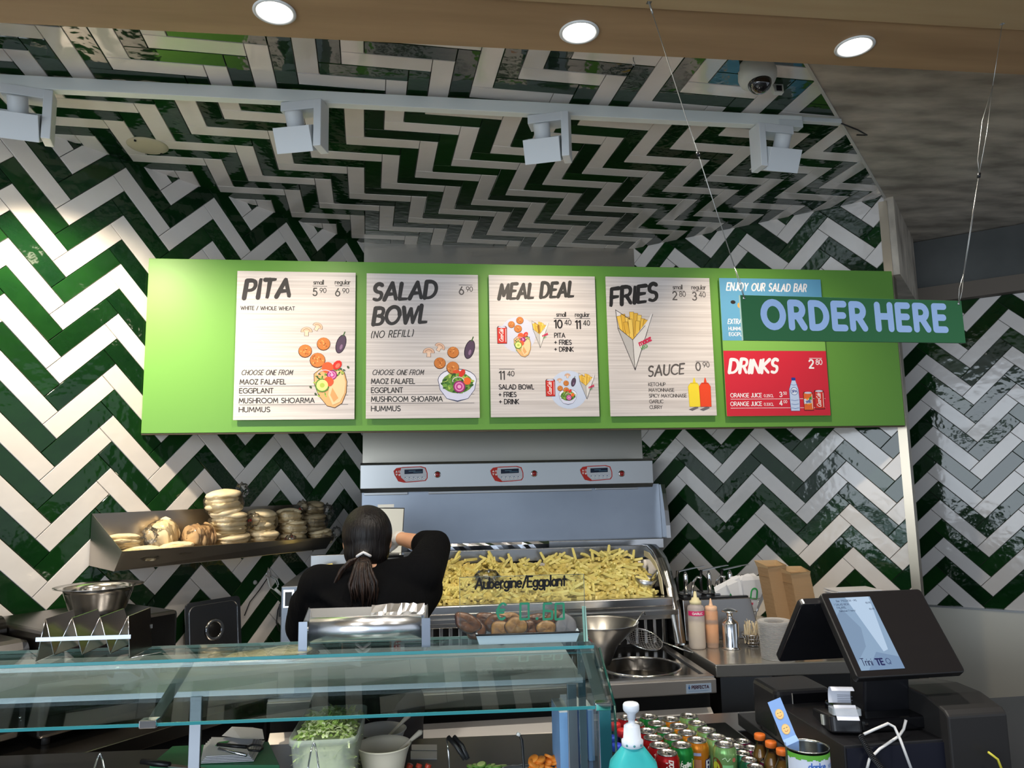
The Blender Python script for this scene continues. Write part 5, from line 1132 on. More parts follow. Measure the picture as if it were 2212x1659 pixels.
# basket with wooden sticks
c = aZ(1634, 1398, RZT + .001); t = thing('stick_basket', c + Vector((0, .03, 0)), 'small wire basket full of flat wooden stirring sticks', 'basket')
b = MB()
for r_, z_ in ((.026, .004), (.034, .018), (.042, .034), (.049, .052)): b.tube([(r_ * cos(a * pi / 12), r_ * sin(a * pi / 12), z_) for a in range(24)], .0012, 5, closed=True)
for a in range(22): b.tube([(.026 * cos(a * pi / 11), .026 * sin(a * pi / 11), .004), (.049 * cos((a + .5) * pi / 11), .049 * sin((a + .5) * pi / 11), .052)], .0009, 4)
b.build('wire_frame', STEELB, t)
MB().lathe([(0, .006), (.025, .006), (.044, .045), (0, .045)], 20).build('liner', mat('liner', (.08, .06, .04), .8), t)
rs = random.Random(9); sm = mat('birch', (.74, .62, .42), .6)
for k in range(26):
    a = rs.uniform(0, 2 * pi); r_ = .038 * sqrt(rs.random()); L = rs.uniform(.078, .098); tx, ty = rs.uniform(-.35, .25), rs.uniform(-.25, .2)
    o = MB().box((-.003, -.0008, 0), (.003, .0008, L)).build('stick', sm, t); o.location = (r_ * cos(a), r_ * sin(a), .012); o.rotation_euler = (ty, tx, a)
# stack of clear lids (tilted)
c = aZ(1681, 1421, RZT + .001); t = thing('clear_lid_stack', c, 'tall leaning stack of clear plastic lids near the worktop edge', 'lids')
LM = mat('lid_clear', (.80, .82, .84), .25, alpha=.36, spec=.6); me_ = None
for k in range(30):
    if me_ is None: o = MB().lathe([(.040, 0), (.0635, 0), (.0655, .0012), (.0655, .003), (.062, .0035), (.060, .0012), (.040, .001)], 36, cap=False).build('lid', LM, t); me_ = o.data
    else: o = link('lid', me_, None, t)
    o.location = (-.0003 * k, 0, k * .0050); o.rotation_euler = (0, -.003 * k * .3, 0)
# brown cardboard trays in two tall stacks
KR = mat('kraft', (.34, .205, .10), .8, noise=((6, 6, 60), (.3, .7), (.42, .27, .14))); KR2 = mat('kraft_inside', (.50, .34, .18), .8)
def tray_mesh(w=.062, d=.052, h=.052, w2=.075, d2=.066):
    b = MB(); vs = [(-w, -d, 0), (w, -d, 0), (w, d, 0), (-w, d, 0), (-w2, -d2, h), (w2, -d2, h), (w2, d2, h), (-w2, d2, h)]
    q = [(x * .975, y * .97, z + .0012 if z == 0 else z) for x, y, z in vs]
    b.add(vs + q, ((0, 3, 2, 1), (0, 1, 5, 4), (1, 2, 6, 5), (2, 3, 7, 6), (3, 0, 4, 7), (8, 9, 10, 11), (8, 12, 13, 9), (9, 13, 14, 10), (10, 14, 15, 11), (11, 15, 12, 8), (4, 5, 13, 12), (5, 6, 14, 13), (6, 7, 15, 14), (7, 4, 12, 15)))
    return b
for px, py, n, lab, rz, ds in ((1705, 1386, 37, 'left and taller stack of nested brown cardboard boxes', .12, 0), (1757, 1392, 34, 'right stack of nested brown cardboard boxes, partly behind the till screen', .05, .0)):
    c = aZ(px, py, RZT + .001); c.y += .05
    t = thing('cardboard_box_stack', c, lab, 'box stack', 'stacks of brown cardboard boxes', rz)
    b = tray_mesh(.038, .034, .058, .047, .043); bo = b.build('box', KR, t); me_ = bo.data
    for k in range(1, n):
        o = link('box', me_, None, t); o.location = (-.0011 * k, 0, k * .0073); o.rotation_euler = (0, rs.uniform(-.006, .006), rs.uniform(-.02, .02))
    z_ = n * .0073 + .0; b = MB(); w_ = .050
    ft = MB(); ft.add([(-.047, -.043, .058), (.047, -.043, .058), (.047, .043, .058), (-.047, .043, .058), (-.050, -.052, .066), (.046, -.050, .070), (.058, .046, .083), (-.052, .056, .085)], ((0, 1, 5, 4), (1, 2, 6, 5), (2, 3, 7, 6), (3, 0, 4, 7))); o = ft.build('open_flap', KR2, t); o.location = (-.0011 * n, 0, (n - 1) * .0073)
    b = MB(); b.add([(-.044, -.040, .001), (.044, -.040, .001), (.044, .040, .001), (-.044, .040, .001)], ((0, 1, 2, 3),)); o = b.build('inside', KR2, t); o.location = (-.0011 * n, 0, (n - 1) * .0073 + .020)
# paper bags in a wire cone holder
c = aZ(1640, 1380, RZT + .001); c.y += .10; t = thing('bag_holder', c, 'wire cone holder with white paper fries bags printed green and pink', 'bag holder')
b = MB(); Hc = .20
for r_, z_ in ((.060, .17), (.045, .11), (.030, .05)): b.tube([(r_ * cos(a * pi / 12), r_ * sin(a * pi / 12), z_) for a in range(24)], .0018, 5, closed=True)
for a in range(4): b.tube([(.018 * cos(a * pi / 2 + .6), .018 * sin(a * pi / 2 + .6), .002), (.060 * cos(a * pi / 2 + .6), .060 * sin(a * pi / 2 + .6), .17)], .0018, 5)
b.lathe([(0, 0), (.04, 0), (.04, .003), (0, .003)], 20); b.build('wire_cone', CHROME, t)
PB = mat('paper_white', (.72, .72, .74), .7)
for k, (ax, ay, rz) in enumerate(((-.42, -.10, -.25), (-.20, -.05, .1), (.10, -.12, .15), (-.05, .0, .0), (.28, .05, -.1))):
    b = MB(); b.add([(0, 0, 0), (.066, -.004, .25), (.058, .006, .262), (-.060, .006, .255), (-.066, -.004, .235), (0, .016, .0)], ((0, 1, 2, 3, 4), (0, 5, 2, 1), (0, 4, 3, 5), (5, 3, 2)))
    o = b.build('paper_bag', PB, t); o.location = (0, -.012 + .012 * k * .6, .012); o.rotation_euler = (-ay, ax, rz)
    if k in (0, 2):
        d = Draw(); g_ = lin((60, 165, 90))
        d.line([(-.020, .17), (-.005, .195), (.018, .185)], .010, g_, 6); 
        if k == 2: d.v = []; d.f = []; d.c = []; d.line([(-.012, .155), (-.012, .185)] + A_(.004, .185, .016, .018, 180, 20, 6) + [(.020, .155), (-.012, .155)], .008, g_, 8)
        if k == 2: d.layer(); d.text('maoz', -.028, .128, .012, lin((205, 40, 90)), .24, .14)
        q = d.build('bag_print', Matrix.Identity(4), o); q.matrix_local = Matrix.Translation((0, -.0022, 0)) @ Matrix.Rotation(.012, 4, 'X') @ MC
# folded white bags behind the till screen
b = MB()
for k in range(7): b.box((-.10, -.02, k * .004), (.10, .10, k * .004 + .003), Mz((0, 0, 0), .12 * sin(k * 2.1)))
o = b.build('paper_bag_pile', PB); c = aY(1835, 1275, 3.18); o.location = (c.x - .01, 3.10, RZT + .21); tag(o, 'flat pile of white paper bags just above the till screen', 'paper bags')
b = MB(); b.rbox((-.11, -.05, 0), (.11, .09, .2085), .01); q = b.build('bag_box', mat('box_black', (.03, .03, .03), .5)); q.location = (c.x - .01, 3.12, RZT + .001); tag(q, 'dark box under the white paper bags, hidden behind the till screen', 'box')
# tumbler on the worktop
c = aZ(1723, 1408, RZT + .001); b = MB(); b.lathe([(0, 0), (.022, 0), (.026, .050), (.0245, .050), (.021, .003), (0, .003)], 24, cap=False); o = b.build('clear_cup', glassmat('cup_clear', (.9, .93, .95), 1.5, .03, .9)); o.location = c; tag(o, 'small clear cup between the lid stack and the till screen', 'cup')
# steel cone bin and skimmers over the fryer well
c = Vector((.745, 3.12, DZ + .009)); t = thing('steel_cone_strainer', c, 'large stainless cone funnel standing on the fryer deck behind the tray', 'strainer')
zc = aY(1275, 1345, 3.12).z - c.z; rc_ = .155
MB().lathe([(.03, 0), (.034, .003), (.070, .08), (rc_ * .97, zc - .015), (rc_, zc), (rc_ + .003, zc + .001), (rc_ * .98, zc - .004), (.068, .08), (.03, .004)], 44, cap=False).build('cone', STEEL, t)
b = MB(); b.tube([(rc_ - .06, -.06, zc - .05), (rc_ + .02, -.02, zc + .035), (rc_ + .035, .0, zc + .035), (rc_ + .04, .01, zc + .02)], .003, 6); b.build('wire_handle', STEELB, t)
t = thing('fry_skimmer', (.96, 3.24, DZ + .06), 'round wire mesh skimmer with a long handle laid across the fryer well', 'skimmer')
b = MB(); R_ = .085; MM = Mz((0, 0, .02), 0, .35, .2)
b.tube([MM @ Vector((R_ * cos(a * pi / 14), R_ * sin(a * pi / 14), 0)) for a in range(28)], .003, 6, closed=True); b.build('rim', STEELB, t)
b = MB()
for k in range(-7, 8):
    x = k * .0112; h_ = sqrt(max(0, R_ ** 2 - x ** 2))
    b.tube([MM @ Vector((x, yy, -.028 * (1 - (x * x + yy * yy) / R_ ** 2))) for yy in np.linspace(-h_, h_, 7)], .0007, 4); b.tube([MM @ Vector((yy, x, -.028 * (1 - (x * x + yy * yy) / R_ ** 2))) for yy in np.linspace(-h_, h_, 7)], .0007, 4)
b.build('mesh', STEEL, t)
e0 = MM @ Vector((R_, 0, 0)); e1 = aZ(1500, 1412, DZ + .02) - t.location; b = MB(); b.tube([e0, e1], .0035, 6); b.tube([e0 + Vector((0, .008, 0)), e1 + Vector((0, .008, 0))], .0035, 6); b.tube([e1, e1 + Vector((.01, -.005, .008)), e1 + Vector((.012, .01, .012))], .003, 6); b.build('handle', STEELB, t)
# white wall dispenser on the end of the right wall
c = aY(1972, 990, 3.46); t = thing('towel_dispenser', (c.x, 3.46, c.z), 'slim white rounded dispenser at the end of the right tiled wall', 'dispenser')
A1 = aY(1976, 965, 3.46); A2 = aY(1990, 1100, 3.46); A0 = aY(1966, 880, 3.46)
t.location = (2.400, 3.455, A2.z)
h_ = A1.z - A2.z
MB().rbox((-.045, -.03, 0), (.025, .14, h_), .02, Mz((0, 0, 0), -.2), 4).build('body', mat('dispenser_white', (.62, .62, .60), .35), t, bevel=.006)
MB().rbox((-.045, -.02, h_ + .004), (.008, .12, A0.z - A2.z), .008, Mz((0, 0, 0), -.2), 4).build('top_box', mat('dispenser_white2', (.52, .53, .52), .4), t, bevel=.003)
# ================================================================== SALAD BAR WITH GLASS SCREEN
bdir = Vector((1.303, -.080, 0)).normalized(); bnor = Vector((-bdir.y, bdir.x, 0))
BARO = Vector((.402, 1.757, 0))                       # right front end of the top glass shelf (plan)
def SB(u, d, z): return BARO + bdir * u + bnor * d + Vector((0, 0, z))   # u<0 to the left, d away from viewer
MSB = lambda u, d, z: frame(SB(u, d, z), bdir, bnor)
GL = glassmat('screen_glass', (.90, .98, .97), .45, .0, .95)
GE = mat('glass_edge', (.03, .24, .27), .12, spec=.8, coat=.6, emis=(.02, .3, .34), estr=0.0)
bar = thing('salad_bar', SB(-.6, .1, 0), 'salad bar worktop with stainless frame in the foreground', 'salad bar'); BO = SB(-.6, .1, 0)
b = MB()
def sbox(b, u0, u1, d0, d1, z0, z1, O):
    vs = [SB(u, d, z) - O for z in (z0, z1) for u, d in ((u0, d0), (u1, d0), (u1, d1), (u0, d1))]
    return b.add(vs, ((0, 3, 2, 1), (4, 5, 6, 7), (0, 1, 5, 4), (1, 2, 6, 5), (2, 3, 7, 6), (3, 0, 4, 7)))
sbox(b, -1.62, .075, -.62, .50, .87, .90, BO); b.build('worktop', mat('bar_top', (.20, .20, .205), .28, .9), bar, bevel=.003)
b = MB(); sbox(b, -1.60, .05, -.58, .46, .08, .869, BO); b.build('cabinet', mat('bar_dark', (.03, .03, .033), .45), bar)
b = MB(); sbox(b, -1.56, .0, -.5, .4, 0, .08, BO); b.build('plinth', DARK, bar)
# posts and brackets
PM = mat('post_steel', (.36, .39, .43), .28, 1.0)
scr = thing('glass_screen', SB(-.6, .05, 1.15), 'sneeze screen of glass sheets with green edges on steel posts', 'glass screen'); GO = SB(-.6, .05, 1.15)
def plate4(name, pts, t, m, par=scr, O=None):
    O = GO if O is None else O
    b = MB(); b.quad(*[SB(*p) - O for p in pts], t); return b.build(name, m, par)
UL = -1.62
plate4('top_shelf', [(UL, -.0, 1.25), (.0, 0, 1.25), (.0, .150, 1.25), (UL, .150, 1.25)], .008, GL)
b = MB(); sbox(b, UL, .0, -.0015, .0005, 1.2430, 1.2500, GO); b.build('top_shelf_edge', GE, scr)
b = MB(); sbox(b, UL, .0, .1500, .1512, 1.243, 1.250, GO); b.build('rear_edge', mat('glass_edge_pale', (.30, .42, .40), .2), scr)
# sloped front sheet, lower edge nearer the viewer
LEr = SB(0, 0, 0); lo = [(UL, -.163, 1.162), (.0, -.163, 1.162)]
plate4('front_sheet', [(UL, -.163, 1.162), (.0, -.163, 1.162), (.0, -.004, 1.243), (UL, -.004, 1.243)], .006, GL)
b = MB(); p0, p1 = SB(UL, -.164, 1.1615) - GO, SB(0, -.164, 1.1615) - GO; b.quad(p0 + Vector((0, -.001, -.005)), p1 + Vector((0, -.001, -.005)), p1 + Vector((0, -.001, .001)), p0 + Vector((0, -.001, .001)), .003); b.build('front_sheet_edge', GE, scr)
# steel mid shelf behind the sheet
MSM = mat('mid_shelf', (.44, .48, .50), .42, .45, noise=((1.5, 3, 3), (.3, .7), (.34, .37, .39)))
ms = thing('mid_shelf', SB(-.6, .2, 1.165), 'brushed steel shelf behind the glass screen under the foil roll', 'shelf'); MO = SB(-.6, .2, 1.165)
b = MB(); sbox(b, UL, -.02, .055, .46, 1.158, 1.164, MO); b.build('plate', MSM, ms)
b = MB(); sbox(b, UL, -.02, .052, .055, 1.154, 1.166, MO); b.build('front_edge', mat('pale_edge', (.72, .76, .82), .35, .5), ms)
def post(u, d, z0, z1, w=.026, t=.010, m=PM):
    b = MB(); sbox(b, u - w / 2, u + w / 2, d, d + t, z0, z1, GO); return b.build('post', m, scr, bevel=.001)
def uof(px, py, y): v = aY(px, py, y) - BARO; return v.dot(bdir)
post(uof(422, 1560, 1.86), .045, .901, 1.156, .026)
post(uof(1236, 1560, 1.80), .03, .901, 1.156, .022); post(uof(1258, 1560, 1.86), .09, .901, 1.24, .018, .006, mat('post_glass', (.16, .24, .28), .2, .6))
ub = uof(400, 1440, 1.84)
for uu in (ub, -.012):
    b = MB()
    A_0, A_1 = SB(uu + .0, .06, 1.236) - GO, SB(uu - .0, -.155, 1.158) - GO
    sxv = bdir * .012
    b.quad(A_1 - sxv, A_1 + sxv, A_0 + sxv, A_0 - sxv, .004); b.build('bracket', PM, scr)
    b = MB(); sbox(b, uu - .017, uu + .017, -.171, -.147, 1.154, 1.170, GO); b.build('clip', CHROME, scr, bevel=.002)
# right end glass and corner post
b = MB(); vs = [(.004, -.163, 1.162), (.004, -.002, 1.243), (.004, .15, 1.243), (.004, .15, .902), (.004, -.163, .902)]
b.add([SB(*p) - GO for p in vs] + [SB(p[0] + .006, p[1], p[2]) - GO for p in vs], ((4, 3, 2, 1, 0), (5, 6, 7, 8, 9), (0, 1, 6, 5), (1, 2, 7, 6), (4, 0, 5, 9))); b.build('end_sheet', GL, scr)
b = MB(); b.tube([SB(.013, -.163, 1.162) - GO, SB(.013, -.002, 1.243) - GO], .0028, 6); b.tube([SB(.013, -.163, .902) - GO, SB(.013, -.163, 1.162) - GO], .0028, 6); b.build('end_sheet_edge', mat('edge_dark_green', (.005, .045, .035), .15), scr)
post(-.008, -.163, .902, 1.158, .026, .012, mat('corner_post', (.30, .36, .48), .2, 1.0))
# upright label panes on the shelf
lp = thing('price_pane', SB(-.15, .03, 1.252), 'upright glass pane with Aubergine/Eggplant and a green handwritten price', 'price sign'); LO = SB(-.15, .03, 1.2525)
upl, upr = uof(993, 1300, 1.785), uof(1264, 1300, 1.775)
b = MB(); zt1 = aY(1266, 1238, 1.80).z
q = [SB(upl, .026, 1.2525), SB(upr, .026, 1.2525), SB(upr, .026, zt1), SB(upl, .026, zt1)]
b.quad(*[v - LO for v in q], .004); b.build('pane', glassmat('pane_glass', (.97, 1, .99), .35, 0, .97), lp); lp.location = LO
b = MB(); b.tube([q[1] - LO, q[2] - LO], .0008, 5); b.tube([q[3] - LO, q[2] - LO], .0006, 5); b.tube([q[0] - LO, q[3] - LO], .0005, 5); b.build('pane_edge', mat('pane_edge', (.10, .13, .12), .2), lp)
zt2 = aY(1263, 1308, 1.80).z; b = MB(); b.quad(SB(upr - .004, .03, 1.2525) - LO, SB(upr + .006, .03, 1.2525) - LO, SB(upr + .003, .03, zt2) - LO, SB(upr - .006, .03, zt2) - LO, .004); b.build('end_block', mat('edge_bright', (.45, .75, .65), .1, spec=.9), lp)
d = Draw(); Mt = frame(SB(upl, .0255, 1.2525) - LO, bdir, UP)
def fl(px, py): v = aP(px, py, SB(0, .0255, 0), -bnor) - SB(upl, .0255, 1.2525); return (v.dot(bdir), v.z)
x, y = fl(1027, 1272); x2, _ = fl(1222, 1268); hh = .024; w0 = d.width('Aubergine/Eggplant', hh, .14); k = (x2 - x) / w0
d.text('Aubergine/Eggplant', x, y, hh, lin((14, 12, 14)), .19, .14 * k, xs=k, slant=.06, rot=.010)
d.build('product_name', Mt, lp); d = Draw(); GM = lin((46, 128, 98))
for ch, px, w_ in (('€', 1072, .030), ('0', 1124, .020), ('6', 1174, .020), ('0', 1200, .020)):
    x, y = fl(px, 1338); h_ = .036
    if ch == '0': d.line([(x, y), (x + w_, y + .001), (x + w_, y + h_), (x + .001, y + h_), (x, y)], .0052, GM, 4)
    elif ch == '6': d.line([(x + w_, y + h_), (x + .002, y + h_), (x, y), (x + w_, y + .001), (x + w_ + .001, y + .018), (x + .002, y + .020)], .0052, GM, 4)
    else: d.text('€', x, y, h_, GM, .15, 0, .1, 0, .85)
x, y = fl(1160, 1337); d.disc(x, y + .001, .004, GM, 5)
tag(d.build('price_lettering', Mt, lp), 'green handwritten price')
# foil dispenser
uf0, uf1 = uof(659, 1400, 1.86), uof(921, 1400, 1.83)
t = thing('foil_dispenser', SB((uf0 + uf1) / 2, .07, 1.2505), 'steel dispenser with a wide shiny roll of foil on the glass shelf', 'foil dispenser'); TO = SB((uf0 + uf1) / 2, .07, 1.2505)
MF = frame((0, 0, 0), bdir, bnor); hw = (uf1 - uf0) / 2
MB().lathe([(.0285, -hw + .012), (.0285, hw - .012)], 48, MF @ TR(0, -.005, .042) @ RY(pi / 2), cap=True, smooth=True).build('foil_roll', mat('foil_roll', (.90, .91, .94), .24, 1.0, bump=((2, 90, 90), .05, .002)), t)
for s_ in (-1, 1):
    b = MB(); n = [(-.035, 0), (.045, 0), (.045, .080), (.030, .088), (-.02, .068), (-.035, .062)]
    b.prism([(y_, z_) for y_, z_ in n], s_ * hw - .001, s_ * hw + .001, MF @ Matrix(((0, 0, 1, 0), (1, 0, 0, 0), (0, 1, 0, 0), (0, 0, 0, 1)))); b.build('end_bracket', mat('bracket_blue', (.26, .29, .34), .3, 1.0), t)
    b = MB(); b.box((s_ * hw - .010, -.036, 0), (s_ * hw + .010, -.034, .066), MF); b.build('front_tab', mat('bracket_blue', (0, 0, 0)), t)
    b = MB(); b.tube([MF @ Vector((s_ * (hw - .014), -.005, .042)), MF @ Vector((s_ * (hw + .004), -.005, .042))], .008, 12); b.build('axle', STEELB, t)
b = MB(); b.quad(*[MF @ Vector(p) for p in ((-hw, .020, .058), (hw, .020, .058), (hw, .040, .084), (-hw, .040, .084))], .002); b.build('cutter_plate', mat('cutter', (.55, .58, .62), .22, 1.0), t)
b = MB(); vs = []; rr = random.Random(3)
for i in range(15): 
    x = hw * .05 + hw * .9 * i / 14; vs += [MF @ Vector((x, .014, .063 + rr.uniform(0, .003))), MF @ Vector((x, .026, .070 + rr.uniform(0, .004))), MF @ Vector((x, .038, .087 + rr.uniform(0, .005)))]
b.add(vs, [(i * 3 + k, i * 3 + k + 1, i * 3 + k + 4, i * 3 + k + 3) for i in range(14) for k in range(2)]); b.build('loose_foil', mat('foil', (0, 0, 0)), t)
# taco stand
ut0 = uof(75, 1440, 1.85); u1t = uof(283, 1428, 1.85); wT = (u1t - ut0)
t = thing('taco_stand', SB(ut0, .02, 1.2505), 'zigzag stainless holder with a flat front bar on the glass shelf', 'taco holder'); TO = SB(ut0, .02, 1.2505)
MTc = frame((0, 0, 0), bdir, bnor); dp = .118; H0 = .092
zz = [(0, 0), (.016 + .0, H0 * .86)]
step = wT / 3.45
px_ = [(0.0, 0.0), (.075, 1.0), (.19, .12), (.36, 1.0), (.49, .12), (.66, 1.0), (.79, .12), (.965, 1.0), (1.0, .0)]
tm = mat('taco_steel', (.34, .30, .26), .2, 1.0)
prof = [(a * wT, c_ * H0) for a, c_ in px_]
for i in range(len(prof) - 1):
    b = MB(); (xa, za), (xb, zb_) = prof[i], prof[i + 1]
    b.quad(*[MTc @ Vector(p) for p in ((xa, 0, za + .0006), (xa + .0, dp, za + .0006), (xb + .0, dp, zb_ + .0006), (xb, 0, zb_ + .0006))], .0012); b.build('folded_plate', tm, t)
    b = MB(); b.tube([MTc @ Vector((xa, -.0005, za + .0008)), MTc @ Vector((xb, -.0005, zb_ + .0008))], .0011, 5); b.build('plate_edge', STEELB, t)
b = MB(); b.box((-.002, -.004, .044), (wT * 1.01, -.0018, .053), MTc); b.build('front_bar', mat('bar_blue', (.36, .40, .46), .25, 1.0), t)
b = MB(); b.box((0, dp + .001, .044), (wT, dp + .003, .053), MTc); b.build('rear_bar', STEELD, t)
b = MB(); b.tube([MTc @ Vector((wT + .004, .0, .0015)), MTc @ Vector((wT + .05, .05, .0015))], .0012, 5); b.build('foot_wire', STEELB, t)
# tray of grilled aubergine
ua, ub2 = uof(1030, 1395, 1.80), uof(1252, 1395, 1.79)
t = thing('enamel_tray', SB(ua, .035, 1.2505), 'white enamel tray with a black rim holding grilled eggplant slices', 'tray'); MTr = MSB(ua, .035, 1.2506); t.matrix_world = MTr; wt_ = ub2 - ua
b = MB(); A1_, A2_ = .024, .0
vs = [(.006, .004, 0), (wt_ - .006, .004, 0), (wt_ - .006, .100, 0), (.006, .100, 0), (-.002, -.004, A1_), (wt_ + .002, -.004, A1_), (wt_ + .006, .108, A1_), (-.006, .108, A1_), (.003, .001, A1_), (wt_ - .003, .001, A1_), (wt_ + .001, .103, A1_), (-.001, .103, A1_), (.010, .008, .003), (wt_ - .010, .008, .003), (wt_ - .010, .096, .003), (.010, .096, .003)]
b.add(vs, ((0, 3, 2, 1), (0, 1, 5, 4), (1, 2, 6, 5), (2, 3, 7, 6), (3, 0, 4, 7), (4, 5, 9, 8), (5, 6, 10, 9), (6, 7, 11, 10), (7, 4, 8, 11), (8, 9, 13, 12), (9, 10, 14, 13), (10, 11, 15, 14), (11, 8, 12, 15), (12, 13, 14, 15))); b.build('tray', mat('enamel', (.62, .70, .80), .2), t, bevel=.0012)
b = MB(); b.tube([(-.002, -.004, A1_), (wt_ + .002, -.004, A1_), (wt_ + .006, .108, A1_), (-.006, .108, A1_)], .0024, 6, closed=True); b.build('rim', BLACK, t)
SKIN = mat('eggplant_skin', (.030, .022, .026), .35); FL1 = mat('eggplant_flesh', (.13, .055, .016), .45, noise=((55, 55, 20), (.35, .65), (.27, .14, .045)), bump=((60, 60, 60), .5, .004)); FL2 = mat('eggplant_burnt', (.035, .014, .008), .35, noise=((45, 45, 20), (.35, .6), (.13, .05, .02)), bump=((60, 60, 60), .5, .004)); FL3 = mat('eggplant_grey', (.13, .12, .135), .5, noise=((40, 40, 20), (.35, .6), (.13, .12, .13)))
sl = [(1010, 1345, 1375, .034, .022, FL2, -.5, .02), (1052, 1338, 1340, .030, .018, FL2, -.1, .09), (1082, 1365, 1390, .026, .028, FL1, .35, .03), (1115, 1352, 1380, .028, .021, FL1, .05, .012), (1100, 1335, 1340, .034, .014, FL1, -.1, .085), (1142, 1362, 1385, .022, .026, FL2, .3, .045), (1180, 1360, 1385, .024, .024, FL1, .0, .020), (1160, 1338, 1340, .028, .016, FL2, .1, .09), (1222, 1355, 1385, .028, .033, FL3, -.35, .03), (1070, 1345, 1350, .03, .02, FL2, .2, .06), (1200, 1340, 1360, .026, .026, FL2, .2, .08), (1028, 1360, 1380, .024, .026, FL2, .5, .05)]
el = ['charred reddish eggplant slice at the left end of the tray', 'brown eggplant slice at the back left of the tray', 'tall golden eggplant slice left of the round pale one', 'large pale golden oval eggplant slice in the tray centre front', 'flat eggplant slice lying across the back of the tray', 'dark narrow eggplant slice just right of the tray centre', 'golden round eggplant slice right of the tray centre', 'dark eggplant slice at the tray back behind the price zero', 'grey cooked eggplant piece at the right end of the tray', 'dark eggplant slice behind the golden ones on the left', 'burnt eggplant slice behind the right golden one', 'dark eggplant slice standing second from the tray left end']
for k, (px, py, _, rx, ry, m_, rot, dd) in enumerate(sl):
    v = aP(px, py, SB(0, .04 + dd, 0), -bnor); t2 = thing('eggplant_slice', v, el[k], 'eggplant', 'grilled eggplant slices in the tray')
    t2.matrix_world = frame(v, bdir, UP) @ Matrix.Rotation(rot, 4, 'Z') @ RX(-.35)
    sh = lambda D, k=k: 1 + .06 * sin(atan2(D.y, D.x) * 3 + k) + .04 * sin(atan2(D.y, D.x) * 5 + 2 * k)
    MB().ellip((0, 0, -.004), (rx * 1.03, ry * 1.03, .009), 26, 8, fn=sh).build('skin', SKIN, t2)
    MB().ellip((0, 0, .0005), (rx * .96, ry * .95, .007), 26, 8, fn=sh).build('flesh', m_, t2)
# bag of flat bread on the mid shelf
t = thing('flatbread_bag', (0, 0, 0), 'clear bag with a few pitas lying on the steel shelf behind the glass', 'bread bag'); t.matrix_world = MSB(uof(560, 1415, 2.12), .36, 1.1645)
for k in range(3): 
    o = MB().ellip((-.04 + .05 * k, .0 + .01 * k, .010 + .004 * k), (.065, .06, .008), 22, 6).build('pita', PITA, t)
MB().ellip((0, 0, .014), (.15, .085, .018), 30, 10, fn=lambda D: 1 + .08 * sin(D.x * 17) * sin(D.y * 13)).build('plastic_bag', FILM, t)
# ---- things on the bar
def bz(px, py, z=.90): return aZ(px, py, z)
# lettuce box
cl_ = (aZ(620, 1602, 1.055) + aZ(770, 1597, 1.055)) / 2; bk = (aZ(657, 1527, 1.055) + aZ(772, 1522, 1.055)) / 2
Ld_ = (bk - cl_).length; t = thing('lettuce_box', (0, 0, 0), 'tall clear plastic box full of shredded lettuce', 'food box'); t.matrix_world = frame(Vector((cl_.x, cl_.y, .9005)), Vector((1, -.03, 0)), Vector((.08, 1, 0)))
hwx = (aZ(770, 1597, 1.055) - aZ(620, 1602, 1.055)).length / 2; PL_ = mat('clear_box', (.80, .84, .76), .3, alpha=.30, spec=.5)
b = MB()
def loop(w0, d0, d1, z, r=.028, n=4):
    out = []
    for cx, cy, a0 in ((w0 - r, d1 - r, 0), (-w0 + r, d1 - r, pi / 2), (-w0 + r, d0 + r, pi), (w0 - r, d0 + r, 1.5 * pi)):
        for i in range(n + 1): a = a0 + i * pi / 2 / n; out.append((cx + r * cos(a), cy + r * sin(a), z))
    return out
lo_ = [loop(hwx * .80, .02, Ld_ * .93, 0), loop(hwx * .83, .015, Ld_ * .95, .02), loop(hwx * .95, .004, Ld_ * .99, .140), loop(hwx, 0, Ld_, .142), loop(hwx, 0, Ld_, .155), loop(hwx * .965, .004, Ld_ - .004, .155), loop(hwx * .80, .03, Ld_ * .92, .004)]
n = len(lo_[0]); vs = [p for l in lo_ for p in l]; fs = [(k * n + i, k * n + (i + 1) % n, (k + 1) * n + (i + 1) % n, (k + 1) * n + i) for k in range(len(lo_) - 1) for i in range(n)]
b.add(vs, fs, True); b.add(lo_[0], (tuple(reversed(range(n))),)); b.build('box', PL_, t)
LM1 = [mat('lettuce_a', (.40, .56, .14), .5), mat('lettuce_b', (.58, .68, .26), .5), mat('lettuce_c', (.74, .78, .46), .5)]
rl = random.Random(21); b3 = [MB(), MB(), MB()]
for k in range(1300):
    x, y = rl.uniform(-1, 1), rl.uniform(0, 1); zt__ = .142 + .030 * (1 - x * x) * sin(pi * (y * .8 + .15)); z = zt__ if k < 620 else rl.uniform(.01, .13); 
    if k >= 620: 
        if rl.random() < .6: y = rl.choice((.06, .10)) + rl.random() * .03
        else: x = rl.choice((-.9, .9))
    wv = hwx * (.66 + .12 * z / .14); P0_ = Vector((x * wv, .022 + y * (Ld_ - .05), z)); L = rl.uniform(.010, .028); a = rl.uniform(0, 6.3); D_1 = Vector((cos(a), sin(a), rl.uniform(-.5, .6))) * L; S_ = Vector((-sin(a), cos(a), rl.uniform(-.4, .4))) * rl.uniform(.002, .006)
    m0 = P0_ + D_1 * .5 + Vector((0, 0, rl.uniform(.001, .006)))
    b3[k % 3].add([P0_ - S_, m0 - S_, P0_ + D_1 - S_ * .5, P0_ + D_1 + S_ * .5, m0 + S_, P0_ + S_], ((0, 1, 4, 5), (1, 2, 3, 4)))
for k in range(3): tag(b3[k].build('shredded_lettuce', LM1[k], t), kind='stuff')
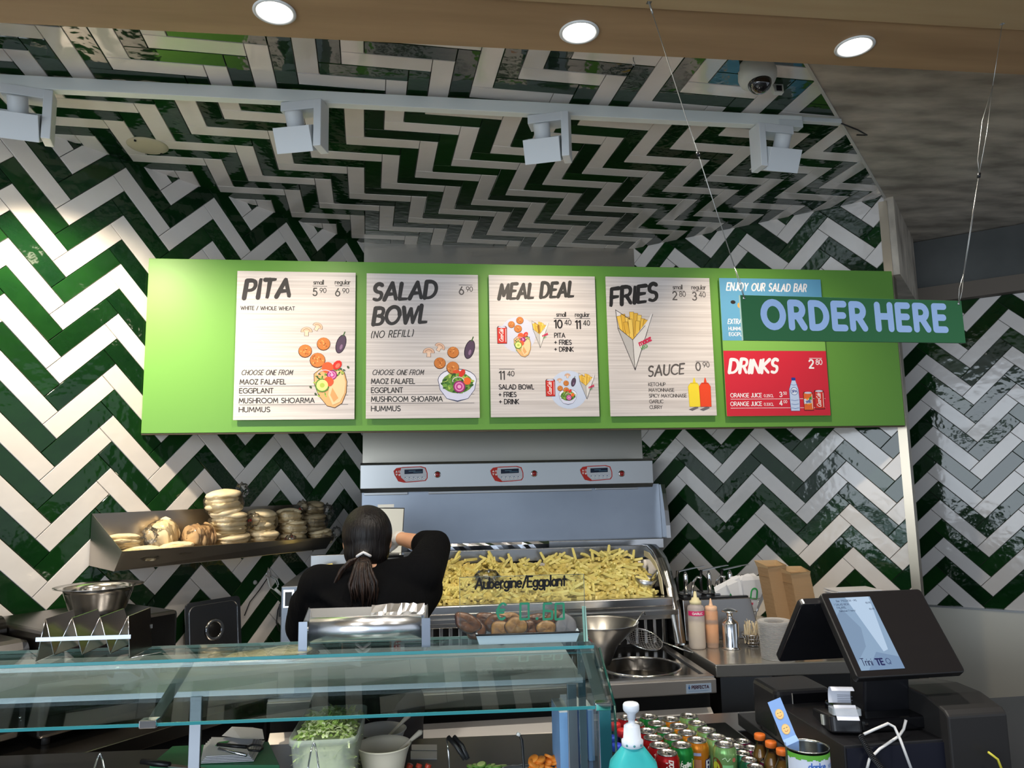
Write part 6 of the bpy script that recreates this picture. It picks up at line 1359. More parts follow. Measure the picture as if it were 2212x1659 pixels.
b = MB(); b.ellip((0, Ld_ * .5, .07), (hwx * .76, Ld_ * .44, .07), 20, 10, fn=lambda D: 1 / max(.6, (abs(D.x) ** 5 + abs(D.y) ** 5 + abs(D.z) ** 5) ** .2)); tag(b.build('lettuce_core', mat('lettuce_core', (.62, .68, .34), .6, noise=((30, 30, 30), (.3, .7), (.76, .80, .52))), t), kind='stuff')
# two plastic bowls with spoons
BOWLM = [mat('bowl_cream', (.78, .70, .56), .4), mat('bowl_grey', (.58, .55, .52), .4)]
for k, (px, py, w_, lab) in enumerate(((829, 1607, 112, 'cream plastic bowl with a pale plastic spoon, in front'), (823, 1575, 104, 'greyish plastic bowl with a plastic spoon, behind the cream one'))):
    y_ = 1.98 if k == 0 else 2.13; c = aY(px, py, y_); r_ = w_ / 2 * y_ / 1620; zc = .9005
    t = thing('plastic_bowl', (c.x, c.y, zc), lab, 'bowl', 'plastic bowls on the salad bar'); Hh = c.z - zc
    MB().lathe([(0, 0), (r_ * .62, 0), (r_ * .66, .006), (r_ * .84, Hh * .7), (r_ * .92, Hh * .9), (r_ * .97, Hh * .97), (r_, Hh), (r_ * .96, Hh + .001), (r_ * .89, Hh * .9), (r_ * .64, .008), (0, .006)], 44, cap=False).build('bowl', BOWLM[k], t)
    MB().lathe([(0, Hh * .5), (r_ * .72, Hh * .5)], 30, cap=False).build('sauce', mat('sauce_%d' % k, ((.55, .38, .24), (.34, .31, .27))[k], .4), t)
    tt = thing('spoon', (c.x, c.y, c.z), ('pale plastic spoon standing in the cream bowl', 'pale plastic spoon standing in the greyish bowl')[k], 'spoon')
    tip = aY((912, 887)[k], (1578, 1541)[k], y_ + .03) - tt.location; base = Vector((r_ * -.1, -.02, -Hh * .5))
    MB().tube([base, base.lerp(tip, .35), base.lerp(tip, .7), base.lerp(tip, .95), tip], [.006, .004, .0045, .0075, .003], 8).build('spoon_body', mat('spoon_cream', (.66, .58, .46), .4), tt)
# label cards
for k, (x0_, y0_, x1_, y1_) in enumerate(((889, 1610, 944, 1622), (887, 1624, 944, 1641))):
    a, c_, e_, g_ = bz(x0_, y1_), bz(x1_, y1_), bz(x1_, y0_), bz(x0_, y0_); b = MB(); b.quad(*[p + Vector((0, 0, .0022)) - a for p in (a, c_, e_, g_)], .0015); o = b.build('label_card', mat('card_white', (.70, .69, .68), .5)); o.location = a; tag(o, ('small blank white card lying on the bar, rear one', 'small blank white card lying on the bar, front one')[k], 'card')
# food pans
def pan(px0, px1, py, lab, y_=2.02, zr=.925, dd=.13):
    a, c_ = aY(px0, py, y_), aY(px1, py, y_); w_ = c_.x - a.x; t = thing('food_pan', (a.x, y_, .9003), lab, 'food pan', 'steel food pans in the salad bar')
    b = MB(); L = [loop(w_ / 2, 0, dd, .020, .012), loop(w_ / 2, 0, dd, .023, .012), loop(w_ / 2 - .010, .010, dd - .010, .023, .02), loop(w_ / 2 - .014, .014, dd - .014, .002, .02), ]
    n = len(L[0]); off = w_ / 2; vs = [(x + off, y, z) for l in L for x, y, z in l]; b.add(vs, [(k * n + i, k * n + (i + 1) % n, (k + 1) * n + (i + 1) % n, (k + 1) * n + i) for k in range(3) for i in range(n)], True); b.add([(x + off, y, z) for x, y, z in L[3]], (tuple(range(n)),)); b.build('pan', mat('pan_steel', (.70, .71, .73), .10, 1.0), t); return t
p1_ = pan(976, 1082, 1655, 'empty steel food pan with tongs, left of the pair', 1.83, dd=.135); p2_ = pan(1086, 1205, 1650, 'empty steel food pan, right of the pair', 1.83, dd=.14)
# rim row in front and vegetables at the frame's bottom
def veg(px, py, lab, cat, grp, r, th_, m_, z=.915, tiltx=0, tilty=0, inner=None):
    c = aZ(px, py, z); o = MB().lathe([(0, -th_ / 2), (r * .96, -th_ / 2), (r, -th_ * .3), (r, th_ * .3), (r * .96, th_ / 2), (0, th_ / 2)], 18).build(cat.replace(' ', '_'), m_); o.location = c; o.rotation_euler = (tiltx, tilty, 0); tag(o, lab, cat, grp)
    if inner: MB().lathe([(0, th_ / 2 + .0004), (r * .82, th_ / 2 + .0004)], 16, cap=False).build('flesh', inner, o)
CA = mat('carrot', (.72, .19, .02), .4, noise=((60, 60, 60), (.3, .7), (.85, .30, .04))); CU = mat('cucumber_skin', (.10, .24, .03), .4); CF = mat('cucumber_flesh', (.55, .66, .22), .35); TM = mat('tomato', (.62, .07, .03), .3)
rv = random.Random(6)
for k in range(20):
    a = k / 20 * 2; row = k % 5; veg(1150 + 19 * (k % 5) + rv.uniform(-6, 6), 1657 - 7 * (k // 5) + rv.uniform(-2, 2) + abs((k % 5) - 2) * 3, 'round orange carrot slice in the pile at the bottom edge of the photo', 'carrot slice', 'carrot slices piled in a pan', .0135, .006, CA, .925 + .006 * (k // 5), rv.uniform(-.5, .5), rv.uniform(-.5, .5))
for k in range(7): veg(1018 + 11 * k + rv.uniform(-2, 2), 1654 + rv.uniform(-3, 3), 'cucumber slice in the small pile at the bottom edge of the photo', 'cucumber slice', 'cucumber slices in a pan', .013, .004, CU, .92 + .003 * (k % 3), rv.uniform(-.4, .4), rv.uniform(-.4, .4), CF)
for k, px in enumerate((885, 905, 925)): veg(px, 1655, ('tomato chunk at the bottom edge, left one', 'tomato chunk at the bottom edge, middle one', 'tomato chunk at the bottom edge, right one')[k], 'tomato piece', None, .008, .010, TM, .918, rv.uniform(-.6, .6), .4)
# tongs
def tongs(pts, w_, lab, m_=STEELB, r=.0022, grip=None):
    t = thing('serving_tongs', pts[0], lab, 'tongs'); O = Vector(pts[0])
    for s_ in (-1, 1):
        q = [Vector(p) - O + Vector((s_ * w_ * f_, 0, 0)) for p, f_ in zip(pts, np.linspace(.15, 1, len(pts)))]; MB().tube(q, r, 6).build('arm', m_, t)
    b = MB(); b.tube([Vector((-w_ * .15, 0, 0)), Vector((0, 0, .004)), Vector((w_ * .15, 0, 0))], r, 6); b.build('bend', m_, t)
    if grip: MB().tube([Vector(p) - O + Vector((-w_, 0, .002)) for p in pts[-2:]], .006, 8).build('grip', BLACK, t)
for a, c_, w_, lab in (((216, 1632), (212, 1690), .014, 'steel tongs handle loop at the far left of the bar'), ((678, 1608), (676, 1690), .014, 'steel tongs standing in front of the lettuce box')):
    p0 = aY(*a, 1.78); p1 = aY(*c_, 1.74); tongs([p0, p0.lerp(p1, .2), p0.lerp(p1, .5), p1], w_, lab)
p0 = aY(968, 1592, 1.90); p1 = aY(1004, 1640, 1.86); t = thing('black_tongs', p0, 'black-handled tongs lying over the left steel pan', 'tongs')
for o_ in (0, .014): MB().tube([Vector((o_, 0, 0)), (p1 - p0) * .5 + Vector((o_, 0, .004)), (p1 - p0) + Vector((o_ * .5, 0, 0))], .0055, 8).build('arm', BLACK, t)
MB().tube([Vector((-.004, 0, -.004)), Vector((.0, -.012, -.03)), Vector((.002, -.02, -.07))], .002, 6).build('steel_loop', STEELB, t)
p0 = aY(1122, 1588, 1.84); p1 = aY(1134, 1690, 1.76); t = thing('ladle', p0, 'thin ladle handle with a white tip rising from the right pan', 'ladle'); MB().tube([Vector((0, 0, 0)), Vector((.006, 0, -.012)), p1 - p0], [.003, .0032, .0028], 8).build('handle', BLACK, t); MB().tube([Vector((-.006, 0, .004)), Vector((.001, 0, .0))], .0042, 8).build('tip', mat('card_white', (0, 0, 0)), t)
# blue-white glove boxes and a thin white tray standing by the post
GBM = mat('glove_box_blue', (.20, .38, .66), .5); GBW = mat('glove_box_white', (.68, .68, .68), .5)
for k, (px0_, px1_, pt, y_, lab) in enumerate(((1208, 1232, 1540, 1.86, 'narrow pale blue carton standing left of the steel post'), (1250, 1266, 1535, 1.95, 'narrow blue carton right of the post, taller one'), (1269, 1282, 1534, 2.02, 'thin blue carton next to the end glass'))):
    a, c_ = aY(px0_, pt, y_), aY(px1_, pt, y_); t = thing('carton', (a.x, y_, .901), lab, 'carton', 'blue cartons standing behind the end glass'); w_, h_ = c_.x - a.x, a.z - .901
    MB().box((0, 0, 0), (w_, .11, h_)).build('body', GBM, t, bevel=.001); MB().box((.0005, .0005, h_ + .0002), (w_ - .0005, .11, h_ + .004)).build('top_flap', GBW, t)
a = aY(1204, 1492, 2.10); b = MB(); b.box((0, 0, 0), (.034, .004, a.z - .901)); o = b.build('white_card', GBW); o.location = (a.x, 2.06, .901); tag(o, 'tall white card standing behind the pale blue carton', 'card')
# cutting board, papers, knife
a, c_ = bz(320, 1659), bz(588, 1640); t = thing('cutting_board', (0, 0, 0), 'green plastic cutting board lying on the salad bar', 'cutting board')
q = [bz(322, 1664), bz(604, 1664), bz(580, 1612), bz(372, 1622)]; t.location = q[0]; b = MB(); b.quad(*[p + Vector((0, 0, .013)) - q[0] for p in q], .012); b.build('board', mat('board_plastic', (.015, .17, .065), .4), t, bevel=.002)
t = thing('paper_stack', bz(500, 1640), 'pile of white paper bags with a small green print on the cutting board', 'paper bags'); O = t.location.copy()
for k in range(5):
    q = [bz(432 + 3 * k, 1662), bz(548 - 3 * k, 1657), bz(572 - 6 * k, 1612 + 2 * k), bz(440 + 4 * k, 1622 - k)]; b = MB(); b.quad(*[p + Vector((0, 0, .016 + .004 * k)) - O for p in q], .0015); b.build('bag', PB, t)
b = MB(); v = [bz(478, 1622), bz(500, 1606), bz(545, 1603), bz(566, 1612), bz(570, 1630), bz(520, 1634)]; b.add([p + Vector((0, 0, .040 + .006 * (k % 2))) - O for k, p in enumerate(v)], (tuple(range(6)),)); b.build('crumpled_bag', PB, t)
q = [bz(463, 1640), bz(486, 1636), bz(495, 1628), bz(472, 1631)]; b = MB(); b.quad(*[p + Vector((0, 0, .0345)) - O for p in q], .0005); b.build('green_mark', mat('mark_green', (.05, .30, .10), .5), t)
p0, p1 = aZ(306, 1645, .925), aZ(366, 1652, .925); t = thing('knife', p0, 'knife with a black handle lying on the green cutting board', 'knife'); dv = p1 - p0
MB().tube([Vector((0, 0, 0)), dv * .5, dv], [.007, .0085, .007], 10).build('handle', BLACK, t); b = MB(); e_ = dv.normalized(); b.quad(dv + Vector((0, -.012, 0)), dv + e_ * .12, dv + e_ * .11 + Vector((0, .008, 0)), dv + Vector((0, .008, 0)), .0015); b.build('blade', STEELB, t)
p0, p1 = aZ(470, 1608, .955), aZ(560, 1616, .955); t = thing('spatula_tongs', p0, 'black-handled tongs lying on the white paper bags', 'tongs'); dv = p1 - p0
MB().tube([Vector((0, 0, 0)), dv * .7], .005, 8).build('handle', BLACK, t); b = MB(); b.tube([dv * .7, dv * .8 + Vector((0, -.02, .0)), dv * 1.05 + Vector((0, -.02, 0)), dv * 1.08, dv * 1.02 + Vector((0, .02, 0)), dv * .8 + Vector((0, .02, 0)), dv * .7], .0028, 6); b.build('head', BLACK, t); b = MB(); b.tube([dv * .1 + Vector((0, -.03, 0)), dv * .8 + Vector((0, -.05, -.002))], .004, 6); b.build('steel_arm', STEELB, t)
# ================================================================== TILL COUNTER
tc_ = thing('till_counter', (1.0, 1.6, 0), 'dark counter with the till and drinks at the right foreground', 'counter'); O = Vector((1.0, 1.6, 0))
def cb(name, a, c, m, bev=.002): b = MB(); b.box(Vector(a) - O, Vector(c) - O); return b.build(name, m, tc_, bevel=bev)
cb('top_front', (.50, 1.20, .86), (2.3, 1.745, .895), mat('counter_black', (.02, .02, .022), .3))
cb('top_right', (.992, 1.747, .86), (2.3, 2.35, .895), mat('counter_black', (0, 0, 0)))
cb('body', (.52, 1.24, .05), (2.28, 2.33, .74), DARK, 0)
cb('can_tray_floor', (.50, 1.747, .745), (.983, 2.44, .757), STEELD, 0)
# steel drinks tray rim
b = MB()
for a, c in (((.985, 1.747, .757), (.990, 2.44, .842)), ((.50, 2.436, .757), (.985, 2.440, .842)), ((.50, 2.4402, .838), (1.16, 2.53, .842)), ((.990, 2.352, .838), (1.16, 2.44, .842))): b.box(Vector(a) - O, Vector(c) - O)
b.build('tray_rim', mat('tray_steel', (.40, .40, .40), .25, 1.0), tc_)
# ---- cans
def canmesh(r, h, sl=0):
    return [(0, .003), (r * .72, 0), (r * .82, .002), (r * .95, .009), (r, .014), (r, h - .020), (r * .97, h - .014), (r * .84, h - .004), (r * .81, h - .002)]
LIDM = mat('can_lid', (.72, .70, .68), .22, 1.0)
def can(name, body, prn, lab, grp, r=.033, h=.116):
    t = thing(name, (0, 0, 0), lab, 'drink can', grp)
    MB().lathe(canmesh(r, h), 28, cap=False).build('body', body, t)
    MB().lathe([(r * .83, h - .003), (r * .845, h), (r * .81, h + .0006), (r * .79, h - .0045), (r * .74, h - .0055), (r * .70, h - .0035), (0, h - .0035)], 28, cap=False).build('lid', LIDM, t)
    b = MB(); b.rbox((-.005, -.017, 0), (.005, .008, .0012), .0048, Mz((0, .002, h - .0028), .4, .04), 3); b.tube([(.0, .0, h - .003), (0, 0, h - .0008)], .003, 8); b.build('pull_tab', CHROME, t)
    if prn:
        d = Draw(); prn(d, r); wrap(d, r + .0002, 0).build('printed_label', Matrix.Identity(4), t)
    return t
def canpaint(name, c1, c2=None, met=.55):
    return mat(name, c1, .22, met, noise=((30, 30, 8), (.4, .6), c2 or c1))
def grid(d, x0, y0, x1, y1, col, n=6):
    for k in range(n): d.poly([(x0 + (x1 - x0) * k / n, y0), (x0 + (x1 - x0) * (k + 1) / n, y0), (x0 + (x1 - x0) * (k + 1) / n, y1), (x0 + (x1 - x0) * k / n, y1)], col)
def pr_coke(d, r):
    for o_ in (-.052, .018, .085): d.text('Coca-Cola', o_ - .012, .030, .020, lin((240, 238, 236)), .14, .05, .25, pi / 2, .75)
    grid(d, -.012, .030, .008, .058, lin((225, 225, 225)), 3); d.text('330 ml', -.010, .078, .005, lin((235, 225, 225)), .16, .16)
def pr_sprite(d, r):
    d.layer(); d.text('Sprite', -.014, .062, .013, lin((235, 245, 238)), .22, .1, .2, .25, .8); d.line([(-.018, .055), (.016, .066), (.022, .085), (-.012, .082), (-.018, .055)], .0012, lin((225, 240, 230)), 4)
    grid(d, -.020, .018, .012, .048, lin((30, 120, 60)), 4); d.line([(.02, .03), (.027, .08)], .004, lin((240, 225, 60)), 5)
def pr_fanta(d, r):
    grid(d, -.024, .018, -.002, .072, lin((168, 118, 92)), 3); grid(d, -.022, .082, -.002, .090, lin((150, 160, 205)), 2); d.layer()
    d.disc(.030, .055, .016, lin((60, 80, 40)), 16, .022); d.layer(.0002); d.text('FANTA', .014, .045, .022, lin((20, 40, 120)), .44, .12, .1, .06, .75); d.layer(.0002); d.text('FANTA', .014, .045, .022, lin((238, 240, 246)), .22, .12, .1, .06, .75)
def pr_lime(d, r):
    grid(d, -.020, .010, .010, .070, lin((130, 196, 140)), 4); d.disc(.014, .083, .006, lin((200, 120, 100)), 12); d.line([(-.020, .085), (-.012, .090), (-.006, .080), (.002, .088)], .0015, lin((210, 235, 210)), 4); d.layer(); d.disc(-.040, .058, .020, lin((110, 60, 30)), 14, .028); d.layer(); d.disc(-.040, .062, .012, lin((190, 200, 60)), 12, .014)
CANS = {
 'c': (canpaint('can_red', (.42, .012, .016), (.50, .02, .02)), pr_coke, [(1355, 1549), (1371, 1563), (1398, 1578), (1411, 1592.5), (1424, 1609), (1441, 1625)], 'red cola can'),
 's': (canpaint('can_green', (.01, .21, .045), (.03, .32, .06)), pr_sprite, [(1402, 1547), (1419, 1561.5), (1436.5, 1576.5), (1454, 1591.5), (1472, 1608)], 'dark green lemon soda can'),
 'f': (canpaint('can_orange', (.62, .19, .012), (.70, .26, .03)), pr_fanta, [(1449, 1552.5), (1466.5, 1567.5), (1484.5, 1582), (1505.5, 1597.5)], 'orange soda can'),
 'l': (canpaint('can_lime', (.22, .46, .16), (.30, .54, .22)), pr_lime, [(1488, 1545.5), (1506, 1561), (1525.5, 1576), (1547, 1591), (1564.5, 1607)], 'pale green soda can')}
ordw = ['rearmost', 'second from the back', 'third from the back', 'fourth from the back', 'fifth from the back', 'frontmost']
ZT = .885
for key, (m_, pf, pos, nm) in CANS.items():
    proto = None; nN = len(pos)
    for k, (px, py) in enumerate(pos):
        w_ = ordw[k] if k < nN - 1 else 'frontmost'
        lab = '%s in the drinks tray, %s of its row' % (nm, w_)
        c = aZ(px, py, ZT)
        if proto is None: proto = t = can('drink_can', m_, pf, lab, 'drink cans in rows in the tray')
        else: t = copy_tree(proto); t['label'] = lab
        t.location = (c.x, c.y, ZT - .116); t.rotation_euler = (0, 0, [0, 1.9, .2, 2.6, -.3, .0][k] if k < nN - 1 else 0.0)
# slim cans, lower, to the right
sm_ = canpaint('can_plum', (.20, .01, .06), (.12, .01, .05)); proto = None; sm2 = canpaint('can_forest', (.02, .14, .07))
pos = [(1604, 1600, 0), (1622, 1614.5, 0), (1640, 1628.5, 0), (1659, 1643, 0), (1591, 1611, 1), (1604, 1626, 1), (1618, 1640, 1), (1631, 1655, 1), (1572, 1598, 1)]
sl_lab = ['right row, rearmost', 'right row, second from back', 'right row, third from back', 'right row, frontmost', 'left row, second from back', 'left row, third from back', 'left row, fourth from back', 'left row, frontmost', 'left row, rearmost, half hidden']
pr_ = {}
for k, (px, py, c_) in enumerate(pos):
    lab = ('slim plum-coloured can, ' if c_ == 0 else 'slim dark green can, ') + sl_lab[k]
    if c_ not in pr_: pr_[c_] = t = can('slim_can', sm_ if c_ == 0 else sm2, None, lab, 'slim cans beside the soda cans', .0255, .098)
    else: t = copy_tree(pr_[c_]); t['label'] = lab
    c = aZ(px, py, .858); t.location = (c.x, c.y, .760); t.rotation_euler = (0, 0, k * 1.3)
# bottles
def bottle(name, px, py, z, capc, body, liq, lab, grp, r=.030, h=.20, y=None):
    c = aZ(px, py, z) if y is None else aY(px, py, y); t = thing(name, (c.x, c.y, c.z - h), lab, 'bottle', grp)
    MB().lathe([(0, 0), (r * .9, 0), (r, .01), (r, h * .55), (r * .92, h * .66), (r * .5, h * .82), (.013, h * .88), (.013, h * .93)], 24, cap=False).build('bottle', glassmat('pet', (.96, .97, .98), 1.6, .03, .92), t)
    if liq: MB().lathe([(0, .003), (r * .93, .006), (r * .94, h * .55), (r * .86, h * .66), (r * .4, h * .80), (0, h * .80)], 22).build('drink', liq, t)
    MB().lathe([(.0145, h * .905), (.0155, h * .91), (.0155, h * .985), (.014, h), (0, h)], 20).build('cap', capc, t); return t
RC, BC, OC_ = mat('cap_red', (.52, .02, .02), .4), mat('cap_blue', (.02, .05, .50), .35), mat('cap_orange', (.72, .16, .02), .4)
JU = mat('juice', (.50, .25, .05), .3)
for px, py, lab in ((1329, 1562, 'clear bottle with red cap at the left end of the drinks, rear one'), (1345, 1575, 'clear bottle with red cap at the left end of the drinks, middle one'), (1357, 1590, 'clear bottle with red cap half behind the sanitizer')): bottle('red_cap_bottle', px, py, .955, RC, None, mat('cola', (.03, .012, .008), .2) if px == 1329 else None, lab, 'red-capped bottles', .026, .19)
for px, py, lab in ((1322, 1590, 'clear bottle with blue cap left of the drinks, rear one'), (1332, 1607, 'clear bottle with blue cap left of the drinks, front one')): bottle('blue_cap_bottle', px, py, .935, BC, None, None, lab, 'blue-capped bottles', .026, .17)
for px, py, lab in ((1641, 1585, 'small orange juice bottle with orange cap, rear of three'), (1665, 1601, 'small orange juice bottle with orange cap, middle of three'), (1689, 1617, 'small orange juice bottle with orange cap, front of three')): bottle('juice_bottle', px, py, .915, OC_, None, JU, lab, 'orange juice bottles', .024, .155)
c = aY(1424, 1648, 1.74); bottle('cola_bottle', 1424, 1645, 1, RC, None, mat('cola', (0, 0, 0)), 'bottle with red cap in front of the frontmost red can', None, .028, .20, y=1.75).location.z = .7575
# ---- sanitiser pump bottle
c = aY(1370, 1620, 1.45); t = thing('sanitizer_bottle', (c.x - .003, 1.45, .896), 'turquoise hand sanitizer bottle with a white pump in the foreground', 'pump bottle'); zt = aY(1366, 1608, 1.45).z - .896
TQ = mat('turquoise', (.035, .42, .43), .35, alpha=1)
b = MB(); prof = [(.040, 0), (.046, .004), (.0465, .02), (.0465, zt - .045), (.044, zt - .032), (.022, zt - .004), (.018, zt)]
vs = []; n = 32
for r_, z_ in prof:
    for i in range(n):
        a = 2 * pi * i / n; sq_ = 1 / max(abs(cos(a)), abs(sin(a))) ; k_ = .45 * min(1, (r_ - .018) / .028); m__ = 1 + (sq_ - 1) * k_; vs.append((r_ * cos(a) * m__, r_ * .72 * sin(a) * m__, z_))
b.add(vs, [(k * n + i, k * n + (i + 1) % n, (k + 1) * n + (i + 1) % n, (k + 1) * n + i) for k in range(len(prof) - 1) for i in range(n)], True); b.build('bottle', TQ, t)
MB().lathe([(.0165, zt - .004), (.0205, zt - .002), (.0205, zt + .008), (.0170, zt + .010), (.0150, zt + .034), (.010, zt + .037), (.0062, zt + .039), (.0062, zt + .054), (0, zt + .054)], 26).build('pump_collar', mat('pump_white', (.66, .72, .80), .35), t)
MB().lathe([(.0075, zt + .046), (.0085, zt + .056), (.0145, zt + .061), (.0155, zt + .064), (.0155, zt + .072), (.0135, zt + .075), (0, zt + .076)], 24).build('pump_head', mat('pump_white', (0, 0, 0)), t)
MB().tube([(0.0, 0, zt + .066), (.010, .025, zt + .067), (.016, .040, zt + .062)], [.005, .0045, .0035], 10).build('nozzle', mat('pump_white', (0, 0, 0)), t)
d = Draw(); d.rect(-.042, .02, -.012, .098, lin((232, 236, 238))); d.layer(); d.line([(-.038, .094), (-.022, .094)], .0015, lin((60, 80, 90)), 4, False); d.build('label', Matrix.Translation((0, -.0352, 0)) @ MC, t)
b = MB(); [b.ellip((.0203 * sin(a), -.0203 * cos(a), zt + .003), (.0022, .0022, .0022), 8, 6) for a in (-.8, -.1, .6)]; b.build('collar_mark', mat('mark_teal', (.05, .25, .27), .5), t)
# ---- tin with label
c = aY(1742, 1612, 1.74); t = thing('tip_tin', (c.x, 1.74 - .002, .896), 'open tin can with a white label reading danke, right foreground', 'tin'); r_ = .0485; h_ = c.z - .896
MB().lathe([(0, 0), (r_, 0), (r_, h_), (r_ + .0018, h_ + .001), (r_ + .001, h_ + .003), (r_ - .002, h_ + .001), (r_ - .002, h_ - .004), (r_ - .0025, .004), (0, .004)], 48, cap=False).build('tin', mat('tin_metal', (.45, .45, .42), .22, 1.0), t)
d = Draw(); grid(d, -.0753, .012, .0753, h_ - .006, lin((205, 214, 232)), 24); d.layer(.0002)
for k in range(24):
    x0_ = -.075 + .15 * k / 24; e_ = .004 * (1 + sin(k * 1.7)) * .5; d.poly([(x0_, h_ - .013 - e_), (x0_ + .00625, h_ - .013 - e_), (x0_ + .00625, h_ - .004), (x0_, h_ - .004)], lin((96, 168, 62)))
d.layer(.0002); d.text('danke', -.022, h_ - .034, .0135, lin((70, 110, 190)), .2, .13); d.text('you', .028, h_ - .034, .011, lin((140, 165, 215)), .2, .13); d.text('DANK JE', -.020, h_ - .052, .010, lin((120, 150, 205)), .16, .16); d.text('merci', .046, h_ - .030, .008, lin((190, 60, 120)), .2, .14)
wrap(d, r_ + .0002, 0).build('label', Matrix.Identity(4), t)
# ---- strip of stickers standing in the tin
S0, S1, S2_, S3 = aY(1672, 1512, 1.80), aY(1705, 1593, 1.775), aY(1712, 1606, 1.765), aY(1714, 1655, 1.762)
b = MB(); wv = Vector((.0185, .004, .004)); rows = [S0, S0.lerp(S1, .5), S1, S2_, S3]; t = thing('sticker_strip', S2_, 'folded light blue strip with two round smiley stickers behind the tin', 'stickers')
vs = []; 
for p in rows: vs += [p - wv - S2_, p + wv - S2_]
b.add(vs, [(2 * k, 2 * k + 2, 2 * k + 3, 2 * k + 1) for k in range(4)]); b.add([Vector(v) + Vector((0, .0006, 0)) for v in vs], [(2 * k, 2 * k + 1, 2 * k + 3, 2 * k + 2) for k in range(4)]); b.build('strip', mat('sticker_blue', (.25, .42, .80), .3), t)
MS_ = frame(S1 - wv - S2_, wv, (S0 - S1)); d = Draw(); L_ = (S0 - S1).length; wd_ = 2 * wv.length
for yy in (L_ * .22, L_ * .62):
    d.z = .0006; d.disc(wd_ / 2, yy, .0115, lin((236, 190, 120)), 20); d.layer(.0002); d.disc(wd_ / 2, yy, .0100, lin((240, 206, 140)), 20); d.layer(.0002)
    for s_ in (-1, 1): d.line(A_(wd_ / 2 + s_ * .004, yy + .002, .0018, .0015, 10, 170, 4), .0008, lin((80, 60, 40)), 4)
    d.line(A_(wd_ / 2, yy - .001, .005, .004, 200, 340, 6), .0009, lin((190, 70, 60)), 4)
d.build('stickers', MS_, t)
# ---- till: tent-shaped double screen on a stand
BL, BR = aY(1852, 1466, 1.75), aY(2087, 1452, 1.75); ux = (BR - BL).normalized(); TLp = Vector((BL.x, 1.893, 1.628 - .1606 * 1.893 + .0)); uy = Vector((0, .145, .180)).normalized()
MP = frame(BL, ux, uy); wS_ = (BR - BL).length; hS_ = .231
pos_ = thing('till', (0, 0, 0), 'black touchscreen till with tent-shaped double screen on the counter', 'till'); pos_.matrix_world = MP
b = MB(); b.rbox((0, 0, -.022), (wS_, hS_, 0), .010, None, 4); b.build('customer_screen', BLACK, pos_, bevel=.003)
d = Draw(); bz_ = .011; x0_, x1_, y0_, y1_ = .020, .096, .018, hS_ - .017
d.rect(.004, .004, wS_ - .004, hS_ - .004, lin((6, 6, 8))); d.build('screen_glass', Matrix.Identity(4), pos_).data.materials[0] = mat('screen_black', (.012, .011, .012), .05, spec=.6)
EM = bpy.data.materials.new('screen_image'); EM.use_nodes = True; nt = EM.node_tree; bs_ = nt.nodes['Principled BSDF']; at_ = nt.nodes.new('ShaderNodeAttribute'); at_.attribute_name = 'Col'
nt.links.new(at_.outputs['Color'], bs_.inputs['Emission Color']); bs_.inputs['Emission Strength'].default_value = .62; bs_.inputs['Base Color'].default_value = (.01, .01, .01, 1); bs_.inputs['Roughness'].default_value = .06
d = Draw(); d.z = .0012; lt_ = lin((176, 204, 236)); W_ = wS_
xa, xb = .018, .018 + .40 * W_
d.rect(xa, y0_, xb, y1_, lin((150, 178, 208))); d.layer()
d.poly([(xa + .045, y1_), (xb - .004, y1_), (xb - .02, y0_ + .05), (xb - .034, y0_ + .045)], lin((196, 220, 246))); d.poly([(xa, y0_ + .02), (xa + .04, y0_ + .06), (xa + .05, y0_ + .11), (xa + .02, y1_ - .03), (xa, y1_ - .05)], lin((134, 160, 190))); d.poly([(xa + .02, y0_), (xb, y0_), (xb, y0_ + .03), (xa + .06, y0_ + .045)], lin((128, 156, 190))); d.layer()
tcx = lin((60, 76, 104)); d.text('Bar #P1022834 - MS', xa + .016, y1_ - .012, .0052, tcx, .14, .14); d.text('1 SALAD BOX', xa + .006, y1_ - .022, .0052, tcx, .15, .14); d.text('€6.90', xb - .020, y1_ - .020, .0046, tcx, .15, .14); d.text('FALAFEL', xa + .010, y1_ - .031, .0052, tcx, .15, .14); d.text('Subtotaal (7 items)', xa + .012, y1_ - .040, .0046, tcx, .14, .13); d.text('€6.90', xb - .018, y1_ - .038, .0046, tcx, .15, .14)
d.text('Trini', xa + .010, y0_ + .012, .018, lin((42, 52, 92)), .11, .12, xs=.72); d.text('TE', xa + .048, y0_ + .012, .015, lin((24, 32, 92)), .26, .18, xs=.95); d.text('Q', xa + .074, y0_ + .013, .014, lin((60, 76, 120)), .12, .1, xs=.9)
o = d.build('screen_picture', Matrix.Identity(4), pos_); o.data.materials[0] = EM
# second screen, facing the staff
b = MB(); A0_ = Vector((-.012, hS_ + .002, -.02)); 
Tl, Tr = MP @ Vector((.0, hS_ - .004, -.024)), MP @ Vector((wS_, hS_ - .004, -.024)); Bl_, Br_ = Tl + Vector((-.055, .15, -.175)), Tr + Vector((-.03, .15, -.175)); Mi = MP.inverted()
MP2 = Mi @ frame(Bl_, (Br_ - Bl_), (Tl - Bl_)); h2 = (Tl - Bl_).length
b.rbox((0, 0, 0), (wS_, h2, .020), .012, MP2, 4); b.build('staff_screen', mat('black_case', (.010, .010, .012), .25), pos_, bevel=.003)
stb = Vector((1.19, 1.90, .896)); b = MB()
M3 = Mi @ Matrix.Translation(stb); vs = [M3 @ Vector(p) for p in ((-.065, -.03, .10), (.065, -.03, .10), (.065, .03, .10), (-.065, .03, .10), (-.06, -.05, .30), (.06, -.05, .30), (.06, .02, .32), (-.06, .02, .32))]
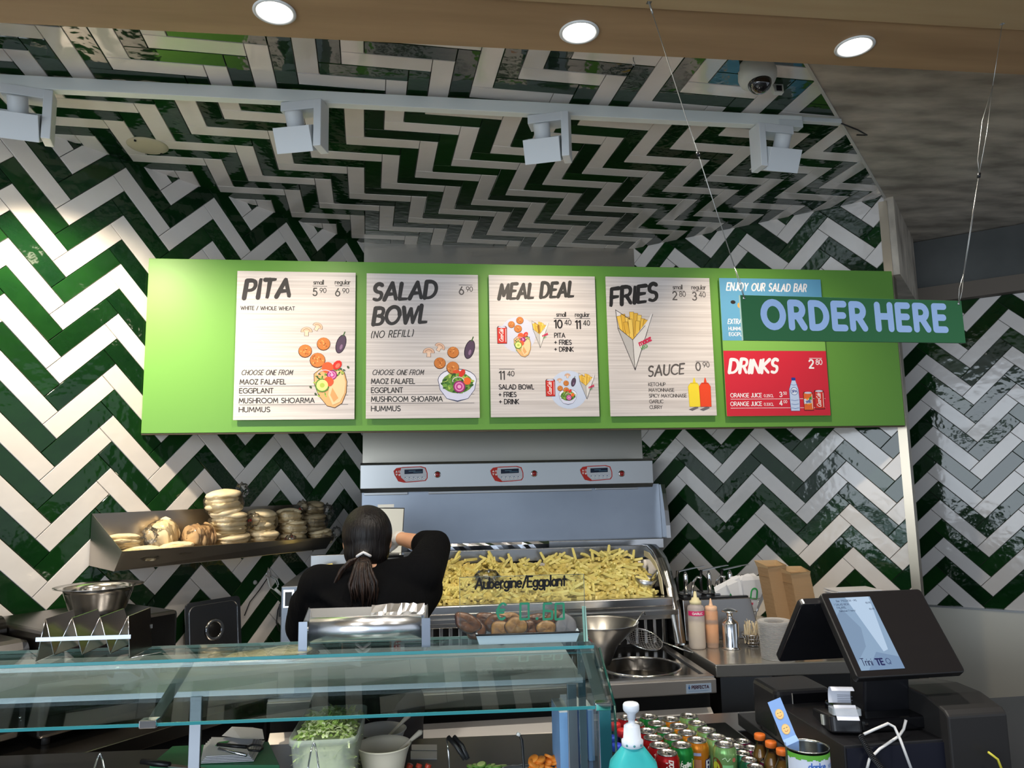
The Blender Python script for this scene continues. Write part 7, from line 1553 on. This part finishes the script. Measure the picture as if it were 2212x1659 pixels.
b.add(vs, ((0, 3, 2, 1), (4, 5, 6, 7), (0, 1, 5, 4), (1, 2, 6, 5), (2, 3, 7, 6), (3, 0, 4, 7))); b.build('stand', mat('black_case', (0, 0, 0)), pos_, bevel=.006)
b = MB(); b.rbox((-.11, -.09, .103), (.11, .09, .135), .02, M3, 4); b.build('base', BLACKG, pos_, bevel=.006)
# cash drawer
t = thing('cash_drawer', (1.0, 1.745, .896), 'black metal cash drawer under the till', 'cash drawer'); CM = mat('drawer_black', (.013, .013, .015), .4)
b = MB(); b.box((-.005, .001, .001), (.37, .44, .100)); b.build('case', CM, t, bevel=.002); b = MB(); b.box((.0, -.002, .008), (.365, .0005, .094)); b.build('front', mat('drawer_navy', (.008, .009, .018), .35), t)
# card terminal with receipt
c = aZ(1822, 1560, 1.02); t = thing('card_terminal', (c.x, c.y, .998), 'black card terminal with a white receipt curling out of its top', 'card terminal', rz=-.25)
b = MB(); b.rbox((-.038, -.03, 0), (.038, .15, .040), .012, RX(-.18), 4); b.build('body', mat('terminal_black', (.015, .015, .017), .25), t, bevel=.004)
b = MB(); b.rbox((-.034, -.045, .045), (.034, -.0, .060), .006, RX(-.1), 3); b.build('paper_cover', mat('clear_cover', (.45, .5, .55), .1, alpha=.5, spec=.8), t)
b = MB(); vs = []
for k in range(12):
    a = -.4 + k / 11 * 2.6; vs += [(-.027, -.002 + .030 * cos(a) * .8, .075 + .032 * sin(a)), (.027, -.002 + .030 * cos(a) * .8, .075 + .032 * sin(a))]
b.add(vs, [(2 * k, 2 * k + 1, 2 * k + 3, 2 * k + 2) for k in range(11)], True); b.build('receipt', mat('receipt', (.70, .72, .80), .5), t)
b = MB(); b.quad((-.026, -.046, .040), (.026, -.046, .040), (.026, -.018, .068), (-.026, -.018, .068), .0006); b.build('receipt_end', mat('receipt', (0, 0, 0)), t)
b = MB(); b.box((-.0405, .03, .010), (-.038, .05, .034), RX(-.18)); b.build('badge', mat('badge', (.55, .58, .55), .3), t)
d = Draw()
for k in range(5): d.line([(-.020, .004 * k), (.012 + .004 * (k % 2), .004 * k)], .0012, lin((90, 95, 110)), 4, False)
d.build('receipt_print', Matrix.Translation((0.002, -.0265, .078)) @ MC, t)
# black box printer at the left of the till and the big one on the right
t = thing('label_printer', (.99, 2.02, .896), 'glossy black rounded printer behind the card terminal, left', 'printer')
P1a, P1b = aY(1668, 1488, 2.10), aY(1790, 1485, 2.10); t.location = (P1a.x, 2.08, .896); hh = P1a.z - .896 - .002
b = MB(); b.rbox((0, 0, .002), (P1b.x - P1a.x, .16, hh), .02, None, 4); b.build('body', mat('black_case', (0, 0, 0)), t, bevel=.012); MB().box((.05, -.0015, hh * .5), (P1b.x - P1a.x - .002, .0, hh * .93)).build('front_cover', BLACKG, t)
b = MB(); b.tube([(.048, -.002, hh * .3), (.048, -.002, hh * .95)], .0015, 6); b.build('seam', STEELD, t)
Q0, Q1 = aY(2085, 1535, 1.72), aY(2176, 1545, 1.72); t = thing('receipt_printer', (Q1.x - .155, 1.72, .896), 'large black box printer with curved top at the right of the till', 'printer')
b = MB(); w_ = .155; hh = Q0.z - .896; pr2 = [(0, .001), (0, hh - .012), (.012, hh), (.08, hh + .018), (.16, hh + .020), (.26, hh + .006), (.26, .001)]
b.add([(0, y, z) for y, z in pr2] + [(w_, y, z) for y, z in pr2], [tuple(range(7)), tuple(reversed(range(7, 14)))] + [(i, 7 + i, 7 + (i + 1) % 7, (i + 1) % 7) for i in range(7)]); b.build('body', mat('printer_black', (.018, .017, .017), .45), t, bevel=.005)
# cables
b = MB(); f_ = lambda px, py, y=1.74: aY(px, py, y)
b.tube([f_(1866, 1586), f_(1890, 1575), f_(1918, 1563), f_(1932, 1570), f_(1945, 1598, 1.72), f_(1968, 1660, 1.70)], .0034, 8); b.tube([f_(1957, 1555, 1.76), f_(1952, 1575, 1.76), f_(1942, 1590, 1.75), f_(1900, 1618, 1.735), f_(1878, 1640, 1.73), f_(1872, 1665, 1.73)], .0034, 8)
o = b.build('white_cable', mat('cable_white', (.60, .60, .60), .4)); tag(o, 'two loops of white cable hanging down the front of the cash drawer', 'cable')
b = MB(); A0, A1, A2 = f_(1858, 1590, 1.735), f_(1880, 1630, 1.73), f_(1908, 1665, 1.72); pts = []
for k in range(160):
    u_ = k / 159; p = A0.lerp(A1, u_ * 2) if u_ < .5 else A1.lerp(A2, u_ * 2 - 1); a = k * .9; pts.append(p + Vector((cos(a) * .006, -abs(sin(a)) * .004, sin(a) * .005)))
b.tube(pts, .0022, 5); o = b.build('coiled_cable', BLACK); tag(o, 'black coiled cable hanging from the card terminal', 'cable')
b = MB(); b.tube([f_(2135, 1625, 1.70), f_(2155, 1640, 1.70), f_(2165, 1665, 1.69)], .003, 6); o = b.build('yellow_cable', mat('cable_yellow', (.55, .50, .05), .4)); tag(o, 'short yellow cable below the right-hand printer', 'cable')
# ================================================================== THE PERSON AT THE FRYER
def cone_sphere(b, a, ra, c, rc, n=20):
    """tapered capsule"""
    a, c = Vector(a), Vector(c); d = (c - a); L = d.length
    if L < 1e-6: b.ellip(a, (ra,) * 3, n, n // 2); return
    d.normalize(); up = Vector((0, 0, 1)) if abs(d.z) < .9 else Vector((1, 0, 0)); x = d.cross(up).normalized(); y = x.cross(d)
    prof = []; m = 6
    for i in range(m + 1): t = pi / 2 * i / m; prof.append((ra * sin(t), -ra * cos(t)))
    for i in range(m + 1): t = pi / 2 * i / m; prof.append((rc * cos(t), L + rc * sin(t)))
    M = Matrix(((x.x, y.x, d.x, a.x), (x.y, y.y, d.y, a.y), (x.z, y.z, d.z, a.z), (0, 0, 0, 1)))
    b.lathe(prof, n, M, cap=False)
def fuse(name, b, m, parent, voxel=.010, smooth=6, it=1.0):
    """union of volumes -> one continuous surface"""
    me = b.mesh(name + '_src'); o = bpy.data.objects.new(name + '_src', me); COL.objects.link(o)
    r = o.modifiers.new('r', 'REMESH'); r.mode = 'VOXEL'; r.voxel_size = voxel; r.use_smooth_shade = True
    s = o.modifiers.new('s', 'SMOOTH'); s.factor = .5; s.iterations = smooth
    dg = bpy.context.evaluated_depsgraph_get(); me2 = bpy.data.meshes.new_from_object(o.evaluated_get(dg)); me2.name = name
    bpy.data.objects.remove(o); me2.materials.clear()
    for p in me2.polygons: p.use_smooth = True
    return link(name, me2, m, parent)
person = thing('person', (-.17, 2.62, 0), 'person with dark ponytail and black sweater, back turned, reaching to the fryer hood', 'person'); PO = Vector((-.17, 2.62, 0))
SKINM = mat('skin', (.58, .30, .18), .5, noise=((9, 9, 9), (.3, .7), (.64, .36, .23)))
def V(x, y, z): return Vector((x, y, z)) - PO
head = V(-.182, 2.725, 1.437)
shL, shR = V(-.335, 2.66, 1.292), V(.005, 2.69, 1.312); elL, elR = V(-.395, 2.78, 1.13), V(.060, 2.865, 1.392)
hdR = V(-.085, 3.03, 1.418); hdL = V(-.25, 3.04, 1.16)
b = MB()
b.ellip(head, (.072, .090, .100), 28, 20); b.ellip(head + Vector((0, .055, -.045)), (.048, .045, .055), 20, 14); b.ellip(head + Vector((0, .100, -.022)), (.013, .018, .018), 12, 10)
for s_ in (-1, 1): b.ellip(head + Vector((s_ * .076, .0, -.012)), (.010, .022, .030), 12, 10)
cone_sphere(b, head + Vector((0, -.01, -.05)), .050, V(-.17, 2.66, 1.31), .055)
b.ellip(V(-.17, 2.665, 1.19), (.14, .085, .12), 24, 16); b.ellip(V(-.17, 2.63, 1.03), (.12, .085, .15), 24, 16); b.ellip(V(-.17, 2.61, .90), (.14, .10, .12), 24, 16)
for a, c, ra, rc in ((shL, shR, .045, .045), (shL, elL, .050, .038), (shR, elR, .050, .038), (elR, hdR + Vector((.015, -.03, 0)), .041, .026), (elL, hdL, .038, .026)): cone_sphere(b, a, ra, c, rc)
for s_ in (-1, 1):
    hp = V(-.17 + s_ * .085, 2.60, .88); kn = V(-.17 + s_ * .10, 2.60, .48); an = V(-.17 + s_ * .10, 2.57, .08); cone_sphere(b, hp, .085, kn, .055); cone_sphere(b, kn, .055, an, .036); cone_sphere(b, an + Vector((0, -.02, -.035)), .035, an + Vector((0, .14, -.045)), .030)
# hands: palm, thumb, four curled fingers
def hand(b, w, dirf, palm_n, side, grow=0):
    f = Vector(dirf).normalized(); n = Vector(palm_n).normalized(); s = f.cross(n).normalized() * side
    kn0 = w + f * .075
    for k, (o_, L) in enumerate(((-.028, .034), (-.010, .038), (.009, .036), (.027, .029))):
        a = w + f * .02 + s * o_ * .6; c = kn0 + s * o_; cone_sphere(b, a, .013 + grow, c, .0115 + grow, 10)
        p1 = c + (f * .8 + n * .6).normalized() * L; cone_sphere(b, c, .0105 + grow, p1, .0092 + grow, 10); p2 = p1 + (f * .1 + n).normalized() * L * .75; cone_sphere(b, p1, .0092 + grow, p2, .008 + grow, 10)
    t0 = w + f * .018 - s * .028; t1 = t0 - s * .020 + f * .030 + n * .012; t2 = t1 + f * .026 + n * .014; cone_sphere(b, t0, .014 + grow, t1, .011 + grow, 10); cone_sphere(b, t1, .0105 + grow, t2, .0085 + grow, 10)
hand(b, hdR, (-.75, .5, -.25), (-.2, -.1, -1), 1); hand(b, hdL, (.35, .9, .1), (0, .2, -1), -1)
fuse('body', b, SKINM, person, .0065, 4)
b = MB(); hand(b, hdR, (-.75, .5, -.25), (-.2, -.1, -1), 1, .0022); cone_sphere(b, hdR + Vector((.010, -.018, 0)), .030, hdR, .027, 14); fuse('glove', b, mat('glove_white', (.62, .62, .62), .4), person, .004, 3)
b = MB(); hand(b, hdL, (.35, .9, .1), (0, .2, -1), -1, .0022); cone_sphere(b, hdL + Vector((0, -.02, 0)), .030, hdL, .027, 14); fuse('glove', b, mat('glove_white', (0, 0, 0)), person, .004, 3)
# sweater
SW = mat('black_knit', (.0025, .0025, .003), .95, spec=.15, bump=((60, 60, 14), .5, .008)); 
b = MB(); C = lambda a, ra, c, rc: cone_sphere(b, a, ra, c, rc)
b.ellip(V(-.17, 2.665, 1.21), (.205, .115, .135), 30, 20); b.ellip(V(-.175, 2.64, 1.08), (.200, .125, .18), 30, 20); b.ellip(V(-.17, 2.61, .93), (.175, .135, .14), 30, 20)
C(V(-.24, 2.67, 1.302), .062, shL, .068); C(V(-.10, 2.68, 1.302), .070, shR, .072)
C(V(-.17, 2.69, 1.335), .060, V(-.17, 2.67, 1.29), .09)
C(shL, .074, elL + Vector((-.005, 0, 0)), .064); C(V(-.385, 2.72, 1.225), .062, V(-.41, 2.78, 1.14), .06); C(elL, .062, elL.lerp(hdL, .85), .040)
C(shR, .078, elR, .060); C(V(.01, 2.74, 1.27), .068, V(.055, 2.83, 1.36), .055); C(V(-.04, 2.68, 1.22), .09, V(.0, 2.72, 1.26), .085); C(elR, .059, elR.lerp(hdR, .30), .050); C(elR + Vector((.004, 0, .012)), .052, elR.lerp(hdR, .26) + Vector((0, 0, .006)), .050)
# cloth folds
for a, c in ((V(-.32, 2.59, 1.27), V(-.20, 2.53, 1.20)), (V(-.36, 2.62, 1.22), V(-.30, 2.54, 1.10)), (V(.03, 2.72, 1.30), V(-.05, 2.56, 1.16)), (V(-.02, 2.58, 1.10), V(-.12, 2.50, 1.02)), (V(.095, 2.83, 1.37), V(.065, 2.80, 1.30))): C(a, .014, c, .020)
fuse('sweater', b, SW, person, .010, 5)
b = MB()
for s_ in (-1, 1):
    hp = V(-.17 + s_ * .08, 2.60, .90); kn = V(-.17 + s_ * .10, 2.60, .48); an = V(-.17 + s_ * .10, 2.57, .10); C(hp, .105, kn, .075); C(kn, .075, an, .060)
C(V(-.25, 2.60, .90), .11, V(-.09, 2.60, .90), .11); fuse('trousers', b, mat('trousers', (.012, .012, .016), .8), person, .012, 4)
b = MB()
for s_ in (-1, 1): C(V(-.17 + s_ * .10, 2.545, .045), .042, V(-.17 + s_ * .105, 2.70, .036), .035)
fuse('shoes', b, mat('shoe_black', (.015, .015, .015), .5), person, .008, 3)
# hair: cap over the skull, gathered, ponytail with separate strands
HAIR = mat('dark_hair', (.005, .0035, .0035), .45, spec=.35, noise=((70, 70, 7), (.45, .75), (.012, .008, .006)), bump=((130, 130, 8), .7, .006)); HAIR2 = mat('hair_ends', (.010, .006, .005), .5, noise=((90, 90, 9), (.4, .7), (.040, .018, .010)), bump=((130, 130, 8), .7, .006))
b = MB(); b.ellip(head + Vector((0, -.010, .022)), (.088, .104, .100), 32, 22); b.ellip(head + Vector((0, -.03, -.035)), (.080, .080, .075), 28, 18)
tie = head + Vector((-.004, -.118, -.050)); C(head + Vector((0, -.06, -.02)), .072, tie + Vector((0, .012, 0)), .026)
fuse('hair', b, HAIR, person, .006, 4)
def strand(b, pts, rs, n=8): b.tube(pts, rs, n)
b = MB(); rh = random.Random(8)
for k in range(64):
    a = rh.uniform(-1, 1); dpt = rh.uniform(-.016, .012); L = rh.uniform(.7, 1.0)
    x1 = a * .030; x2 = a * .048 + .004; x3 = a * .040 + .006 + rh.uniform(-.008, .008)
    b.tube([tie + Vector((a * .010, dpt * .4, .004)), tie + Vector((x1 * .8, -.030 + dpt, -.018)), tie + Vector((x1, -.044 + dpt, -.05 * L)), tie + Vector((x2, -.052 + dpt, -.10 * L)), tie + Vector((x3, -.056 + dpt, -.155 * L))], [.004, .0062, .006, .005, .0015], 5)
for k in range(22):
    a = k / 21; L = rh.uniform(.8, 1.0)
    b.tube([tie + Vector((-.006, 0, .002)), tie + Vector((-.045 - .03 * a, -.005, -.010 - .030 * a)), tie + Vector((-.075 - .020 * a, -.002, -.055 - .025 * a)), tie + Vector((-.098 - .012 * a, .004, -.095 * L - .01))], [.005, .0065, .005, .0015], 5)
b.ellip(tie + Vector((.0, -.014, -.045)), (.026, .014, .048), 16, 12)
b.build('ponytail', HAIR2, person)
b = MB(); b.tube([tie + Vector((.022 * cos(a * pi / 10), -.002 + .016 * sin(a * pi / 10), .004 + .010 * (sin(a * pi / 10) * -.2) + .012 * (1 - abs(cos(a * pi / 10))) * 1)) for a in range(20)], .0048, 8, closed=True); b.build('hair_tie', mat('tie_white', (.72, .70, .70), .5), person)
# glasses: temple at the right of the head
b = MB(); b.tube([head + Vector((.080, .02, .004)), head + Vector((.078, .07, .002)), head + Vector((.060, .10, -.002))], .0018, 6); b.tube([head + Vector((-.080, .02, .004)), head + Vector((-.078, .07, .002)), head + Vector((-.060, .10, -.002))], .0018, 6)
for s_ in (-1, 1): b.tube([head + Vector((s_ * .035 + .022 * cos(a * pi / 8), .104, -.004 + .017 * sin(a * pi / 8))) for a in range(16)], .0014, 5, closed=True)
b.build('glasses', BLACK, person)
# mouth and eyes (turned away)
b = MB(); [b.ellip(head + Vector((s_ * .030, .086, -.004)), (.011, .009, .008), 12, 8) for s_ in (-1, 1)]; b.build('eyes', mat('eye_white', (.7, .7, .68), .3), person)
b = MB(); b.ellip(head + Vector((0, .098, -.058)), (.020, .006, .006), 14, 8); b.build('lips', mat('lips', (.36, .11, .09), .4), person)
# ---- the lit flap she works at: open pale panel with a dark frame on the end block
A, B2, C2_, D2 = aY(792, 1096, 3.46), aY(874, 1097, 3.46), aY(868, 1196, 3.40), aY(790, 1196, 3.40)
t = thing('open_flap_panel', D2, 'pale square panel with dark outline standing open beside her head', 'panel')
b = MB(); b.quad(*[p - D2 for p in (D2, C2_, B2, A)], .006); b.build('frame', BLACK, t); 
ce_ = (A + B2 + C2_ + D2) / 4; b = MB(); b.quad(*[(ce_ + (p - ce_) * .955) - D2 + Vector((0, -.0015, 0)) for p in (D2, C2_, B2, A)], .001); b.build('sheet', mat('flap_sheet', (.46, .48, .46), .35), t)
b = MB(); p0, p1 = aY(816, 1090, 3.46), aY(851, 1096, 3.46); b.box((p0.x - D2.x, .055, p1.z - D2.z), (p1.x - D2.x, .066, p0.z - D2.z)); b.build('tab', mat('tab_white', (.55, .56, .54), .4), t)
b = MB(); b.box((.0, -.10, -.012), (C2_.x - D2.x + .01, .0, -.001)); b.build('base_tray', STEELB, t); b = MB(); b.box((.02, -.08, -.0005), (C2_.x - D2.x - .01, -.02, .001)); b.build('dark_slot', BLACK, t)
